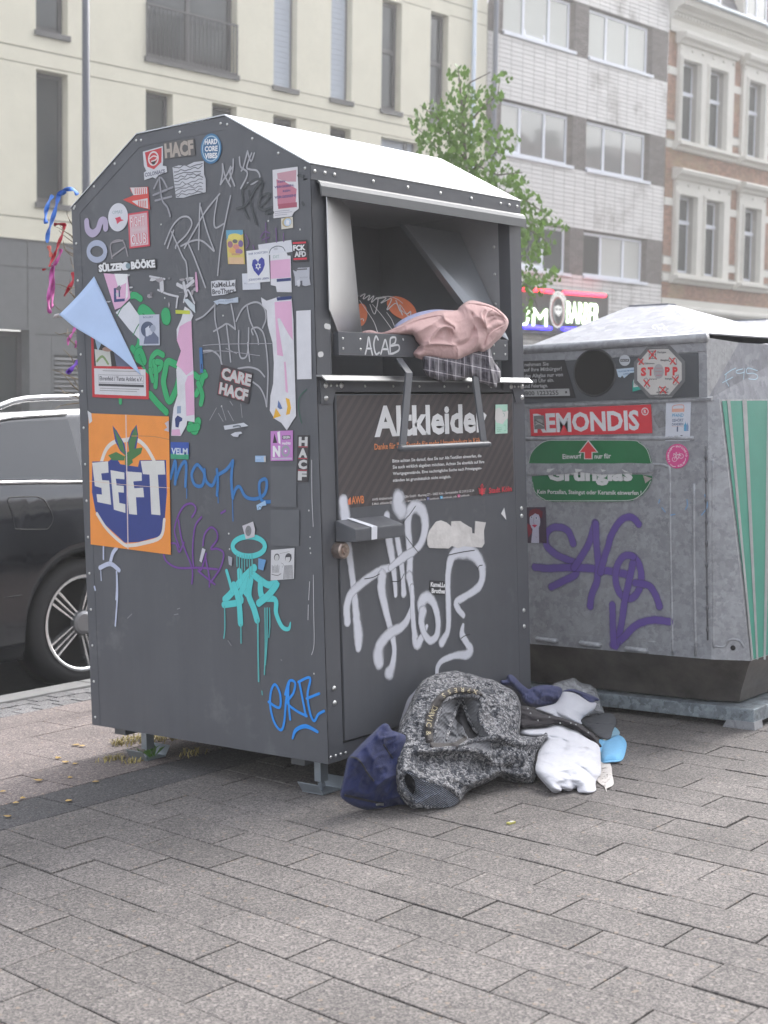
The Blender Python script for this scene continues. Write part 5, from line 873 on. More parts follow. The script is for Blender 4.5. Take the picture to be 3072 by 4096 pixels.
# more stickers on the glass container
G_('white PFAND GEHÖRT DANEBEN notice with bottles', zG((482, 1187), (770, 1177), (470, 1637)), (.56, .58, .64), [('s', [(.26, .25), (.27, .12), (.4, .08), (.65, .08), (.72, .12), (.73, .25)], .03, (.62, .3, .24)), ('r', .26, .17, .47, .09, (.66, .36, .28)), ('t', 'PFAND', .26, .295, .46, .09, (.1, .3, .48), .02), ('t', 'GEHÖRT', .26, .43, .46, .075, (.1, .13, .22), .02), ('t', 'DANEBEN', .26, .535, .46, .065, (.1, .13, .22), .02), ('r', .26, .62, .47, .007, (.6, .3, .22)), ('r', .46, .63, .055, .13, (.1, .12, .2)), ('p', [(.75, .75), (.75, .6), (.79, .55), (.8, .5), (.82, .55), (.86, .6), (.86, .75)], (.1, .32, .5)), ('p', [(.84, .75), (.84, .62), (.87, .57), (.88, .52), (.9, .57), (.93, .62), (.93, .75)], (.2, .28, .45)), ('r', .1, .875, .2, .006, (.15, .18, .3)), ('r', .36, .87, .16, .01, (.2, .2, .2)), ('c', .66, .865, .05, .012, (.08, .08, .1)), ('r', .1, .94, .22, .006, (.15, .18, .3)), ('r', .4, .94, .24, .006, (.15, .18, .3)), ('r', .76, .935, .16, .012, (.1, .1, .15))], name='notice')
PK2 = (.60, .07, .24)
G_('round pink FAHRRAD ENTSCHEID KÖLN sticker', z5((1028, 1048), (1170, 1042), (1030, 1200)), PK2, [('a', 'ENTSCHEID', .5, .5, .36, .36, 1.75, -.1, .075, WHT), ('a', 'FAHRRAD', .5, .5, .36, .36, 3.75, 2.2, .075, WHT), ('a', 'KÖLN', .5, .5, .44, .44, 4.75, 5.6, .085, WHT), ('s', [(.20, .2), (.3, .12), (.38, .09)], .02, WHT), ('s', [(.86, .6), (.84, .7), (.76, .8)], .02, WHT), ('s', [(.2, .82), (.3, .9), (.42, .92)], .02, WHT)]
   + [('s', [(.38+.1*math.cos(t), .62+.09*math.sin(t)) for t in [2*math.pi*i/12 for i in range(13)]], .014, WHT), ('s', [(.67+.1*math.cos(t), .50+.09*math.sin(t)) for t in [2*math.pi*i/12 for i in range(13)]], .014, WHT), ('s', [(.38, .62), (.46, .46), (.6, .44), (.67, .5)], .016, WHT), ('s', [(.46, .46), (.52, .62), (.60, .44)], .016, WHT), ('s', [(.34, .48), (.36, .38), (.42, .45), (.46, .34), (.5, .46)], .016, WHT), ('s', [(.58, .36), (.60, .44)], .016, WHT)], circ)
G_('sticker with a painted woman with a dark red fringe', z6((166, 277), (284, 276), (174, 498)), (.06, .035, .06), [('p', [(.15, .1), (.5, .03), (.85, .12), (.8, .3), (.5, .26), (.2, .3)], (.14, .02, .03)), ('c', .42, .38, .28, .26, (.50, .48, .58)), ('p', [(.3, .55), (.62, .55), (.6, 1), (.18, 1)], (.50, .48, .58)), ('p', [(.1, .2), (.3, .05), (.7, .05), (.8, .25), (.45, .17), (.15, .28)], (.16, .02, .035)), ('c', .26, .28, .08, .04, (.62, .62, .66)), ('c', .26, .28, .03, .025, (.08, .1, .25)), ('c', .5, .30, .09, .045, (.62, .62, .66)), ('c', .5, .30, .035, .03, (.08, .1, .25)), ('s', [(.38, .3), (.33, .43), (.4, .45)], .015, (.2, .1, .2)), ('p', [(.25, .5), (.38, .48), (.55, .5), (.4, .57)], (.5, .03, .08)), ('p', [(.0, .45), (.2, .5), (.25, .7), (.05, .85)], (.25, .03, .05)), ('s', [(.42, .82), (.48, .84), (.5, .81)], .012, (.15, .1, .15))])
px_on(z5((950, 875), (1000, 840), (1015, 845), (1030, 935), (985, 948), (960, 905)), M('glue_square', (.20, .20, .21), .6, var=.3, vs_=60), .0015, 'faded dark glue square', name='glue_mark', th=.0004)
VI = spray('violet_spray', (.14, .085, .33), .55, dens=.86)
graffiti(gc, GP, 'large violet spray tag on the galvanised front', [z6((455, 500), (420, 420), (340, 400), (290, 440), (290, 510), (350, 570), (420, 600), (470, 630), (470, 690), (400, 730), (320, 770)), z6((218, 648), (300, 655), (420, 650), (560, 655), (700, 675), (800, 695)), z6((590, 375), (560, 480), (520, 560), (460, 650)), z6((595, 380), (600, 520), (610, 640), (600, 740), (570, 820), (560, 890)), z6((860, 380), (820, 340), (760, 350), (700, 430), (670, 520), (645, 600), (625, 680)), z6(*[(797+80*math.cos(t), 708+135*math.sin(t)) for t in [2*math.pi*i/16-1.2 for i in range(17)]]), z6((825, 620), (800, 740), (775, 850), (760, 960), (740, 1060), (710, 1140), (700, 960), (698, 880)), z6((700, 1130), (760, 1090), (840, 1010), (940, 975), (1050, 985)), z6((840, 745), (920, 760), (960, 810), (990, 890))], VI, 40, .002)
graffiti(gc, GP, 'blue and pink remains of round stickers', [z6((1060, 325), (1085, 320)), z6((1150, 290), (1162, 265), (1160, 230)), z6((990, 230), (985, 250)), z6((1005, 280), (1025, 305)), z6((1270, 200), (1285, 270), (1250, 325))], spray('blue_remains', (.22, .36, .55), .3), 6, .002)
# galvanised details: pressed beads, buttons, weld seam, dent dot
BEAD = GALV
def bead(pts, w=.010, h=.004, name='pressed_bead'):
    mb = MB(); P = [GP.uv(q) for q in pts]; sm = smooth_path(P, 4); mb.tube([GP.at(u, v, -.003) for u, v in sm], w*.7, 6); return mb.build(name, BEAD, gc, smooth=True)
bead(z6((165, 10), (600, 10), (960, 12), (1030, 25), (1050, 60), (1052, 400), (1060, 800), (1068, 1190))); bead(z5((150, 1014), (700, 1012), (1200, 1010)), .014)
bead(z6((380, 380), (560, 378), (680, 385), (705, 420), (710, 560), (712, 760)), .005); bead(z6((1200, 130), (1200, 600), (1210, 1200)), .011)
bead(z6((175, 1045), (500, 1070), (960, 1110)), .005); bead(z6((1190, 390), (1190, 700)), .004)
for q in (((232, 1092), (350, 1106)), ((500, 1118), (620, 1130)), ((782, 1152), (912, 1166))):
    mb = MB(); a_, b_ = [hit(*p, GP.o, GP.n) for p in z6(*q)]; mb.tube([a_+Vector((.004, 0, 0)), a_.lerp(b_, .04)-Vector((.006, 0, 0)), a_.lerp(b_, .96)-Vector((.006, 0, 0)), b_+Vector((.004, 0, 0))], .011, 10); mb.build('pressed_boss', GALV, gc, smooth=True)
mb = MB(); pts_ = [hit(*q, GP.o, GP.n) for q in z6((1274, -100), (1276, 200), (1278, 500), (1282, 800), (1286, 1100))]; mb.tube(pts_, .004, 6); 
for k in range(9): p = pts_[0].lerp(pts_[-1], (k+.5)/9); mb.tube([p-Vector((.001, 0, .012)), p-Vector((.003, 0, 0)), p+Vector((-.001, 0, .012))], [.003, .006, .003], 6)
mb.build('weld_seam', M('weld_dark', (.15, .15, .16), .6, .5), gc, smooth=True)
NF = Vector((-.966, -.26, 0)).normalized(); CP = Plane((XF, GY0, 0), (.26, -.966, 0), NF)
mb = MB(); P_ = [CP.uv(q) for q in z6((1318, -20), (1316, 400), (1320, 800), (1320, 1120), (1335, 1138), (1390, 1140), (1410, 1105), (1450, 1095), (1490, 1110), (1508, 1145))]; mb.tube([CP.at(u, v, -.002) for u, v in smooth_path(P_, 4)], .005, 6); mb.build('pressed_bead', GALV, gc, smooth=True)
hp = hit(*z6((1443, 1147))[0], CP.o, CP.n); mb = MB(); mb.tube([hp, hp+NF*.003], .0095, 16); mb.build('drain_hole', BLK, gc)
# chalk writing on the hood slope and roof
sv = [Vector((XF, GY0, 1.245)), Vector((XF+.27, GY0, 1.466)), Vector((XF+.5, GY0-.042, 1.245))]; sn_ = (sv[2]-sv[0]).cross(sv[1]-sv[0]).normalized(); SL = Plane(sv[0], Vector((1, 0, 0)), sn_)
SL = Plane(sv[0], (Vector((1, 0, 0))-sn_*sn_.x), sn_)
graffiti(gc, SL, 'light blue chalk writing F 95', [zG((1170, 860), (1165, 930), (1200, 1000)), zG((1150, 870), (1220, 820), (1280, 790)), zG((1125, 960), (1245, 895)), zG((1360, 800), (1290, 820), (1295, 850), (1370, 840), (1385, 790), (1375, 860), (1370, 920)), zG((1530, 820), (1420, 790), (1410, 850), (1480, 850), (1535, 880), (1510, 920), (1430, 915))], spray('chalk_blue', (.40, .55, .66), .7), 4, .002)
rn = (Vector((2.05, yc0-.092, 1.650))-Vector((XF, GY0, 1.494))).cross(Vector((XF, GY1, 1.494))-Vector((XF, GY0, 1.494))).normalized() if False else (Vector((XF, GY1, 1.494))-Vector((XF, GY0, 1.494))).cross(Vector((2.05, -.115, 1.650))-Vector((XF, GY0, 1.494))).normalized()
if rn.z < 0: rn = -rn
RP = Plane((XF, GY0, 1.494), (0, -1, 0), rn)
graffiti(gc, RP, 'small white scribbled name on the roof', [zG((265, 355), (320, 350), (380, 320), (340, 300), (320, 330), (360, 350), (320, 370)), zG((380, 340), (400, 330), (385, 355), (410, 350)), zG((420, 330), (415, 360)), zG((400, 300), (430, 285), (440, 300)), zG((440, 340), (460, 310), (455, 360)), zG((470, 345), (510, 310), (480, 340), (500, 370)), zG((360, 378), (385, 372), (395, 382))], spray('white_pen', (.6, .6, .63), .2), 1.2, .004)

# ================================================================ buildings across the street (their own true vertical; the square slopes 2.6 degrees)
FM = np.array([[0.9966, 0.0815, 0.0099], [-0.0809, 0.9956, -0.0477], [-0.0137, 0.0467, 0.9988]])
fe, fn, fu = [Vector(FM[:, i]) for i in range(3)]
fe.normalize(); fn = (fn-fe*fn.dot(fe)).normalized(); fu = fe.cross(fn)
FD_ = 23.587; FO = CAM+fn*FD_-fu*1.17
def fhit(px, py, d=0.):          # picture point -> (s, h) on the facade plane shifted d behind
    P = hit(px, py, FO+fn*d, fn)-FO; return P.dot(fe), P.dot(fu)
def ffit(rx, ry, rz): return Matrix(((fe.x, fn.x, fu.x, rx), (fe.y, fn.y, fu.y, ry), (fe.z, fn.z, fu.z, rz), (0, 0, 0, 1)))
def froot(name, label, cat, s0, d0=0., h0=0., group=None):
    o = bpy.data.objects.new(name, None); col.objects.link(o); p = FO+fe*s0+fn*d0+fu*h0; o.matrix_world = ffit(*p); return tag(o, label, cat, group)
def wall_holes(mb, s0, s1, h0, h1, holes, d=0., m=0, mr_=0):
    """front sheet with openings (a, b, c, e, depth, back material or None)"""
    S_ = sorted({s0, s1, *[x for o in holes for x in o[:2] if s0 < x < s1]}); H_ = sorted({h0, h1, *[x for o in holes for x in o[2:4] if h0 < x < h1]})
    for i in range(len(S_)-1):
        run = None
        for j in range(len(H_)-1):
            cs, ch = (S_[i]+S_[i+1])/2, (H_[j]+H_[j+1])/2; solid = not any(o[0] < cs < o[1] and o[2] < ch < o[3] for o in holes)
            if solid: run = run or [H_[j], None]; run[1] = H_[j+1]
            if (not solid or j == len(H_)-2) and run: mb.face([(S_[i], d, run[0]), (S_[i+1], d, run[0]), (S_[i+1], d, run[1]), (S_[i], d, run[1])], m); run = None
    for o in holes:
        a, b, c, e, dp = o[:5]; mk_ = o[5] if len(o) > 5 else None
        mb.face([(a, d, c), (a, d+dp, c), (a, d+dp, e), (a, d, e)][::-1], mr_); mb.face([(b, d, c), (b, d, e), (b, d+dp, e), (b, d+dp, c)][::-1], mr_)
        mb.face([(a, d, e), (a, d+dp, e), (b, d+dp, e), (b, d, e)][::-1], mr_); mb.face([(a, d, c), (b, d, c), (b, d+dp, c), (a, d+dp, c)][::-1], mr_)
        if mk_ is not None: mb.face([(a, d+dp, c), (b, d+dp, c), (b, d+dp, e), (a, d+dp, e)], mk_)
GLS = M('window_glass', (.03, .036, .04), .05, 0, spec=.55); GLD = M('dark_glass', (.035, .042, .044), .05, 0, spec=.6)
CUR = M('curtain_behind_glass', (.42, .42, .40), .35, 0, coat=.7); WFR = M('white_frame', (.66, .68, .74), .4); DFR = M('dark_frame', (.075, .07, .075), .5)
DKR = M('dark_room', (.03, .028, .026), .8)
def window(parent, s0, s1, h0, h1, d, fmat, cols=(1.,), trans=None, glass=GLS, fw_=.055, gms=None, th=.05, name='window'):
    """frame with sashes; returns the frame object, panes are its children"""
    mb = MB(); mb.box(s0, s1, d, d+th, h0, h0+fw_); mb.box(s0, s1, d, d+th, h1-fw_, h1); mb.box(s0, s0+fw_, d, d+th, h0+fw_, h1-fw_); mb.box(s1-fw_, s1, d, d+th, h0+fw_, h1-fw_)
    tot = sum(cols); x = s0; xs = []
    for c in cols[:-1]: x += (s1-s0)*c/tot; xs.append(x)
    for x in xs: mb.box(x-fw_*.6, x+fw_*.6, d-.004, d+th, h0+fw_, h1-fw_)
    if trans: mb.box(s0+fw_, s1-fw_, d-.012, d+th, trans-fw_*.6, trans+fw_*.6)
    o = mb.build(name, fmat, parent); edges = [s0+fw_]+xs+[s1-fw_]; hs = [h0+fw_]+([trans] if trans else [])+[h1-fw_]
    k = 0
    for i in range(len(edges)-1):
        for j in range(len(hs)-1):
            a, b = edges[i]+(.035 if i else 0), edges[i+1]-(.035 if i < len(edges)-2 else 0); gm = (gms[k % len(gms)] if gms else glass); k += 1
            q = MB(); q.box(a, b, d+.022, d+.03, hs[j], hs[j+1]); q.build('pane', gm, o)
    return o

# ---- cream rendered building
CREAM = M('cream_render', (.68, .645, .53), .85, var=.05, vs_=1.5, bump=.003, bs=9); CREAMD = M('cream_groove', (.33, .31, .26), .9); BASEG = M('grey_plinth', (.150, .152, .156), .75, var=.06)
cb_ = froot('apartment_building', 'cream rendered apartment building with tall narrow dark windows', 'building', 0)
op = [(14.98, 15.66, 4.62, 7.02, .26), (14.98, 15.66, 7.72, 10.2, .26), (17.44, 19.74, 7.67, 10.2, .26), (17.44, 18.10, 4.62, 7.04, .26), (19.09, 19.74, 4.62, 7.04, .26), (20.74, 21.40, 4.62, 7.04, .26), (22.40, 23.04, 4.62, 7.04, .26), (24.0, 25.25, 4.62, 7.02, .26),
      (20.74, 21.40, 7.64, 10.2, .26), (22.40, 23.04, 7.64, 10.2, .26), (23.98, 24.62, 7.64, 10.08, .26), (25.60, 26.22, 7.64, 10.12, .26), (11.5, 13.6, 7.7, 10.2, .26), (12.2, 12.9, 4.6, 7.0, .26), (14.98, 15.66, 10.75, 13, .26), (17.44, 19.74, 10.75, 13, .26), (24.0, 24.62, 10.7, 13, .26), (25.6, 26.22, 10.7, 13, .26)]
gv = [(8, 27.62, 7.345, 7.37, .02, 1), (19.76, 20.72, 7.60, 7.62, .02, 1), (21.42, 22.38, 7.60, 7.62, .02, 1), (23.06, 23.96, 7.60, 7.62, .02, 1), (24.64, 25.58, 7.60, 7.62, .02, 1), (26.24, 27.62, 7.60, 7.62, .02, 1), (8, 27.62, 7.065, 7.085, .02, 1), (8, 27.62, 4.30, 4.325, .02, 1), (8, 27.62, 10.42, 10.445, .02, 1), (24.64, 25.58, 10.13, 10.15, .02, 1), (26.24, 27.62, 10.13, 10.15, .02, 1)]
mb = MB(); wall_holes(mb, 8, 27.62, 3.92, 13.2, op+gv); mb.face([(27.62, 0, 0), (27.62, 10, 0), (27.62, 10, 13.2), (27.62, 0, 13.2)]); mb.face([(8, 0, 13.2), (27.62, 0, 13.2), (27.62, 10, 13.2), (8, 10, 13.2)]); mb.build('wall', [CREAM, CREAMD], cb_)
gb = [(8.0, 14.83, -.4, 2.27, .3), (15.36, 15.9, 1.04, 1.83, .05, 1)]
gj = [(8, 27.62, 3.405, 3.425, .02, 1), (14.78, 14.80, 2.29, 3.92, .02, 1), (18.2, 18.22, -1, 3.92, .02, 1), (8, 27.62, 2.19, 2.205, .02, 1)] 
gj = [(8, 27.62, 3.405, 3.42, .02, 1), (14.79, 14.805, 2.3, 3.4, .02, 1), (14.79, 14.805, 3.43, 3.92, .02, 1), (14.95, 27.62, 2.19, 2.205, .02, 1), (18.2, 18.22, 2.3, 3.4, .02, 1), (15.3, 15.31, -.4, 2.18, .02, 1)]
mb = MB(); wall_holes(mb, 8, 27.62, -1.5, 3.92, gb+gj, d=.03); mb.face([(8, .03, 3.92), (27.62, .03, 3.92), (27.62, 0, 3.92), (8, 0, 3.92)]); mb.build('plinth_wall', [BASEG, M('plinth_joint', (.07, .07, .072), .8)], cb_)
window(cb_, 8, 14.80, -.4, 2.25, .25, DFR, (1, 1, 1, 1), glass=GLS, fw_=.1)
for i in range(9): mb = MB(); z = 1.06+i*.085; mb.prism([(15.37, .02, z), (15.37, .075, z+.05), (15.37, .075, z+.062), (15.37, .02, z+.012)], (.52, 0, 0)); mb.build('louver_slat', M('louver_metal', (.24, .24, .245), .5, .3), cb_)
SHUT = M('roller_shutter', (.44, .48, .55), .55, var=.04); LINT = M('sill_dark', (.12, .115, .115), .5)
for k, o in enumerate(op):
    s0, s1, h0, h1 = o[:4]
    if k in (2, 12, 15): window(cb_, s0+.02, s1-.02, h0+.03, h1-.02, .17, DFR, (1, 1), glass=GLS, fw_=.09)
    elif k in (7, 8, 9):
        mb = MB(); n_ = int((h1-h0)/.055)
        for i in range(n_): mb.box(s0+.01, s1-.01, .17+.006*(i % 2), .19, h0+i*(h1-h0)/n_, h0+(i+1)*(h1-h0)/n_-.004)
        tag(mb.build('roller_shutter', SHUT, cb_), kind='stuff'); mb = MB(); mb.box(s1-.06, s1-.005, .165, .2, h0, h1); mb.build('guide_rail', M('rail_grey', (.20, .20, .21), .5), cb_)
        if k == 7: mb = MB(); mb.box(24.9, 24.99, .13, .19, h0, h1); mb.build('guide_rail', M('rail_grey', (.20, .20, .21), .5), cb_)
    else: window(cb_, s0+.02, s1-.02, h0+.03, h1-.02, .17, DFR, (1,), trans=(8.98 if k in (10, 11) else None), glass=(GLD if k in (3, 4, 5, 6) else GLS), fw_=.08)
    mb = MB(); mb.box(s0-.04, s1+.04, -.05, .17, h0-.10, h0-.001); mb.build('window_sill', LINT, cb_)
# French balcony railing
mb = MB(); mb.box(17.42, 19.72, -.06, -.03, 8.64, 8.68); mb.box(17.42, 19.72, -.06, -.03, 7.66, 7.70); mb.build('railing_rail', DFR, cb_)
for i in range(24): mb = MB(); x = 17.44+i*.0985; w_ = .03 if i in (0, 10, 11, 23) else .009; mb.box(x-w_/2, x+w_/2, -.052, -.038, 7.70, 8.64); mb.build('railing_bar', DFR, cb_)
# ---- downpipes
def pipe(name, label, s, d, r, h0, h1, mat, joints=()):
    o = froot(name, label, 'downpipe', s, d, 0); mb = MB(); mb.tube([(0, 0, h0), (0, 0, h1)], r, 14)
    o2 = mb.build('pipe', mat, o, smooth=False)
    for z in joints: q = MB(); q.tube([(0, 0, z), (0, 0, z+.06)], r+.012, 12); q.build('pipe_clamp', mat, o)
pipe('downpipe', 'pale zinc downpipe on the cream building above the young tree', 27.03, -.10, .055, -.5, 13, M('zinc_light', (.50, .56, .66), .3, .5), (9.35, 6.4, 3.4))
pipe('downpipe', 'dark grey downpipe in the gap beside the tiled building', 27.80, -.12, .065, -.5, 13, M('pipe_dark', (.16, .17, .2), .45, .3), (8.4, 5.2))

# ---- white tiled building
TILE = M('glazed_tile', (.63, .61, .60), .38, var=.05, vs_=1.2, rand=.05, dirt=('6f6660', .9, .5, .78)); GROUT = M('tile_grout', (.17, .155, .145), .9); BRN = M('brown_clinker', (.135, .115, .108), .7, rand=.18, var=.1)
tb = froot('tiled_building', 'white tiled apartment building with dark brown bands and wide windows', 'building', 0)
SB0, SB1 = 27.66, 35.46; wins = [(28.22, 31.14, 10.10, 11.42), (31.74, 34.68, 10.08, 11.42), (28.22, 31.14, 7.17, 8.52), (31.74, 34.68, 7.17, 8.52), (28.22, 31.14, 4.38, 5.62), (31.74, 34.68, 4.38, 5.62)]
bands = [(10.06, 11.44), (7.16, 8.53), (4.37, 5.64)]
mb = MB(); wall_holes(mb, SB0, SB1, -1.5, 13.4, [(*w, .2) for w in wins], d=.02); mb.face([(SB1, .02, 0), (SB1, 8, 0), (SB1, 8, 13.4), (SB1, .02, 13.4)]); mb.build('wall', GROUT, tb)
TW, TH = .4525, .1105; cand = []
def inband(h): return any(a-.01 < h < b for a, b in bands)
hs = [3.98+TH*i for i in range(4)]+[5.64+i*(7.16-5.64)/14 for i in range(14)]+[8.53+i*(10.06-8.53)/14 for i in range(14)]+[11.44+TH*i for i in range(15)]+[3.98-TH*(i+1) for i in range(14)]
tm = MB(); tm.box(.006, TW-.006, .0, .02, .006, TH-.010, skip=('k',)); tme = tm.data('wall_tile', TILE)
allt = []
for h in hs:
    x = SB0
    while x < SB1-.05: allt.append((x, h, min(TW, SB1-x))); x += TW
def far(t): p = FO+fe*t[0]+fu*t[1]; q = proj(p); vis = q[1] > -20 and q[1] < 1340 and q[0] < 2720 and not (2095 > q[0] and q[1] > 700); return (0 if vis and t[2] > TW*.99 else 1, (p-CAM).length)
allt.sort(key=far); tr_ = MB()
for i, (x, h, w) in enumerate(allt):
    if i < 300 and w > TW*.99: o = bpy.data.objects.new('wall_tile', tme); col.objects.link(o); o.parent = tb; o.location = (x, 0, h)
    else: tr_.box(x+.006, x+w-.006, 0, .02, h+.006, h+TH-.010, skip=('k',))
tag(tr_.build('wall_tiles', TILE, tb), kind='stuff')
br_ = MB()
for a, b in bands:
    n_ = round((b-a)/.078); hh_ = (b-a)/n_
    for i in range(n_):
        x = SB0-(.12 if i % 2 else 0)
        while x < SB1:
            x0, x1 = max(x, SB0), min(x+.24, SB1); h = a+i*hh_; mid_ = (x0+x1)/2
            segs = [(x0, x1)]
            for w in wins:
                if w[2] < h+hh_/2 < w[3]:
                    ns = []
                    for p, q in segs:
                        if q <= w[0] or p >= w[1]: ns.append((p, q))
                        else:
                            if p < w[0]: ns.append((p, w[0]))
                            if q > w[1]: ns.append((w[1], q))
                    segs = ns
            for p, q in segs:
                if q-p > .03: br_.box(p+.004, q-.004, .002, .02, h+.004, h+hh_-.004, skip=('k',))
            x += .24
for w in wins:
    for i in range(int((w[3]-w[2])/.078)): h = w[2]+i*.078; br_.box(w[1]-.002, w[1]+.015, .024, .2, h+.004, h+.072, skip=('r', 'k'))
tag(br_.build('clinker_bricks', BRN, tb), kind='stuff')
SKYR = M('sky_pane', (.10, .11, .115), .03, 0, spec=1.0, coat=1); MIL = M('milky_pane', (.36, .37, .345), .2, coat=.35)
cfg = {0: ((1.02, 1.18, 1.0), [MIL, MIL, MIL]), 1: ((1, 1.1, 1.1), [MIL]*3), 2: ((.95, 1.15, 1.1), [CUR, SKYR, SKYR]), 3: ((1, 1.05, 1.1), [SKYR]*3), 4: ((1, 1, 1), [SKYR, GLS, GLD]), 5: ((1, 1.2, 1), [DKR, CUR, CUR])}
for k, w in enumerate(wins):
    cw, gm = cfg[k]; window(tb, w[0]+.03, w[1]-.10, w[2]+.05, w[3]-.03, .12, WFR, cw, gms=gm, fw_=.075)
    mb = MB(); mb.box(w[0]-.02, w[1]+.02, -.06, .12, w[2]-.035, w[2]+.045); mb.build('window_sill', WFR, tb)
# tilted sashes
for (s0, s1, h0, h1) in ((29.2, 30.05, 10.2, 11.36), (28.3, 29.05, 7.27, 8.45), (29.1, 30.1, 4.5, 5.55)):
    mb = MB(); t = .17
    def tl(s, h, d0=0.): return (s, .115-t*(h-h0)/(h1-h0)*-1+d0, h)
    for (a, b, c, e) in ((s0, s1, h0, h0+.06), (s0, s1, h1-.06, h1), (s0, s0+.06, h0+.06, h1-.06), (s1-.06, s1, h0+.06, h1-.06)): mb.prism([tl(a, c), tl(b, c), tl(b, e), tl(a, e)], (0, .03, 0))
    o = mb.build('tilted_sash', WFR, tb); q = MB(); q.face([tl(s0+.06, h0+.06, .01), tl(s1-.06, h0+.06, .01), tl(s1-.06, h1-.06, .01), tl(s0+.06, h1-.06, .01)]); q.build('pane', MIL, o)

# ---- barber shop sign
SGN = M('sign_black', (.022, .02, .022), .4, var=.2, vs_=3); sg = froot('shop_sign', 'black illuminated sign PREMIUM BARBER with red and blue neon lines', 'shop sign', 0)
mb = MB(); mb.box(25.95, 32.62, -.22, -.02, 2.78, 3.97); mb.build('sign_box', SGN, sg, bevel=.01)
SP = Plane(FO-fn*.22, fe, -fn)
LIT = M('lit_letter', (.86, 1.0, .74), .5, emit=1.35); DG = M('letter_edge', (.10, .22, .05), .5)
def stext(txt, x0p, x1p, ybot, ytop, z):
    for mt, g_, o_ in ((DG, 0, .012), (LIT, .018, .03)):
        O = Vector(SP.uv(z((x0p, ybot))[0])); A = Vector(SP.uv(z((x1p, ybot))[0])); T_ = Vector(SP.uv(z((x0p, ytop))[0])); vs_, fs, a, b = glyphs(txt, .03 if g_ == 0 else .0); mb = MB()
        ww = A.x-O.x; hh2 = (T_.y-O.y); mb.mesh([SP.at(O.x+(p[0]-a)/(b-a)*ww, O.y+p[1]/CAPH*hh2, o_) for p in vs_], fs); o = mb.build('sign_letters', mt, None); o.parent = sg; o.matrix_parent_inverse = sg.matrix_world.inverted()
P_pre = 26.2
stext('PREMIUM', -330, 287, 283, 150, z5); stext('BARBER', 405, 606, 296, 152, z5)
def neon(a, b, c, z=z5, w_=.045):
    p, q = [SP.at(*SP.uv(v), .05) for v in z(a, b)]; mb = MB(); mb.tube([p, q], w_, 8); o = mb.build('neon_tube', c, None); o.parent = sg; o.matrix_parent_inverse = sg.matrix_world.inverted()
RN = M('red_neon', (1.0, .02, .05), .5, emit=2.2); BN = M('blue_neon', (.03, .02, 1.0), .5, emit=2.2)
neon((386, 108), (640, 129), RN); neon((222, 94), (314, 104), RN); neon((138, 90), (208, 94), RN); neon((138, 321), (304, 330), BN); neon((380, 333), (560, 340), BN)
# round bearded emblem
def fel(cx, cy, rx, ry, n=28): return [(cx+rx*math.cos(2*math.pi*i/n), cy+ry*math.sin(2*math.pi*i/n)) for i in range(n)]
def semb(pts, c, off): 
    mb = MB(); P = [SP.uv(q) for q in z5(*pts)]; ar = sum(P[i][0]*P[(i+1) % len(P)][1]-P[(i+1) % len(P)][0]*P[i][1] for i in range(len(P))); P = P if ar > 0 else P[::-1]
    mb.face([SP.at(u, v, off) for u, v in P]); o = mb.build('emblem_shape', c, None); o.parent = sg; o.matrix_parent_inverse = sg.matrix_world.inverted()
EW = M('emblem_white', (.62, .62, .6), .5, emit=.25); ER = M('emblem_red', (.32, .08, .07), .6); EK = M('emblem_black', (.03, .03, .03), .6); EG = M('emblem_grey', (.30, .31, .30), .6)
mb = MB(); emc = SP.uv(z5((348, 215))[0]); 
semb(fel(348, 220, 47, 108), EW, .040); semb(fel(348, 226, 40, 92), ER, .044); semb(fel(348, 226, 33, 80), EG, .048); semb([(297, 182), (305, 140), (325, 108), (350, 99), (378, 110), (398, 145), (400, 178), (385, 165), (372, 140), (350, 125), (330, 130), (312, 160)], EW, .052)
semb([(326, 195), (330, 160), (345, 145), (368, 150), (375, 175), (370, 200), (350, 185)], EK, .056); semb([(330, 195), (350, 188), (370, 198), (372, 225), (360, 245), (340, 245), (328, 225)], EW, .058); semb([(328, 240), (340, 248), (360, 248), (372, 238), (368, 280), (352, 312), (336, 290)], EK, .060)
semb(fel(340, 212, 6, 8, 10), EK, .062); semb(fel(360, 214, 6, 8, 10), EK, .062); semb([(342, 250), (352, 246), (362, 250), (352, 256)], EW, .063)
for i, ch in enumerate('EHRENFELD'):
    t = math.pi*(1.0-.0)-(i+.5)/9*math.pi; O = (348+43*math.cos(t), 172-55*math.sin(t)); u, v = SP.uv(z5(O)[0]); vs_, fs, a, b = glyphs(ch, .02); mb = MB(); ang = t-math.pi/2
    mb.mesh([SP.at(u+((p[0]-(a+b)/2)*math.cos(ang)*.1-(p[1]-.36)*math.sin(ang)*.12), v+((p[0]-(a+b)/2)*math.sin(ang)*.1+(p[1]-.36)*math.cos(ang)*.12), .055) for p in vs_], fs); o = mb.build('emblem_letter', EK, None); o.parent = sg; o.matrix_parent_inverse = sg.matrix_world.inverted()

# ---- brick building
BRK = M('red_brown_brick', (.31, .165, .11), .85, rand=.22, var=.1, vs_=2, dirt=('9c8a68', .45, .50, .66)); MORT = M('mortar', (.34, .32, .29), .9); STUC = M('stucco_trim', (.62, .60, .55), .8, var=.05)
bb = froot('brick_building', 'old brick house with cream stucco window surrounds and slate mansard roof', 'building', 0)
B0, B1 = 35.50, 46.0
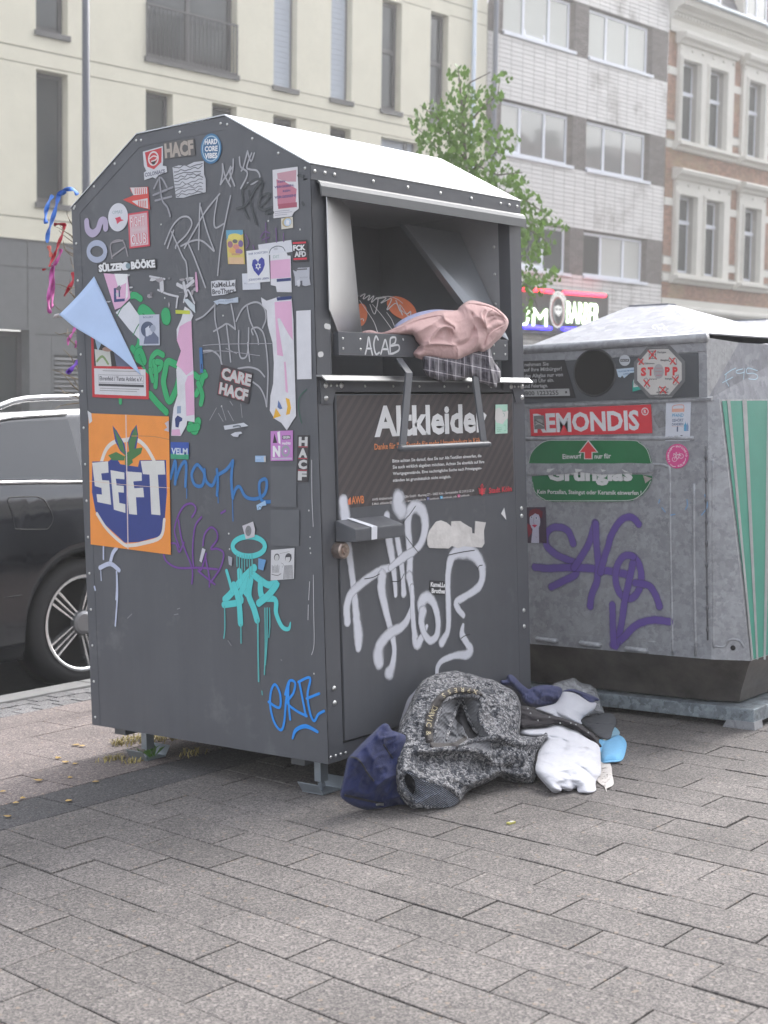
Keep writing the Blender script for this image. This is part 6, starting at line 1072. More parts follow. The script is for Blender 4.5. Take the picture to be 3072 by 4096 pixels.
# openings in groups: (opening list, surround s0, s1)
cols3 = [([(36.05, 37.02), (37.48, 38.45)], 35.93, 38.97-.1), ([(39.66, 40.62)], 39.40, 40.95), ([(42.0, 42.9), (43.4, 44.3)], 41.8, 44.5)]
rows2 = [(8.56, 10.80, 9.92), (4.80, 7.02, 6.28)]
hl = [(a, b, r[0], r[1], .30) for r in rows2 for c in cols3 for a, b in c[0]]
mb = MB(); wall_holes(mb, B0, B1, -1.5, 12.3, hl, d=.03); mb.face([(B1, .03, 0), (B1, 8, 0), (B1, 8, 12.3), (B1, .03, 12.3)]); mb.build('wall', MORT, bb)
wb = [(10.33, 10.54), (8.80, 8.99), (8.29, 8.48), (6.68, 6.89), (5.01, 5.21), (4.55, 4.75), (3.66, 4.06)]
mb = MB(); bx = []
def cutseg(x0, x1, h):
    segs = [(x0, x1)]
    for c in cols3:
        for r in rows2:
            if r[0]-.08 < h < r[1]+.25:
                ns = []
                for p, q in segs:
                    if q <= c[1] or p >= c[2]: ns.append((p, q))
                    else:
                        if p < c[1]: ns.append((p, c[1]))
                        if q > c[2]: ns.append((c[2], q))
                segs = ns
    return segs
h = 4.07; row = 0
while h < 11.5:
    if not any(a-.04 < h < b for a, b in wb):
        x = B0-(.065 if row % 2 else 0)
        while x < 42.5:
            for p, q in cutseg(max(x, B0), min(x+.13, B1), h+.03):
                if q-p > .02: mb.box(p+.004, q-.004, .014+.004*random.random(), .03, h+.004, h+.068, skip=('k',))
            x += .13
    h += .0745; row += 1
tag(mb.build('bricks', BRK, bb), kind='stuff')
for a, b in wb[:]:
    for (p, q) in cutseg(B0, B1, (a+b)/2): m_ = MB(); m_.box(p, q, -.012, .03, a, b); m_.build('stucco_band', STUC, bb)
m_ = MB(); m_.prism([(B0, .02, 3.66), (B0, -.10, 3.66), (B0, -.16, 3.74), (B0, -.16, 3.80), (B0, -.05, 3.86), (B0, .02, 3.88)][::-1], (B1-B0, 0, 0)); m_.build('string_course', STUC, bb)
m_ = MB(); m_.box(B0, B1, -.35, .02, 3.0, 3.5); m_.build('shop_fascia', M('fascia_grey', (.10, .10, .105), .6), bb)
for ri_, r in enumerate(rows2):
    for ci, c in enumerate(cols3):
        a, b = c[1], c[2]; hs_l = [(x, y, r[0], r[1]-.0, .12) for x, y in c[0]]; top_ = r[1]+.42
        m_ = MB(); wall_holes(m_, a, b, r[0]-.09, top_, hs_l, d=-.09); m_.box(a, b, -.09, .03, r[0]-.09, top_, skip=('f', 'k')); sr = m_.build('window_surround', STUC, bb)
        for x, y in c[0]:      # stepped architrave
            for k_, (e_, d_) in enumerate(((.10, -.115), (.05, -.14))):
                q = MB(); q.box(x-e_, x-e_+.045, d_, -.09, r[0], r[1]+e_); q.box(y+e_-.045, y+e_, d_, -.09, r[0], r[1]+e_); q.box(x-e_+.045, y+e_-.045, d_, -.09, r[1]+e_-.045, r[1]+e_); q.build('architrave', STUC, bb)
            wn = window(bb, x+.03, y-.03, r[0]+.05, r[1]-.02, .16, WFR, (.42, 1.0), None, fw_=.06, gms=([SKYR, GLD] if ri_ == 0 else [GLD, GLS]))
            q = MB(); q.box(x+.03, y-.03, .12, .2, r[2]-.05, r[2]+.06); q.build('transom', WFR, wn)
        q = MB(); q.prism([(a-.10, .0, top_), (a-.10, -.16, top_+.0), (a-.10, -.20, top_+.08), (a-.10, -.32, top_+.13), (a-.10, -.36, top_+.22), (a-.10, -.34, top_+.27), (a-.10, .0, top_+.33)][::-1], (b-a+.2, 0, 0)); q.build('window_hood', STUC, bb)
        q = MB(); q.prism([(a-.12, .0, r[0]-.30), (a-.12, -.12, r[0]-.30), (a-.12, -.16, r[0]-.22), (a-.12, -.30, r[0]-.17), (a-.12, -.30, r[0]-.09), (a-.12, .0, r[0]-.07)][::-1], (b-a+.24, 0, 0)); q.build('window_sill', STUC, bb)
        for k_ in range(3*len(c[0])): cx_ = a+.08+(b-a-.16)*k_/(3*len(c[0])-1); q = MB(); q.tube([(cx_, -.09, top_-.12), (cx_, -.125, top_-.12)], [.06, .04], 10); q.build('rosette', STUC, bb)
# cornice in steps + dentils
pr = [(.0, 11.50), (-.05, 11.50), (-.06, 11.62), (-.04, 11.66), (-.04, 11.84), (-.10, 11.90), (-.10, 12.0), (-.22, 12.03), (-.24, 12.12), (-.46, 12.16), (-.52, 12.26), (-.52, 12.32), (.05, 12.34)]
m_ = MB(); m_.prism([(B0, y, z) for y, z in pr][::-1], (B1-B0, 0, 0)); m_.build('cornice', STUC, bb)
for i in range(64): x = B0+.05+i*.16; m_ = MB(); m_.box(x, x+.09, -.17, -.1, 11.91, 11.99); m_.build('dentil', STUC, bb)
m_ = MB(); m_.tube([(B0-.1, -.56, 12.36), (B1, -.56, 12.36)], .06, 10); m_.build('gutter', ZINC, bb)
SLT = M('slate', (.11, .11, .125), .6, rand=.25); m_ = MB(); m_.face([(B0, -.3, 12.34), (B1, -.3, 12.34), (B1, 1.2, 15.6), (B0, 1.2, 15.6)]); m_.build('roof_boarding', M('roof_under', (.06, .06, .065), .8), bb)
m_ = MB()
for rr_ in range(18):
    x = B0-(.11 if rr_ % 2 else 0)
    while x < B1: m_.prism([(x+.006, -.33+.083*rr_, 12.36+.18*rr_), (x+.214, -.33+.083*rr_, 12.36+.18*rr_), (x+.214, -.33+.083*(rr_+1)+.02, 12.36+.18*(rr_+1)), (x+.006, -.33+.083*(rr_+1)+.02, 12.36+.18*(rr_+1))], (0, -.012, 0)); x += .22
tag(m_.build('slates', SLT, bb), kind='stuff')
for x0, x1 in ((35.95, 37.55), (38.75, 40.1), (41.9, 43.3)):
    m_ = MB(); m_.box(x0, x1, -.38, .8, 12.38, 14.6); m_.build('dormer_wall', STUC, bb); n_ = 2 if x1-x0 > 1.4 else 1
    for k_ in range(n_): w_ = (x1-x0)/n_; window(bb, x0+w_*k_+.1, x0+w_*(k_+1)-.1, 12.5, 14.3, -.42, WFR, (1, 1), gms=[MIL, SKYR], fw_=.06)

# ---- street lamp post
ps, ph = fhit(*zA.__class__(0, 0, .663)((518, 300))[0], -5.0); lp = froot('street_lamp', 'slim dark grey street lamp post rising behind the clothes container', 'street lamp', ps, -5.0)
m_ = MB(); m_.tube([(0, 0, -1.2), (0, 0, 3.0), (0, 0, 9.5)], [.085, .062, .05], 16); m_.build('pole', M('pole_grey', (.07, .075, .095), .45, .2), lp, smooth=True)
m_ = MB(); m_.tube([(0, 0, 9.4), (.3, -.1, 9.55), (.9, -.3, 9.6)], .03, 8); m_.box(.8, 1.4, -.5, -.2, 9.55, 9.66); m_.build('lamp_head', M('pole_grey', (.1, .1, .1)), lp)

# ================================================================ parked car (rear quarter shows behind the container)
YC = 2.85
CARB = M('car_paint', (.016, .018, .024), .16, .4, coat=1); CARG = M('car_glass', (.03, .034, .042), .03, 0, spec=.6); CHR = M('chrome_trim', (.86, .87, .88), .16, .9); BLKT = M('black_trim', (.02, .02, .021), .6)
zc = Z(0, 1550, 380/1528); zd = Z(0, 2050, 380/1121)
car = thing('parked_car', 'dark grey estate car with silver roof rail parked behind the container', 'car', (2.9, YC+.9, -.115))
cp = lambda z, *q, y=YC: [ax(*p, 1, y) for p in z(*q)]
wh_ = ax(352, 2478, 1, YC); HX, HZ = wh_.x, -.115+.335
def sec(zv):                       # how far the flank tucks in at a height
    t = zv+.115
    if t > 1.0: return .02+(t-1.0)*.42
    if t > .93: return .02*(t-.93)/.07+.0
    if t > .55: return -.012*math.sin((t-.55)/.38*math.pi)
    return (.55-t)*.10
beltz = cp(zc, (0, 1560))[0].z
prof = [(HX-1.02, .30), (HX-1.05, .52), (HX-1.02, .86), (HX-.97, .99), (HX-.72, 1.34), (HX-.45, 1.415), (HX+.3, 1.44), (HX+1.2, 1.435), (HX+1.75, 1.33), (HX+2.35, 1.03), (HX+3.1, .93), (HX+3.65, .80), (HX+3.78, .62), (HX+3.80, .30)]
prof = [(x, z-.115) for x, z in prof]
WB = 2.83
def arch(cx): return [(cx+.375*math.cos(t), HZ+.375*math.sin(t)) for t in [math.pi*(1-i/14) for i in range(15)] if HZ+.375*math.sin(t) > .07]
def side_y(z, right=False): y = sec(z); return YC+1.80-y if right else YC+y
botz = .085
# flank as a grid of columns: bottom follows the wheel arches
xs_ = sorted(set([round(HX-1.05+i*.08, 4) for i in range(61)]+[p[0] for p in arch(HX)]+[p[0] for p in arch(HX+WB)]))
def topz(x):
    for (x0, z0), (x1, z1) in zip(prof, prof[1:]):
        if x0 <= x <= x1 and x1 > x0: return z0+(z1-z0)*(x-x0)/(x1-x0)
    return .2
def lowz(x):
    for cx in (HX, HX+WB):
        if abs(x-cx) < .375: return max(botz, HZ+math.sqrt(.375**2-(x-cx)**2))
    return botz
mb = MB(); ZN = 14; idx = []
for right in (False, True):
    cols = []
    for x in xs_:
        tz = topz(x) if x < HX+3.8 else .2; tz = max(tz, .3)
        bz = min(lowz(x), tz-.02); c = []
        e_ = max(0, min(1, (x-(HX-1.05))/.25)); e2 = max(0, min(1, (HX+3.8-x)/.5)); inset = .10*(1-math.sin(e_*math.pi/2))+.25*(1-math.sin(e2*math.pi/2))
        for k in range(ZN+1):
            z = bz+(tz-bz)*k/ZN; y = side_y(z, right); y += inset*(-1 if right else 1); c.append((x, y, z))
        cols.append(c)
    for a, b in zip(cols[:-1], cols[1:]):
        for k in range(ZN): q = [a[k], b[k], b[k+1], a[k+1]]; mb.face(q[::-1] if right else q)
    idx.append(cols)
for a, b, c, d in zip(idx[0][:-1], idx[0][1:], idx[1][1:], idx[1][:-1]):
    mb.face([a[-1], b[-1], c[-1], d[-1]]); mb.face([a[0], d[0], c[0], b[0]])
mb.face([p for p in idx[0][0]][::-1]+[p for p in idx[1][0]]); mb.face([p for p in idx[0][-1]]+[p for p in idx[1][-1]][::-1])
me = mb.data('body', CARB); bm = bmesh.new(); bm.from_mesh(me); bmesh.ops.remove_doubles(bm, verts=bm.verts, dist=1e-4); bm.to_mesh(me); bm.free(); me.polygons.foreach_set('use_smooth', [True]*len(me.polygons)); put(me, 'body', car)
def side_poly(name, pts, mat, off=.004, th=.004):
    P = [ax(*q, 1, YC+.02) for q in pts]; mb = MB(); F_ = [(p.x, side_y(p.z)-off, p.z) for p in P]; mb.prism(F_, (0, th, 0)); return mb.build(name, mat, car)
side_poly('side_window', zc((0, 1490), (0, 1170), (60, 960), (200, 650), (300, 575), (430, 545), (1400, 500), (1400, 1480)), CARG, .006)
side_poly('side_window', zc((-1100, 1480), (-900, 1300), (-420, 640), (-100, 640), (-180, 900), (-420, 1480))[::1], CARG, .006)
for pts_, r_ in ((zc((-60, 1250), (0, 1060), (90, 800), (180, 600), (300, 500), (500, 465), (900, 435), (1400, 405)), .008), (zc((-600, 1560), (0, 1535), (600, 1520), (1500, 1515)), .009)):
    P = [ax(*q, 1, YC+.02) for q in pts_]; mb = MB(); mb.tube([(p.x, side_y(p.z)-.006, p.z) for p in P], r_, 8); mb.build('chrome_strip', CHR, car, smooth=True)
P = [ax(*q, 1, YC+.26) for q in zc((-300, 420), (0, 300), (200, 225), (400, 185), (700, 165), (1400, 150))]; mb = MB(); mb.tube([(p.x, YC+.26, p.z) for p in P]+[(P[-1].x+1.3, YC+.26, P[-1].z+.01), (P[-1].x+1.6, YC+.26, P[-1].z-.03)], .016, 10); mb.build('roof_rail', CHR, car, smooth=True)
mb = MB(); F_ = [ax(*q, 1, YC) for q in zc((160, 1860), (175, 1790), (230, 1765), (600, 1755), (680, 1775), (750, 1830))+zd((620, 60), (560, 180), (480, 198), (200, 195), (165, 165), (150, 20))]
F2 = smooth_path([(p.x, p.z) for p in F_], 3, True); mb.tube([(x, side_y(z)-.001, z) for x, z in F2+[F2[0]]], .0022, 5); mb.build('fuel_flap', BLKT, car)
mb = MB(); mb.tube([(HX-1.0, YC+.04, .40-.0), (HX-.40, YC+.0, .405)], .004, 6); mb.build('bumper_seam', BLKT, car)
for (wx, wy, s_) in ((HX, YC+.03, 1), (HX+WB, YC+.03, 1), (HX, YC+1.77, -1), (HX+WB, YC+1.77, -1)):
    mb = MB(); Rt, Rr = .335, .248; ys = [(Rr, .0), (Rr+.02, -.004), (Rt-.035, -.002), (Rt-.008, .015), (Rt, .045), (Rt, .19), (Rt-.03, .225), (Rr, .225)]; N = 40
    vs_ = [(wx+r*math.cos(2*math.pi*k/N), wy+y*s_, HZ+r*math.sin(2*math.pi*k/N)) for r, y in ys for k in range(N)]; fs = [(i*N+k, i*N+(k+1) % N, (i+1)*N+(k+1) % N, (i+1)*N+k) for i in range(len(ys)-1) for k in range(N)]
    if s_ > 0: fs = [f[::-1] for f in fs]
    mb.mesh(vs_, fs); tyre = mb.build('tyre', RUB, car, smooth=True)
    if s_ < 0 or wx > HX+1: continue
    mb = MB(); ys = [(Rr+.002, -.006), (Rr-.014, -.008), (Rr-.020, .004), (Rr-.022, .12), (.0, .13)]; vs_ = [(wx+r*math.cos(2*math.pi*k/N), wy+y, HZ+r*math.sin(2*math.pi*k/N)) for r, y in ys for k in range(N)]
    fs = [(i*N+k, (i+1)*N+k, (i+1)*N+(k+1) % N, i*N+(k+1) % N)[::-1] for i in range(2) for k in range(N)]; mb.mesh(vs_, fs); mb.build('rim_ring', CHR, car, smooth=True)
    mb = MB(); fs = [(i*N+k, i*N+(k+1) % N, (i+1)*N+(k+1) % N, (i+1)*N+k)[::-1] for i in range(2, 4) for k in range(N)]; mb.mesh(vs_, fs); mb.build('rim_well', BLKT, car)
    for k in range(5):
        a = R_(212+72*k); mb = MB(); c, s2 = math.cos(a), math.sin(a)
        def rp_(r, lat, y): return (wx+r*c-lat*s2, wy+y, HZ+r*s2+lat*c)
        for l0, l1 in ((-.036, -.024), (.024, .036), (-.004, .006)): mb.prism([rp_(.06, l0*.75, .012), rp_(Rr-.018, l0*1.15, .0), rp_(Rr-.018, l1*1.15, .0), rp_(.06, l1*.75, .012)], (0, .03, 0))
        mb.build('wheel_spoke', CHR, car, bevel=.002)
    mb = MB(); mb.tube([(wx, wy+.03, HZ), (wx, wy+.004, HZ), (wx, wy-.002, HZ)], [.065, .06, .045], 24); mb.build('hub_cap', M('hub_grey', (.3, .3, .31), .35, .7), car)
mb = MB(); mb.box(HX-1.056, HX-1.04, YC+.18, YC+.42, .58, .70); mb.build('tail_light', M('tail_red', (.35, .01, .012), .2), car)

# ================================================================ young lime tree
TD = 12.0
def tp(px, py, dd=0.): return CAM+ray(px, py)*(TD+dd)
tree = thing('lime_tree', 'young lime tree with heart shaped green leaves in front of the buildings', 'tree', tuple(tp(1885, 1480)))
BARK = M('bark', (.12, .10, .085), .9, var=.25, vs_=30, bump=.004, bs=60)
LEAF = M('leaf_green', (.105, .17, .05), .5, rand=.42, spec=.3)
n, L, b = nodes_of(LEAF); b.inputs['Subsurface Weight'].default_value = 0.0
tr = n.new('ShaderNodeBsdfTranslucent'); ms = n.new('ShaderNodeMixShader'); ms.inputs[0].default_value = .35; tr.inputs[0].default_value = (.12, .21, .05, 1)
L.new(b.outputs[0], ms.inputs[1]); L.new(tr.outputs[0], ms.inputs[2]); L.new(ms.outputs[0], n['Material Output'].inputs[0])
mb = MB(); base_p = tp(1890, 1480); mb.tube([base_p-Vector((0, 0, 1.6)), base_p, tp(1885, 1150), tp(1876, 900), tp(1862, 650), tp(1850, 450), tp(1838, 330), tp(1832, 270)], [.04, .035, .03, .022, .016, .011, .007, .004], 8); mb.build('trunk', BARK, tree, smooth=True)
limbs = [[(1865, 760), (1790, 640), (1700, 540), (1650, 500)], [(1860, 640), (1760, 480), (1680, 420)], [(1852, 520), (1920, 440), (1990, 380), (2000, 310)], [(1866, 700), (1960, 620), (2040, 590)], [(1870, 820), (2000, 760), (2100, 800), (2190, 860)], [(1876, 900), (1990, 850), (2090, 900), (2180, 960), (2190, 1010)], [(1880, 960), (2020, 960), (2110, 1050), (2170, 1120)], [(1872, 850), (1770, 760), (1690, 690)], [(1884, 1100), (2020, 1080), (2120, 1150), (2150, 1230)], [(1850, 450), (1880, 330), (1960, 290)], [(1884, 1180), (2000, 1250), (2110, 1290)], [(1862, 640), (1990, 700), (2090, 690)]]
brs = []
for i, Lb in enumerate(limbs):
    dz = [0]+[random.uniform(-.35, .35)]*1; de = random.uniform(-.55, .55); P = [tp(x, y, de*k/(len(Lb)-1)) for k, (x, y) in enumerate(Lb)]; mb = MB(); mb.tube(P, [.010-.007*q_i/(len(P)-1) for q_i in range(len(P))], 6); mb.build('branch', BARK, tree, smooth=True); brs.append(P)
hl_ = [(0, 0), (.32, -.10), (.52, .18), (.50, .48), (.30, .78), (0, 1.15), (-.30, .78), (-.50, .48), (-.52, .18), (-.32, -.10)]
def leaf_vs(r): sag = r.uniform(-.25, .15); return [(x, y, sag*abs(x)+.18*y*y*-1) for x, y in hl_]
lm = []
for i in range(4): m_ = MB(); v = leaf_vs(random); m_.mesh([(0, .35, -.03)]+v, [(0, k+1, (k+1) % 10+1) for k in range(10)]); lm.append(m_.data('leaf', LEAF, True))
blobs = [(1832, 300, 45, 50, 34), (1845, 400, 60, 60, 60), (1760, 470, 110, 60, 110), (1930, 400, 90, 50, 90), (2005, 320, 40, 25, 16), (1690, 510, 50, 50, 26), (1860, 520, 110, 90, 190), (1760, 590, 100, 80, 150), (1900, 620, 120, 90, 190), (2010, 570, 70, 60, 60), (1700, 690, 70, 50, 36), (1800, 700, 120, 70, 170), (1960, 730, 120, 80, 190), (1880, 800, 120, 60, 150), (2060, 760, 70, 60, 70), (2100, 830, 80, 60, 80), (1990, 860, 110, 70, 140), (2180, 870, 60, 35, 34), (2150, 920, 70, 45, 60), (2060, 950, 70, 50, 70), (2140, 1010, 60, 60, 70), (2190, 985, 35, 40, 18), (2120, 1110, 40, 45, 40), (2190, 1110, 60, 30, 36), (2240, 900, 25, 18, 8), (2140, 1160, 50, 35, 44), (2110, 1235, 24, 40, 12), (1900, 1000, 160, 80, 90), (1900, 1150, 160, 90, 80), (2260, 920, 18, 12, 4), (1650, 500, 25, 30, 8)]
pos = []
for cx, cy, rx, ry, n_ in blobs:
    for k in range(int(n_*1.05)): 
        a = random.uniform(0, 6.28); r = random.uniform(0, 1)**.6; pos.append((cx+rx*r*math.cos(a), cy+ry*r*math.sin(a), random.gauss(0, .32)))
pos.sort(key=lambda p: p[2]); restl = MB(); cnt = 0
for px_, py_, dd in pos:
    P = tp(px_, py_, dd); q = proj(P); sz = random.uniform(.025, .044); e = Matrix.Rotation(random.uniform(0, 6.28), 4, 'Z') @ Matrix.Rotation(random.uniform(1.0, 2.5), 4, 'X') @ Matrix.Rotation(random.uniform(-.7, .7), 4, 'Y')
    vis_ = q[1] < 620+.25*(q[0]-1700) or q[0] > 2092
    if cnt < 300 and vis_: o = bpy.data.objects.new('leaf', lm[cnt % 4]); col.objects.link(o); o.parent = tree; o.matrix_basis = Matrix.Translation(P-ORG[tree.name]) @ e @ Matrix.Scale(sz, 4); cnt += 1
    else:
        M4 = Matrix.Translation(P) @ e @ Matrix.Scale(sz, 4); restl.mesh([M4 @ Vector(v) for v in [(0, .35, -.03)]+leaf_vs(random)], [(0, k+1, (k+1) % 10+1) for k in range(10)])
tag(restl.build('leaves', LEAF, tree, smooth=True), kind='stuff')

# ================================================================ birch twigs with crepe ribbons behind the container
RDST = 6.3
def rp2(x, y, d=0.): return CAM+ray(x, y)*(RDST+d)
tw = thing('birch_twigs', 'bare thin birch branches tied up behind the back edge of the container', 'branch', tuple(rp2(330, 2300)))
TWM = M('twig_bark', (.16, .12, .07), .85, var=.3, vs_=20)
mb = MB(); mb.tube([rp2(470, 2900), rp2(420, 2300), rp2(350, 1500), rp2(332, 1150)], [.02, .018, .013, .009], 8); mb.build('stem', TWM, tw, smooth=True)
for i in range(26):
    r = random.Random(i); y0 = r.uniform(850, 1650); x, y = 335, y0; P = [rp2(x, y)]; a = r.uniform(1.8, 3.0)
    for k in range(5): x += math.cos(a)*r.uniform(14, 34); y -= math.sin(a)*r.uniform(14, 34); a += r.uniform(-.5, .5); P.append(rp2(x, y, r.uniform(-.1, .1)))
    mb = MB(); mb.tube(P, [.004, .003, .0025, .002, .0015, .001], 5); mb.build('twig', TWM, tw)
def ribbon_thing(name, label, paths, c, w=18):
    t = thing(name, label, 'ribbon', tuple(rp2(*zL(paths[0][0])[0])), 'crepe ribbons on the birch twigs'); m = M('crepe_'+name, c, .7, var=.15, vs_=60)
    for P in paths:
        sm = smooth_path(zL(*P), 5); n_ = len(sm); vs_ = []; fs = []
        for i, (x, y) in enumerate(sm):
            a = sm[max(i-1, 0)]; b = sm[min(i+1, n_-1)]; d = Vector((b[0]-a[0], b[1]-a[1])).normalized(); tws = math.cos(i*.35); ww = w*(.35+.65*abs(tws))*(.5 if i in (0, n_-1) else 1)/2
            for k in (-1, 0, 1): vs_.append(rp2(x-d.y*ww*k, y+d.x*ww*k, .02*math.sin(i*.35)*k+.006*(k == 0)))
        for i in range(n_-1):
            for k in range(2): fs.append((3*i+k, 3*i+k+1, 3*i+k+4, 3*i+k+3))
        mb = MB(); mb.mesh(vs_, fs); o = mb.build('strip', m, t, smooth=True); so = o.modifiers.new('s', 'SOLIDIFY'); so.thickness = .0008
ribbon_thing('blue_ribbon', 'bright blue crepe ribbon, the uppermost one', [[(735, 190), (700, 140), (640, 135), (570, 165), (545, 240), (520, 340), (485, 460), (455, 560), (445, 645)], [(500, 190), (465, 250), (440, 330), (432, 420), (440, 462)], [(540, 200), (580, 190), (620, 150)]], (.05, .19, .62), 18)
ribbon_thing('red_ribbon', 'red crepe ribbon knotted beside the container corner', [[(510, 470), (560, 465), (630, 475)], [(610, 480), (590, 560), (560, 640), (530, 730), (490, 810), (465, 870)], [(400, 900), (435, 892)]], (.50, .02, .04), 14)
ribbon_thing('red_ribbon', 'short red crepe ribbon above the blue peeled poster', [[(688, 920), (690, 1000), (655, 1070), (610, 1150)]], (.50, .02, .04), 16)
ribbon_thing('salmon_ribbon', 'small salmon coloured ribbon end between blue and pink ones', [[(462, 670), (475, 730), (490, 775)]], (.72, .17, .13), 18)
ribbon_thing('pink_ribbon', 'long magenta crepe ribbon hanging in the middle', [[(580, 700), (560, 770), (525, 840), (500, 880), (480, 980), (465, 1100), (460, 1200), (465, 1280), (485, 1310)], [(500, 850), (505, 960), (500, 1100), (495, 1230), (505, 1250)]], (.55, .11, .38), 16)
ribbon_thing('pink_ribbon', 'short pink ribbon below the blue peeled poster', [[(715, 1440), (680, 1510), (650, 1560), (645, 1615)], [(722, 1570), (715, 1640)]], (.55, .08, .30), 14)
ribbon_thing('purple_ribbon', 'purple ribbon, the lowest one, beside the red framed poster', [[(745, 1760), (700, 1810), (660, 1860), (635, 1880), (665, 1850)]], (.15, .04, .42), 20)

# ================================================================ clothing
def near_poly(P, Q, closed=True):
    """distance and nearest point from points P (n,2) to polyline Q"""
    Q = np.array(Q); A = Q; B = np.roll(Q, -1, 0)
    if not closed: A = Q[:-1]; B = Q[1:]
    best = np.full(len(P), 1e9); bp = np.zeros_like(P)
    for a, b in zip(A, B):
        ab = b-a; t = np.clip(((P-a)@ab)/(ab@ab+1e-12), 0, 1); q = a+t[:, None]*ab; d = np.hypot(*(P-q).T); m = d < best; best[m] = d[m]; bp[m] = q[m]
    return best, bp
def inside(P, Q):
    Q = np.array(Q); c = np.zeros(len(P), bool); x, y = P.T
    for (x1, y1), (x2, y2) in zip(Q, np.roll(Q, -1, 0)):
        if y1 == y2: continue
        c ^= ((y1 > y) != (y2 > y)) & (x < (x2-x1)*(y-y1)/(y2-y1)+x1)
    return c
def vnoise(P, sc, seed):
    r = np.random.default_rng(seed); G = r.random((64, 64)); q = P*sc+17.3; i = np.floor(q).astype(int); f = q-i; f = f*f*(3-2*f); x, y = i.T % 64
    g00, g10, g01, g11 = G[x, y], G[(x+1) % 64, y], G[x, (y+1) % 64], G[(x+1) % 64, (y+1) % 64]
    return (g00*(1-f[:, 0])+g10*f[:, 0])*(1-f[:, 1])+(g01*(1-f[:, 0])+g11*f[:, 0])*f[:, 1]
def garment(name, label, cat, z, outline, p0, nrm, bulge, Rd, folds=(), wr=(.004, 14), mats=None, regions=(), cell=.0045, group='clothes dumped in front of the container', back=.5, seed=1, parent=None, uvrot=0., smooth=5, raw=False, drape=None):
    nrm = Vector(nrm).normalized(); a = Vector((0, 0, 1)).cross(nrm).normalized(); pl = Plane(p0, a, nrm)
    Q = [pl.uv(q) for q in z(*outline)]; Q = Q if raw else smooth_path(Q, 4, True); Qa = np.array(Q); lo, hi = Qa.min(0)-cell*2, Qa.max(0)+cell*2; nx, ny = [int(v) for v in np.ceil((hi-lo)/cell)]
    X, Y = np.meshgrid(lo[0]+np.arange(nx+1)*cell, lo[1]+np.arange(ny+1)*cell, indexing='ij'); P = np.stack([X.ravel(), Y.ravel()], 1); ins = inside(P, Q); d, bp = near_poly(P, Q)
    dd = np.where(ins, d, 0); t = np.clip(dd/Rd, 0, 1); h = bulge*np.sqrt(1-(1-t)**2)
    H = h.reshape(nx+1, ny+1); Mk = ins.reshape(nx+1, ny+1)
    for _ in range(smooth): Hs = (np.roll(H, 1, 0)+np.roll(H, -1, 0)+np.roll(H, 1, 1)+np.roll(H, -1, 1))/4; H = np.where(Mk, Hs*.7+H*.3, 0)
    h = H.ravel(); base = h.copy(); edge = np.clip(dd/.018, 0, 1)
    for f in folds:
        pts, w, amp = f[:3]; D_, _ = near_poly(P, smooth_path([pl.uv(q) for q in z(*pts)], 4), False); pw = f[3] if len(f) > 3 else 1.25; h = h+amp*1.15*np.exp(-(np.maximum(D_, .0012)/w)**pw)*edge
    wx = P+.04*np.stack([vnoise(P, 9, seed+5), vnoise(P, 9, seed+6)], 1); ridge = 0
    for k, (s_, am) in enumerate(((wr[1], 1), (wr[1]*2.1, .5), (wr[1]*4.3, .22))): nn = vnoise(wx*np.array([1, 1.6]), s_, seed+k); ridge = ridge+am*(1-np.abs(2*nn-1))**3
    h = h+wr[0]*1.4*(ridge-.5)*edge; h = np.maximum(h, 0.0005)*(dd > 0)
    pos_ = np.where(ins[:, None], P, bp); use = np.zeros((nx, ny), bool); Mi = Mk
    use = Mi[:-1, :-1] | Mi[1:, :-1] | Mi[:-1, 1:] | Mi[1:, 1:]
    I = np.arange((nx+1)*(ny+1)).reshape(nx+1, ny+1); ci, cj = np.nonzero(use); F = np.stack([I[ci, cj], I[ci+1, cj], I[ci+1, cj+1], I[ci, cj+1]], 1)
    ids = np.unique(F); rem = np.full(I.size, -1); rem[ids] = np.arange(len(ids)); F = rem[F]; pp_ = pos_[ids]; hh_ = h[ids]; bb_ = base[ids]; nv = len(ids)
    o, A, B, N = [np.array(v) for v in (pl.o, pl.a, pl.b, pl.n)]; cpos = o+A*pp_[:, 0].mean()+B*pp_[:, 1].mean(); NF_ = np.array(CAM)-cpos; NF_ = NF_/np.linalg.norm(NF_)
    ext = np.array([0., 0, 0]) 
    V1 = o+pp_[:, :1]*A+pp_[:, 1:]*B+hh_[:, None]*NF_
    if drape is not None: V1 = drape(V1)
    V2 = o+pp_[:, :1]*A+pp_[:, 1:]*B-(bb_*back+.0015)[:, None]*N
    if drape is not None: V2 = drape(V2)
    V1[:, 2] = np.maximum(V1[:, 2], .002); V2[:, 2] = np.maximum(V2[:, 2], .001)
    V = np.vstack([V1, V2]); FF = np.vstack([F, (F+nv)[:, ::-1]])
    me = bpy.data.meshes.new(name); me.from_pydata(V.tolist(), [], FF.tolist())
    for m in mats: me.materials.append(m)
    cen = pp_[F].mean(1); mi = np.zeros(len(F), int)
    for poly, k in regions: mi[inside(cen, smooth_path([pl.uv(q) for q in z(*poly)], 4, True))] = k
    me.polygons.foreach_set('material_index', np.concatenate([mi, np.zeros(len(F), int)])); me.polygons.foreach_set('use_smooth', [True]*len(FF))
    c_, s_ = math.cos(uvrot), math.sin(uvrot); uv = np.vstack([pp_, pp_]); uv = np.stack([uv[:, 0]*c_-uv[:, 1]*s_, uv[:, 0]*s_+uv[:, 1]*c_], 1); ul = me.uv_layers.new(name='UVMap'); li = np.zeros(len(me.loops), int); me.loops.foreach_get('vertex_index', li); ul.data.foreach_set('uv', uv[li].ravel())
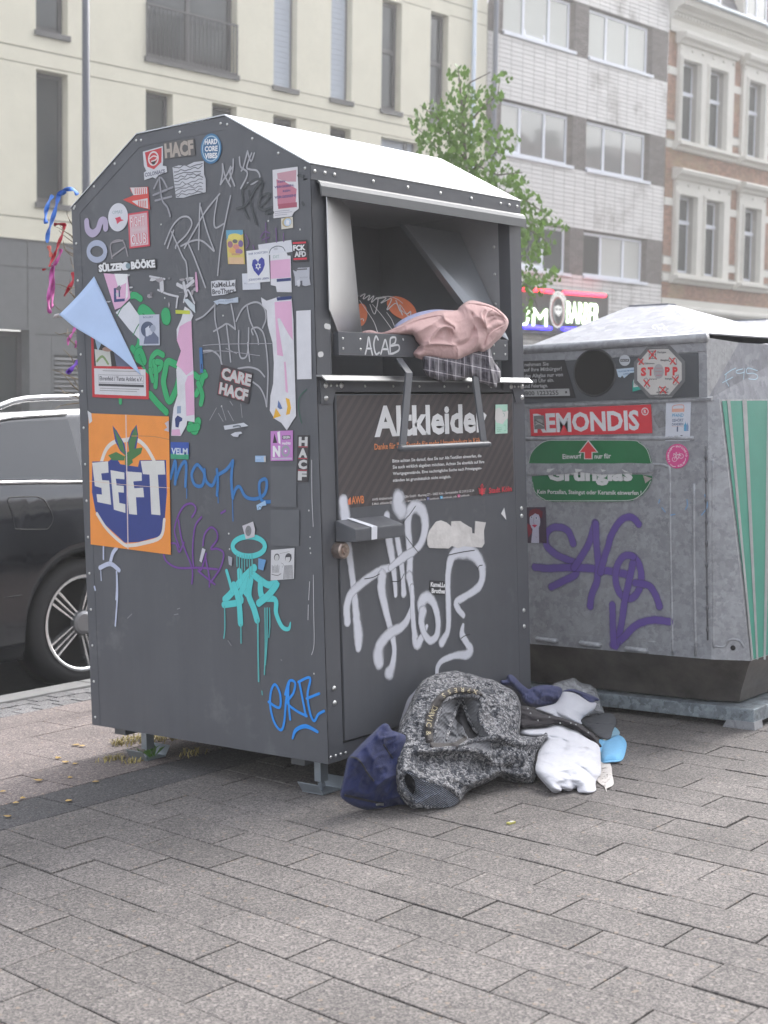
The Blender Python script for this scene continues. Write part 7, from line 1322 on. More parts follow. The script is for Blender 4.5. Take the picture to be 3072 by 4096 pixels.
    bm = bmesh.new(); bm.from_mesh(me); bmesh.ops.remove_doubles(bm, verts=bm.verts, dist=.0002); bm.to_mesh(me); bm.free()
    ob = put(me, name, parent)
    if parent is None: tag(ob, label, cat, group)
    elif label: ob['label'] = label
    ob['_'] = 0; del ob['_']
    return ob, pl
def cloth(name, c, rough=.85, bs=500, bump=.0008, **k): return M(name, c, rough, bump=bump, bs=bs, sheen=.08, **k)
# boucle knit
BOU = M('boucle_knit', (.3, .3, .3), .95, sheen=.05); n, L, b = nodes_of(BOU); t = n.new('ShaderNodeTexCoord')
v1 = n.new('ShaderNodeTexVoronoi'); v1.inputs['Scale'].default_value = 125; v1.inputs['Randomness'].default_value = 1; nx_ = n.new('ShaderNodeTexNoise'); nx_.inputs['Scale'].default_value = 70; nx_.inputs['Detail'].default_value = 3
mxv = n.new('ShaderNodeMixRGB'); mxv.inputs[0].default_value = .03; L.new(t.outputs['Object'], nx_.inputs[0]); L.new(t.outputs['Object'], mxv.inputs[1]); L.new(nx_.outputs[1], mxv.inputs[2]); L.new(mxv.outputs[0], v1.inputs[0])
sc = n.new('ShaderNodeSeparateColor'); L.new(v1.outputs['Color'], sc.inputs[0]); rp = n.new('ShaderNodeValToRGB'); e = rp.color_ramp.elements; e[0].position = .12; e[0].color = (.055, .06, .075, 1); e[1].position = .9; e[1].color = (.42, .415, .43, 1)
k = rp.color_ramp.elements.new(.45); k.color = (.14, .145, .165, 1); k = rp.color_ramp.elements.new(.55); k.color = (.34, .335, .345, 1); L.new(sc.outputs[0], rp.inputs[0])
ed = n.new('ShaderNodeMapRange'); ed.inputs['From Min'].default_value = .15; ed.inputs['From Max'].default_value = .75; ed.inputs['To Min'].default_value = 1.1; ed.inputs['To Max'].default_value = .45; L.new(v1.outputs['Distance'], ed.inputs[0]); ml = n.new('ShaderNodeVectorMath'); ml.operation = 'SCALE'; L.new(rp.outputs[0], ml.inputs[0]); L.new(ed.outputs[0], ml.inputs['Scale']); L.new(ml.outputs[0], b.inputs['Base Color'])
bp_ = n.new('ShaderNodeBump'); bp_.inputs['Distance'].default_value = .005; bp_.invert = True; L.new(v1.outputs['Distance'], bp_.inputs['Height']); L.new(bp_.outputs[0], b.inputs['Normal'])
def ribmat(name, c1, c2, period, rot=0., nz_=.3):
    m = M(name, c1, .95, sheen=.2); n, L, b = nodes_of(m); u = n.new('ShaderNodeUVMap'); u.uv_map = 'UVMap'; mp_ = n.new('ShaderNodeMapping'); mp_.inputs['Rotation'].default_value = (0, 0, rot); w = n.new('ShaderNodeTexWave'); w.inputs['Scale'].default_value = .314/period; w.inputs['Distortion'].default_value = .7; w.inputs['Detail'].default_value = 2; w.inputs['Detail Scale'].default_value = 1.5
    L.new(u.outputs[0], mp_.inputs[0]); L.new(mp_.outputs[0], w.inputs[0]); x = n.new('ShaderNodeTexNoise'); x.inputs['Scale'].default_value = 160; t = n.new('ShaderNodeTexCoord'); L.new(t.outputs['Object'], x.inputs[0])
    a = n.new('ShaderNodeMath'); a.operation = 'MULTIPLY_ADD'; a.inputs[1].default_value = nz_*2; L.new(x.outputs[0], a.inputs[0]); L.new(w.outputs[1], a.inputs[2]); r = n.new('ShaderNodeValToRGB'); r.color_ramp.elements[0].position = .35; r.color_ramp.elements[0].color = (*c1, 1); r.color_ramp.elements[1].position = 1.0; r.color_ramp.elements[1].color = (*c2, 1); L.new(a.outputs[0], r.inputs[0]); L.new(r.outputs[0], b.inputs['Base Color'])
    bp_ = n.new('ShaderNodeBump'); bp_.inputs['Distance'].default_value = .003; L.new(w.outputs[1], bp_.inputs['Height']); L.new(bp_.outputs[0], b.inputs['Normal']); return m
RIB = ribmat('ribbed_lining', (.022, .024, .034), (.20, .205, .225), .0052, .25); RIBD = ribmat('ribbed_lining_low', (.03, .036, .052), (.20, .22, .27), .0052, 1.3)
zK = Z(1560, 2650, 690/1659); zW = Z(2050, 2680, 510/1659)
def gpt(px, py): return hit(px, py, (0, 0, 0), (0, 0, 1))
def tilt_n(px0, py0, px1, py1, ytop):       # plane leaning from a ground point up to a point at depth ytop
    a = gpt(px0, py0); b = ax(px1, py1, 1, ytop); v = (b-a).normalized(); h = Vector((.985, -.17, 0)); return a, h.cross(v).normalized() if h.cross(v).y < 0 else -h.cross(v).normalized()
# --- bouclé coat
c0, cn = tilt_n(1690, 3238, 1815, 2690, -.09)
coat_o = [(620, 78), (700, 95), (800, 115), (900, 150), (985, 165), (1080, 215), (1180, 270), (1235, 340), (1258, 430), (1260, 560), (1245, 690), (1300, 705), (1390, 715), (1440, 690), (1490, 655), (1530, 705), (1480, 780), (1430, 850), (1400, 940), (1398, 1040), (1380, 1140), (1330, 1172), (1260, 1150), (1180, 1120), (1090, 1080), (1020, 1110), (940, 1150), (830, 1195), (760, 1230), (720, 1270), (680, 1340), (620, 1405), (520, 1415), (400, 1400), (300, 1400), (240, 1385), (170, 1330), (95, 1240), (60, 1150), (40, 1020), (45, 900), (60, 760), (80, 660), (110, 560), (170, 450), (220, 330), (290, 200), (370, 140), (480, 100)]
neck = [(500, 385), (440, 520), (420, 640), (430, 770), (560, 775), (660, 740), (740, 750), (830, 700), (960, 715), (900, 620), (830, 520), (880, 400), (860, 340), (760, 315), (640, 320), (560, 345)]
slv = [(160, 1035), (240, 1060), (330, 1120), (480, 1160), (600, 1220), (660, 1280), (670, 1330), (620, 1385), (420, 1385), (260, 1370), (200, 1300), (130, 1230), (110, 1150), (140, 1080)]
folds = [([(400, 780), (360, 600), (400, 430), (520, 330), (680, 290), (840, 300), (920, 380), (870, 520), (930, 650), (1010, 710)], .020, .028), ([(520, 620), (600, 480), (640, 360)], .022, -.030), ([(720, 400), (750, 560), (820, 680)], .030, -.085), ([(660, 440), (640, 650)], .014, -.055), ([(560, 700), (700, 720)], .02, -.04), ([(540, 480), (480, 620), (460, 740)], .02, .012), ([(680, 560), (700, 640), (640, 700)], .012, .018),
         ([(290, 850), (420, 845), (620, 830), (800, 845), (920, 880), (960, 940)], .016, .030), ([(300, 900), (500, 910), (700, 930), (880, 960)], .024, -.030), ([(640, 800), (760, 760), (920, 740), (1030, 720), (1200, 780), (1400, 790), (1500, 700)], .018, .024), ([(1000, 800), (1150, 815), (1300, 850), (1400, 830)], .016, -.026), ([(1020, 900), (1150, 860), (1240, 900), (1270, 980)], .026, .022), ([(1100, 1010), (1230, 990), (1290, 960), (1330, 900)], .014, -.030), ([(850, 1060), (960, 960), (1040, 900)], .016, -.018), ([(780, 1180), (900, 1100), (1050, 1040)], .02, .016),
         ([(150, 1030), (260, 1080), (340, 1130), (500, 1165), (620, 1230), (680, 1310)], .014, .026), ([(180, 1180), (260, 1260)], .026, -.045), ([(260, 1120), (250, 1240), (220, 1340)], .014, -.02), ([(330, 1250), (450, 1200), (560, 1260)], .03, .008), ([(120, 1080), (100, 1180), (180, 1320)], .010, .018),
         ([(690, 90), (780, 200), (850, 290)], .014, -.014), ([(300, 230), (240, 420), (160, 700), (150, 950)], .03, .014), ([(1100, 300), (1150, 500), (1080, 640)], .035, .012), ([(960, 350), (980, 500), (950, 600)], .02, -.010), ([(1340, 900), (1390, 1000), (1370, 1120)], .014, .012)]
coat, cpl = garment('coat', 'heap of black and white bouclé wool coat with ribbed lining, collar tape showing', 'coat', zK, coat_o, c0, cn, .11, .10, folds, (.010, 16), [BOU, RIB, RIBD, M('painted_lining_shade', (.012, .012, .016), .95)], [(neck, 1), (slv, 2), ([(680, 400), (720, 440), (800, 600), (850, 690), (760, 730), (700, 620), (640, 560), (620, 500), (650, 440)], 3), ([(180, 1060), (230, 1100), (250, 1180), (230, 1260), (170, 1200), (150, 1110)], 3), ([(640, 810), (760, 765), (930, 735), (960, 800), (900, 870), (700, 835), (420, 850), (520, 830)], 1)], cell=.0032, smooth=4)  # near-black patches in collar and cuff openings are shade painted into the colour
def hem(ob, f, z, pts, r, mat, off=.0, per=5, name='hem'):
    P = [f(x, y, off) for x, y in smooth_path(z(*pts), per)]; P = [p for p in P if p is not None]
    if len(P) < 3: return
    for _ in range(3): P = [P[0]]+[(a+b*2+c)/4 for a, b, c in zip(P[:-2], P[1:-1], P[2:])]+[P[-1]]
    n_ = len(P); mb = MB(); mb.tube(P, [r*(.35+.65*min(1, 5*i/n_, 5*(n_-1-i)/n_))*(1+.12*math.sin(i*1.7)) for i in range(n_)], 10, cap=True); return mb.build(name, mat, ob, smooth=True)
# collar tape with gold lettering follows the coat surface
dg = bpy.context.evaluated_depsgraph_get(); dg.update()
from mathutils.bvhtree import BVHTree
def surf(ob):
    bt = BVHTree.FromPolygons([v.co.copy() for v in ob.data.vertices], [tuple(p.vertices) for p in ob.data.polygons])
    def f(px, py, off=.003):
        d = ray(px, py).normalized(); h = bt.ray_cast(CAM, d); return (h[0]-d*off) if h[0] is not None else None
    return f
cs = surf(coat)
def surf_ribbon(name, f, pts, wpx, mat, parent, off=.003, per=6):
    sm = smooth_path(pts, per); n_ = len(sm); vs_ = []; fs = []; ok = []
    for i, (x, y) in enumerate(sm):
        a = sm[max(i-1, 0)]; b = sm[min(i+1, n_-1)]; d = Vector((b[0]-a[0], b[1]-a[1])).normalized(); row = []
        w = np.interp(i/(n_-1), np.linspace(0, 1, len(wpx)), wpx) if isinstance(wpx, (list, tuple)) else wpx
        for k in (-1, -.5, 0, .5, 1): row.append(f(x-d.y*w/2*k, y+d.x*w/2*k, off))
        if any(p is None for p in row): continue
        ok.append(row)
    for row in ok: vs_ += row
    for i in range(len(ok)-1):
        for k in range(4): q = (5*i+k, 5*i+k+1, 5*i+k+6, 5*i+k+5); fs.append(q)
    mb = MB(); mb.mesh(vs_, fs); o = mb.build(name, mat, parent, smooth=True); so = o.modifiers.new('s', 'SOLIDIFY'); so.thickness = .0015; return o
for pts_, r_ in (([(500, 390), (560, 348), (640, 322), (760, 315), (850, 335), (892, 385), (880, 470), (862, 550), (905, 625), (965, 705)], .0085), ([(425, 745), (430, 640), (450, 530), (500, 400)], .006), ([(665, 350), (640, 430), (600, 540), (560, 650), (540, 760)], .007), ([(700, 350), (730, 470), (790, 600), (850, 690)], .007), ([(165, 1040), (240, 1062), (330, 1122), (480, 1162), (600, 1222), (662, 1285), (672, 1340)], .0085), ([(150, 1060), (112, 1150), (135, 1235), (200, 1310), (262, 1372), (420, 1392), (600, 1390), (665, 1345)], .0065), ([(285, 852), (420, 843), (620, 830), (800, 842), (930, 880), (960, 935)], .0085), ([(650, 812), (760, 762), (930, 735), (1040, 715)], .007), ([(1030, 700), (1200, 770), (1380, 775), (1480, 700)], .012), ([(1020, 850), (1130, 822), (1240, 880), (1275, 960), (1240, 1000), (1150, 1000)], .010), ([(1340, 870), (1395, 980), (1380, 1120), (1330, 1160)], .007)): hem(coat, cs, zK, pts_, r_, BOU, .002)
TAPE = cloth('collar_tape', (.022, .017, .017), .7, 300); GOLD = M('gold_thread', (.38, .33, .21), .5)
tape_c = [(385, 770), (372, 690), (375, 600), (400, 500), (450, 400), (520, 320), (620, 268), (730, 268), (830, 290), (880, 325)]
surf_ribbon('collar_tape', cs, zK(*tape_c), [30, 34, 38, 40, 38, 30, 26, 24, 20], TAPE, coat, .004)
surf_ribbon('collar_tape', cs, zK((385, 790), (480, 800), (600, 800), (690, 760), (730, 710)), [18, 24, 26, 24, 10], TAPE, coat, .005)
def surf_text(txt, f, path, hpx, mat, parent, off=.007, flip=False):
    sm = smooth_path(path, 8); L_ = [0]
    for a, b in zip(sm[:-1], sm[1:]): L_.append(L_[-1]+math.hypot(b[0]-a[0], b[1]-a[1]))
    tot = L_[-1]; n_ = len(txt)
    for i, ch in enumerate(txt):
        if ch == ' ': continue
        s_ = tot*(i+.5)/n_; j = max(0, min(len(sm)-2, int(np.searchsorted(L_, s_))-1)); t = (s_-L_[j])/(L_[j+1]-L_[j]+1e-9); cx = sm[j][0]+(sm[j+1][0]-sm[j][0])*t; cy = sm[j][1]+(sm[j+1][1]-sm[j][1])*t; d = Vector((sm[j+1][0]-sm[j][0], sm[j+1][1]-sm[j][1])).normalized(); up2 = Vector((d.y, -d.x))
        vs_, fs, x0, x1 = glyphs(ch, .01); out_ = []
        for p in vs_: lx = (p[0]-(x0+x1)/2)*hpx; ly = (p[1]-CAPH/2)*hpx; q = f(cx+d.x*lx+up2.x*ly, cy+d.y*lx+up2.y*ly, off); out_.append(q)
        if any(q is None for q in out_): continue
        mb = MB(); mb.mesh(out_, fs); mb.build('woven_letter', mat, parent)
surf_text('MPRESS', cs, zK((850, 292), (760, 268), (660, 265), (570, 285), (490, 335)), 26, GOLD, coat)
surf_text('DAVIC &', cs, zK((440, 425), (400, 500), (378, 590), (372, 700)), 30, GOLD, coat)
# --- navy fleece jacket
NV = cloth('navy_fleece', (.012, .019, .078), .9, 260, .0012, var=.18, vs_=40); ZP = M('black_zip', (.015, .015, .018), .6)
j0, jn = tilt_n(1500, 3235, 1520, 2900, -.20)
jk, jpl = garment('fleece_jacket', 'dark blue fleece jacket with black zips, left of the grey coat', 'jacket', z7, [(298, 376), (325, 382), (342, 410), (372, 420), (420, 450), (430, 560), (440, 700), (478, 812), (430, 822), (330, 820), (250, 820), (200, 814), (150, 798), (110, 775), (84, 752), (82, 730), (100, 650), (118, 560), (132, 538), (200, 468), (262, 408)], j0, jn, .055, .07, [([(130, 545), (180, 570), (215, 625), (270, 690), (360, 760)], .012, .012), ([(200, 480), (250, 560), (300, 640), (360, 690)], .03, .016), ([(150, 600), (200, 680), (300, 750)], .025, -.012), ([(100, 740), (200, 760), (300, 785)], .010, -.010), ([(290, 400), (300, 480), (340, 560)], .02, -.010), ([(380, 740), (430, 800)], .015, .012)], (.012, 9), [NV], cell=.004, seed=4)
js = surf(jk)
surf_ribbon('zip', js, z7((128, 545), (165, 555), (195, 590), (215, 625), (250, 670)), 7, ZP, jk, .003); surf_ribbon('zip', js, z7((100, 742), (160, 756), (230, 772), (300, 786)), 8, ZP, jk, .003); surf_ribbon('zip', js, z7((300, 482), (325, 520), (348, 555)), 5, ZP, jk, .003); surf_ribbon('zip_pull', js, z7((262, 790), (280, 788), (300, 790)), 8, RIV, jk, .006)
# --- white terry duvets
WT = cloth('white_terry', (.56, .56, .60), .95, 420, .0012, var=.03)
w0, wn = tilt_n(2330, 3170, 2250, 2870, -.28)
dv, _ = garment('duvet', 'big white terry cloth bundle in front, right of the grey coat', 'bedding', zW, [(90, 745), (200, 740), (330, 742), (420, 740), (500, 705), (580, 695), (680, 720), (740, 760), (830, 780), (920, 850), (1000, 905), (1090, 950), (1135, 1010), (1145, 1100), (1150, 1230), (1152, 1320), (1140, 1370), (1100, 1420), (1080, 1480), (1090, 1560), (1080, 1600), (1010, 1625), (920, 1610), (850, 1580), (835, 1510), (780, 1550), (700, 1555), (655, 1530), (640, 1500), (635, 1570), (570, 1575), (510, 1550), (440, 1480), (370, 1400), (310, 1330), (298, 1260), (320, 1160), (340, 1060), (380, 980), (430, 900), (330, 880), (200, 870), (80, 830)], w0, wn, .085, .13,
    [([(730, 750), (725, 850), (690, 950), (660, 1040)], .022, -.014), ([(340, 1120), (480, 1090), (620, 1080), (700, 1000)], .018, -.014), ([(520, 880), (620, 890), (690, 930)], .016, -.012), ([(850, 1240), (930, 1290), (1010, 1360), (1080, 1440)], .014, -.014), ([(645, 1520), (670, 1470), (680, 1430)], .014, -.014), ([(835, 1530), (815, 1480), (790, 1450)], .014, -.014), ([(700, 1340), (760, 1380), (800, 1360)], .022, -.012), ([(900, 1130), (1000, 1040), (1060, 960)], .016, -.012), ([(700, 1000), (820, 980), (960, 1000)], .02, .010), ([(900, 1450), (980, 1480), (1040, 1560)], .03, .006), ([(1000, 920), (980, 1000), (970, 1060)], .012, -.010)], (.006, 8), [WT], cell=.004, smooth=14, seed=9)
w1, wn1 = tilt_n(2250, 3060, 2260, 2780, -.10)
dv2, _ = garment('duvet', 'smaller white terry bundle behind the starry black scarf', 'bedding', zW, [(300, 500), (420, 470), (560, 430), (620, 340), (655, 285), (760, 288), (850, 320), (920, 365), (1010, 420), (1085, 425), (1088, 460), (1060, 510), (980, 570), (920, 610), (890, 660), (905, 705), (800, 690), (640, 640), (480, 590), (380, 550)], w1, wn1, .085, .09, [([(560, 520), (600, 590)], .018, -.018), ([(420, 500), (500, 520), (560, 560)], .02, -.008), ([(900, 620), (940, 540), (1000, 470)], .02, -.006)], (.005, 9), [WT], cell=.0045, smooth=10, seed=13)
# --- black scarf with small stars
SC = cloth('black_scarf', (.022, .018, .022), .85, 300, var=.2, vs_=50); s0_, sn2 = tilt_n(2300, 3110, 2200, 2870, -.30)
sc_, spl = garment('scarf', 'long black scarf with tiny white stars across the white bundles', 'scarf', zW, [(90, 480), (200, 480), (300, 520), (380, 565), (480, 590), (600, 610), (700, 640), (800, 670), (880, 700), (950, 760), (1020, 810), (1070, 850), (1100, 910), (1160, 985), (1140, 1003), (1100, 975), (1050, 920), (980, 870), (900, 830), (820, 780), (740, 740), (650, 705), (560, 695), (440, 725), (330, 740), (200, 745), (90, 738)], s0_, sn2, .035, .03, [([(110, 560), (350, 620), (600, 640), (850, 740), (1050, 890)], .010, .010), ([(110, 640), (350, 660), (560, 660), (760, 720)], .008, -.010), ([(110, 520), (300, 570), (460, 610)], .008, -.008)], (.004, 24), [SC], cell=.004, seed=21)
ss = surf(sc_)
for x, y in ((200, 503), (235, 565), (332, 655), (482, 615), (825, 712), (985, 815), (620, 690), (760, 690)):
    p = ss(*zW((x, y))[0], .004)
    if p is None: continue
    mb = MB(); v = []
    for k in range(10): a = math.pi/2+k*math.pi/5; r = .0042 if k % 2 == 0 else .0018; v.append(p+rt*r*math.cos(a)+up*r*math.sin(a))
    mb.face(v[::-1]); mb.build('printed_star', M('star_white', (.6, .6, .6), .6), sc_)
# --- dark blue t-shirt
TS = cloth('blue_shirt', (.060, .068, .15), .8, 500, .0004, var=.06); t0_, tn = tilt_n(2200, 2950, 2150, 2720, -.06)
garment('t_shirt', 'crumpled slate blue T-shirt on top of the white bundle', 'shirt', Z(1300, 2600, .7836), [(935, 128), (960, 130), (1000, 170), (1040, 200), (1060, 190), (1110, 178), (1160, 180), (1200, 190), (1212, 210), (1205, 250), (1180, 275), (1120, 290), (1080, 294), (1040, 285), (1010, 260), (995, 225), (960, 190), (925, 180), (900, 175), (900, 155), (930, 150)], t0_, tn, .045, .04, [([(940, 140), (970, 190), (1010, 250), (1060, 285)], .008, .012), ([(1060, 195), (1075, 230), (1120, 260), (1180, 265)], .010, -.020), ([(1110, 200), (1100, 250)], .008, .014), ([(1050, 210), (1010, 230)], .008, -.014), ([(1140, 200), (1180, 220), (1190, 250)], .012, .010), ([(1080, 250), (1120, 235), (1160, 240)], .006, .010)], (.008, 26), [TS], cell=.0035, seed=31)
t1_, tn1 = tilt_n(2330, 2990, 2330, 2760, -.05)
garment('shirt_sleeve', 'sleeve of a slate blue shirt lying over the white bundle', 'shirt', zW, [(655, 275), (720, 248), (800, 245), (900, 280), (1000, 315), (1080, 350), (1130, 382), (1125, 395), (1085, 390), (1050, 432), (1010, 425), (940, 385), (870, 330), (780, 290), (700, 280)], t1_, tn1, .025, .02, [([(700, 265), (850, 290), (1000, 350)], .008, .008), ([(1060, 370), (1045, 430)], .006, -.01)], (.004, 24), [TS], cell=.0035, seed=33)
# --- grey cushion, translucent bag, blue socks, tassel knot
g0_, gn = tilt_n(2400, 2965, 2400, 2850, -.02)
garment('grey_cushion', 'charcoal grey folded fleece between white bundle and glass container', 'blanket', zW, [(890, 640), (980, 580), (1080, 550), (1200, 555), (1290, 570), (1340, 620), (1350, 690), (1310, 780), (1290, 860), (1270, 900), (1200, 910), (1100, 860), (1020, 790), (930, 720)], g0_+Vector((0, .02, 0)), gn, .06, .06, [([(900, 650), (1000, 690), (1100, 700)], .012, -.010), ([(1000, 740), (1040, 700)], .02, .008)], (.005, 12), [cloth('charcoal_fleece', (.085, .088, .098), .95, 350, var=.1, vs_=60)], cell=.0045, smooth=10, seed=41)
PB = M('plastic_film', (.55, .56, .58), .22, 0, coat=.6, alpha=.55); b0_, bn = tilt_n(2350, 2900, 2290, 2720, .10)
garment('plastic_bag', 'clear crumpled plastic bag behind the white bundle', 'bag', zW, [(520, 190), (640, 140), (740, 115), (800, 100), (850, 130), (900, 165), (1000, 185), (1060, 220), (1110, 290), (1135, 380), (1150, 440), (1180, 510), (1190, 555), (1100, 560), (1000, 580), (800, 560), (600, 420), (560, 300)], b0_, bn, .06, .05, [([(800, 110), (820, 200), (780, 280)], .008, .014), ([(900, 170), (960, 260), (1080, 300)], .008, .012), ([(1120, 400), (1160, 500)], .006, .012), ([(1060, 480), (1100, 460), (1130, 530)], .006, .010)], (.014, 26), [PB], cell=.0045, seed=51)
SB = cloth('light_blue_terry', (.20, .50, .78), .95, 300, var=.06, vs_=60); k0_, kn = tilt_n(2440, 3048, 2440, 2960, -.22)
garment('blue_slipper_sock', 'light blue quilted slipper sock at the right end of the pile', 'sock', zW, [(1130, 1000), (1200, 1000), (1280, 970), (1330, 945), (1380, 935), (1450, 960), (1485, 1010), (1475, 1080), (1440, 1160), (1380, 1195), (1280, 1205), (1150, 1205), (1140, 1110)], k0_, kn, .045, .035, [([(1280, 1000), (1340, 985), (1400, 960), (1420, 1000), (1330, 1010)], .008, -.018)]+[([(1190+i*32, 1045), (1186+i*32, 1110)], .004, -.005) for i in range(8)]+[([(1150, 1135), (1300, 1140), (1450, 1120)], .005, -.008)], (.002, 20), [SB], cell=.0028, smooth=6, seed=61)
garment('knotted_strap', 'small light blue and cream knotted straps above the blue slipper sock', 'strap', zW, [(1070, 840), (1110, 870), (1160, 910), (1230, 915), (1270, 900), (1290, 865), (1340, 855), (1395, 895), (1390, 920), (1350, 935), (1290, 960), (1240, 985), (1180, 985), (1130, 940)], k0_+Vector((0, .03, 0)), kn, .022, .02, [([(1080, 850), (1180, 980)], .006, -.010), ([(1250, 930), (1300, 880)], .006, .01)], (.006, 40), [cloth('teal_strap', (.26, .47, .60), .8, 300), cloth('cream_strap', (.62, .62, .52), .8, 300)], [([(1160, 912), (1250, 915), (1265, 930), (1230, 980), (1180, 975)], 1)], cell=.0028, seed=63)
q0_, qn = tilt_n(2450, 3155, 2430, 3100, -.40)
garment('tassel_knot', 'frayed cream cloth knot beside the big white bundle', 'cloth', zW, [(1080, 1500), (1100, 1430), (1130, 1380), (1180, 1372), (1240, 1385), (1290, 1430), (1300, 1470), (1318, 1515), (1280, 1540), (1225, 1560), (1232, 1588), (1200, 1556), (1140, 1545), (1090, 1530)], q0_, qn, .03, .025, [([(1120, 1480), (1180, 1450)], .006, -.01), ([(1180, 1400), (1250, 1450), (1280, 1520)], .004, -.012), ([(1150, 1520), (1220, 1500)], .005, .01)], (.012, 50), [cloth('cream_gauze', (.62, .58, .55), .9, 200, var=.08)], cell=.0025, seed=65)
# --- clothes in the chute
PKH = cloth('pink_sweatshirt', (.50, .33, .32), 1.0, 300, .0004, var=.03); H0 = (.62, -.035, 1.40); HN = Vector((-.12, -1, .16)).normalized()
hood, hpl = garment('hooded_sweatshirt', 'dusty pink hooded sweatshirt hanging out of the open chute', 'sweatshirt', z2, [(370, 325), (430, 314), (510, 333), (610, 295), (740, 225), (850, 190), (940, 168), (1060, 168), (1085, 145), (1130, 108), (1180, 95), (1260, 112), (1340, 142), (1400, 185), (1442, 235), (1438, 290), (1395, 362), (1350, 405), (1318, 440), (1262, 487), (1215, 470), (1150, 510), (1062, 552), (960, 540), (860, 522), (795, 526), (745, 492), (762, 465), (795, 435), (762, 392), (735, 350), (620, 350), (480, 345), (385, 338)], H0, HN, .075, .06,
    [([(745, 490), (800, 440), (900, 412), (1060, 430), (1070, 540)], .007, .012), ([(1060, 430), (1140, 400), (1190, 300), (1175, 200)], .010, -.014), ([(1180, 240), (1220, 340), (1210, 420), (1150, 500)], .012, .014), ([(860, 400), (900, 330), (960, 290), (1020, 300), (1045, 330), (1050, 290), (980, 240), (970, 205)], .009, .016), ([(740, 350), (850, 290), (960, 215), (1060, 180)], .012, .012), ([(620, 330), (760, 260), (900, 205)], .010, -.012), ([(880, 390), (990, 300), (1000, 400)], .014, -.010), ([(1280, 290), (1240, 200), (1290, 150), (1380, 200), (1420, 250)], .010, .018), ([(1270, 300), (1330, 240), (1400, 240)], .008, -.016), ([(1290, 220), (1340, 210), (1430, 230)], .006, -.012), ([(1260, 420), (1300, 330), (1380, 290)], .008, -.014), ([(1250, 460), (1300, 420), (1340, 380)], .006, .010), ([(1110, 130), (1180, 180), (1260, 260), (1280, 300)], .014, .010)], (.004, 13), [PKH], cell=.0028, smooth=12, group='clothes spilling from the open chute', seed=71)
hs2 = surf(hood)
for pts_, r_ in (([(750, 488), (800, 522), (860, 516), (960, 534), (1060, 546), (1140, 508), (1215, 468)], .0055), ([(748, 485), (790, 440), (880, 415), (980, 418), (1062, 430)], .0045), ([(1150, 120), (1230, 125), (1320, 150), (1390, 200), (1430, 250)], .006), ([(1285, 300), (1265, 240), (1285, 180), (1340, 160)], .005), ([(1275, 420), (1300, 350), (1370, 300), (1430, 270)], .0045), ([(870, 400), (900, 340), (955, 290), (1020, 296), (1045, 330)], .004), ([(520, 336), (640, 300), (760, 240), (900, 210), (960, 210)], .004)): hem(hood, hs2, z2, pts_, r_, PKH, -.001)
LV = cloth('lavender_cloth', (.40, .42, .62), .9, 400, var=.05)
garment('lavender_cloth', 'lavender blue cloth behind the pink sweatshirt inside the chute', 'cloth', z2, [(600, 300), (640, 250), (720, 205), (800, 178), (900, 162), (990, 166), (1060, 175), (1000, 230), (800, 290), (650, 320)], (.62, .02, 1.40), HN, .04, .04, [([(640, 290), (760, 220), (900, 190)], .01, .008)], (.006, 20), [LV], cell=.004, group='clothes spilling from the open chute', seed=73)
# plaid shirt
PLD = M('plaid_flannel', (.05, .045, .055), .9, sheen=.2); n, L, b = nodes_of(PLD); u = n.new('ShaderNodeUVMap'); u.uv_map = 'UVMap'; sx = n.new('ShaderNodeSeparateXYZ'); L.new(u.outputs[0], sx.inputs[0])
def lines(sock, freq, thr, ph=0.):
    m1 = n.new('ShaderNodeMath'); m1.operation = 'MULTIPLY_ADD'; m1.inputs[1].default_value = freq; m1.inputs[2].default_value = ph; L.new(sock, m1.inputs[0]); f1 = n.new('ShaderNodeMath'); f1.operation = 'FRACT'; L.new(m1.outputs[0], f1.inputs[0]); l1 = n.new('ShaderNodeMath'); l1.operation = 'LESS_THAN'; l1.inputs[1].default_value = thr; L.new(f1.outputs[0], l1.inputs[0]); return l1.outputs[0]
cur = None
base_ = n.new('ShaderNodeRGB'); base_.outputs[0].default_value = (.045, .04, .052, 1); cur = base_.outputs[0]
for s_, fr, th, ph, c_, am in ((sx.outputs[0], 22, .5, .2, (.10, .09, .11, 1), .8), (sx.outputs[1], 22, .45, .3, (.10, .09, .11, 1), .8), (sx.outputs[0], 22, .07, 0, (.5, .47, .5, 1), .75), (sx.outputs[1], 22, .07, .1, (.5, .47, .5, 1), .75), (sx.outputs[0], 22, .03, .45, (.3, .28, .32, 1), .6)):
    mi = n.new('ShaderNodeMixRGB'); ll = lines(s_, fr, th, ph); m_ = n.new('ShaderNodeMath'); m_.operation = 'MULTIPLY'; m_.inputs[1].default_value = am; L.new(ll, m_.inputs[0]); L.new(m_.outputs[0], mi.inputs[0]); L.new(cur, mi.inputs[1]); mi.inputs[2].default_value = c_; cur = mi.outputs[0]
L.new(cur, b.inputs['Base Color'])
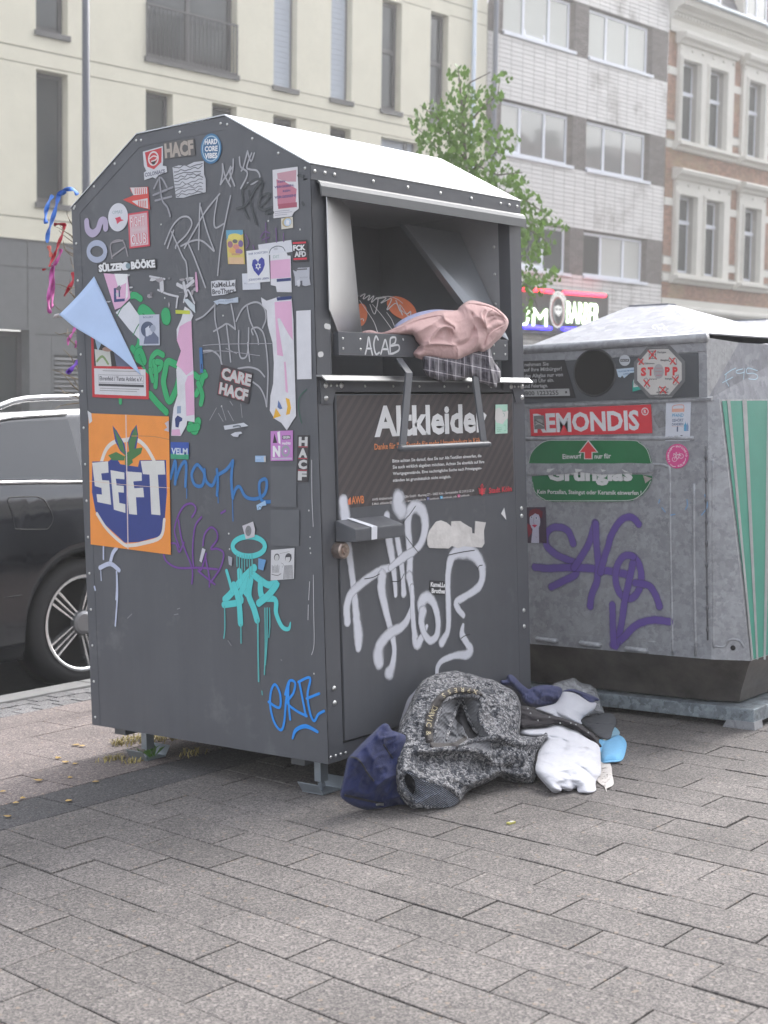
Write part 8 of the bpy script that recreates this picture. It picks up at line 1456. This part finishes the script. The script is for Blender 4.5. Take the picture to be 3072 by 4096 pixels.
garment('plaid_shirt', 'dark checked flannel shirt hanging below the pink sweatshirt', 'shirt', z2, [(820, 505), (822, 560), (826, 615), (850, 650), (880, 668), (915, 682), (965, 696), (1000, 676), (1040, 688), (1080, 682), (1140, 666), (1180, 668), (1240, 700), (1290, 715), (1330, 738), (1358, 734), (1362, 705), (1385, 692), (1388, 640), (1380, 600), (1350, 560), (1325, 515), (1312, 450), (1290, 440), (1250, 460), (1150, 480), (1000, 500), (900, 500)], (.62, -.045, 1.40), Vector((-.05, -1, .05)).normalized(), .035, .03,
    [([(830, 530), (845, 660)], .006, -.008), ([(900, 530), (910, 680)], .010, .012), ([(960, 540), (970, 690)], .007, -.012), ([(1020, 540), (1040, 680)], .010, .012), ([(1100, 540), (1090, 680)], .008, -.012), ([(1160, 520), (1180, 670)], .010, .014), ([(1240, 500), (1250, 700)], .008, -.010), ([(1290, 470), (1310, 600), (1340, 730)], .008, .014), ([(1330, 560), (1370, 690)], .006, -.008)], (.004, 24), [PLD], cell=.0032, group='clothes spilling from the open chute', seed=81, uvrot=.12)

# ================================================================ litter and weeds
LFY = M('yellow_leaf', (.42, .27, .08), .7, rand=.3); LFB = M('brown_leaf', (.20, .10, .07), .8, rand=.3)
def litter(pts, mat, name, label, group, sz, z=Z(0, 2500, .4822)):
    for i, (x, y) in enumerate(pts):
        g_ = gpt(*z((x, y))[0]); r = random.Random(i+len(label)); mb = MB(); a0 = r.uniform(0, 6.28); s_ = sz*r.uniform(.7, 1.2); v = leaf_vs(r); ca, sa = math.cos(a0), math.sin(a0)
        mb.mesh([(0, 0, .008)]+[(s_*(p[0]*ca-p[1]*sa), s_*(p[0]*sa+p[1]*ca), .003+s_*abs(p[2])*.6+.002) for p in v], [(0, k+1, (k+1) % 10+1) for k in range(10)]); o = mb.build(name, mat, None, smooth=True); o.location = g_; tag(o, label, 'leaf', group)
litter([(190, 1450), (345, 1300), (490, 1115), (560, 1150), (610, 1160), (650, 1000), (690, 1010), (560, 1465), (585, 1278), (20, 1388), (785, 1308), (130, 1482), (85, 1600)], LFY, 'fallen_leaf', 'yellow fallen leaf on the paving left of the container', 'yellow leaves on the paving', .022)
litter([(420, 1000+0), (460, 1010), (500, 1020), (560, 1035), (600, 1030), (640, 1045), (700, 1030), (530, 1015), (760, 1060), (820, 1065)], LFB, 'dead_leaf', 'dead brown leaf lying along the glass container base', 'brown leaves at the glass container base', .03, z6)
grs = MB()
def tuft(cx, cy, n_, h_, sp_, z=Z(0, 2500, .4822), mb=grs, r=random.Random(5)):
    g_ = gpt(*z((cx, cy))[0])
    for i in range(n_):
        b_ = g_+Vector((r.gauss(0, sp_), r.gauss(0, sp_*.6), 0)); a = r.uniform(0, 6.28); l_ = h_*r.uniform(.5, 1.1); d_ = Vector((math.cos(a), math.sin(a), 0)); s_ = Vector((-d_.y, d_.x, 0))*.0022
        p1 = b_+d_*l_*.35+Vector((0, 0, l_*.6)); p2 = b_+d_*l_*.95+Vector((0, 0, l_*.55)); mb.mesh([b_-s_, b_+s_, p1+s_*.8, p1-s_*.8, p2], [(0, 1, 2, 3), (3, 2, 4)])
for q in ((1040, 985, 60, .035, .03), (1180, 945, 80, .03, .05), (1280, 950, 60, .03, .05), (950, 1120, 50, .03, .03), (1090, 1140, 40, .025, .03), (1380, 950, 60, .03, .06), (1600, 1080, 30, .04, .03)): tuft(*q)
tag(grs.build('dry_grass', M('dry_grass_mat', (.33, .27, .10), .8, rand=.35)), 'dry yellow grass growing in the joints under the container', 'grass', kind='stuff')
wd = thing('weed', 'small green weed beside the rear foot of the container', 'weed', tuple(gpt(600, 3030)))
for i in range(14):
    mb = MB(); g_ = gpt(*Z(0, 2500, .4822)((1225+random.uniform(-40, 60), 1105+random.uniform(-12, 10)))[0]); a = random.uniform(0, 6.28); l_ = random.uniform(.03, .055); d_ = Vector((math.cos(a), math.sin(a), 0)); s_ = Vector((-d_.y, d_.x, 0))*.008
    mb.mesh([g_, g_+d_*l_*.5+s_+Vector((0, 0, l_*.7)), g_+d_*l_+Vector((0, 0, l_*.9)), g_+d_*l_*.5-s_+Vector((0, 0, l_*.7))], [(0, 1, 2, 3)]); mb.build('weed_leaf', M('weed_green', (.13, .27, .06), .6, rand=.2), wd)
gw = gpt(2045, 3297); mb = MB(); mb.prism([(gw.x-.014, gw.y-.004, .002), (gw.x+.012, gw.y-.008, .002), (gw.x+.015, gw.y+.006, .002), (gw.x-.012, gw.y+.009, .002)], (0, 0, .005)); mb.prism([(gw.x-.005, gw.y-.004, .0075), (gw.x+.006, gw.y-.006, .0075), (gw.x+.007, gw.y+.004, .0075), (gw.x-.004, gw.y+.005, .0075)], (0, 0, .0008), 1)
tag(mb.build('crumpled_wrapper', [M('wrapper_yellow', (.45, .42, .12), .4), M('wrapper_foil', (.6, .6, .6), .3)]), 'tiny yellow wrapper lying on the paving in front of the pile', 'wrapper')

# ================================================================ houses on the near side of the street (seen mirrored in the windows)
HB = M('rendered_house', (.42, .40, .36), .9, var=.1); HRF = M('clay_roof', (.12, .07, .055), .8, var=.2)
random.seed(11); s_ = 6.0
for k in range(11):
    w_ = random.uniform(8, 12); hh_ = random.uniform(14.5, 17.5); o = froot('row_house', 'tall rendered row house behind the camera, mirrored in the windows opposite', 'building', s_, -41.5, 0, 'row houses behind the camera')
    mb = MB(); mb.box(0, w_, -9, 0, -2, hh_); mb.build('wall', HB, o)
    mb = MB(); mb.prism([(0, -9.2, hh_), (0, .3, hh_), (0, -2.6, hh_+3.2), (0, -6.4, hh_+3.2)], (w_, 0, 0)); rf_ = mb.build('roof', HRF, o)
    for q_ in range(2): x = random.uniform(.8, w_-1.5); mb = MB(); mb.box(x, x+.9, -4, -3.3, hh_+2.6, hh_+4.6); mb.build('chimney', HB, rf_)
    for a in range(int(w_/2.4)):
        for b in range(4): mb = MB(); x = .9+a*2.4; mb.box(x, x+1.15, .01, .05, 1.5+b*3.4, 3.5+b*3.4); mb.build('window', GLD, o)
    s_ += w_+.02

mb = MB(); mb.box(-204, 204, -204, 204, -1.4, 28); hz = mb.build('haze', M('veil_haze', (.9, .92, .95)), None); hm = MATS['veil_haze']; n, L, b = nodes_of(hm)  # added scattering volume that lifts dark tones the way a lens veil does
pv = n.new('ShaderNodeVolumePrincipled'); pv.inputs['Color'].default_value = (1, .99, .97, 1); pv.inputs['Density'].default_value = .0031; pv.inputs['Anisotropy'].default_value = .3
n.remove(b); L.new(pv.outputs[0], n['Material Output'].inputs['Volume']); tag(hz, 'thin pale haze volume added to imitate a lens veil', 'haze', kind='stuff')
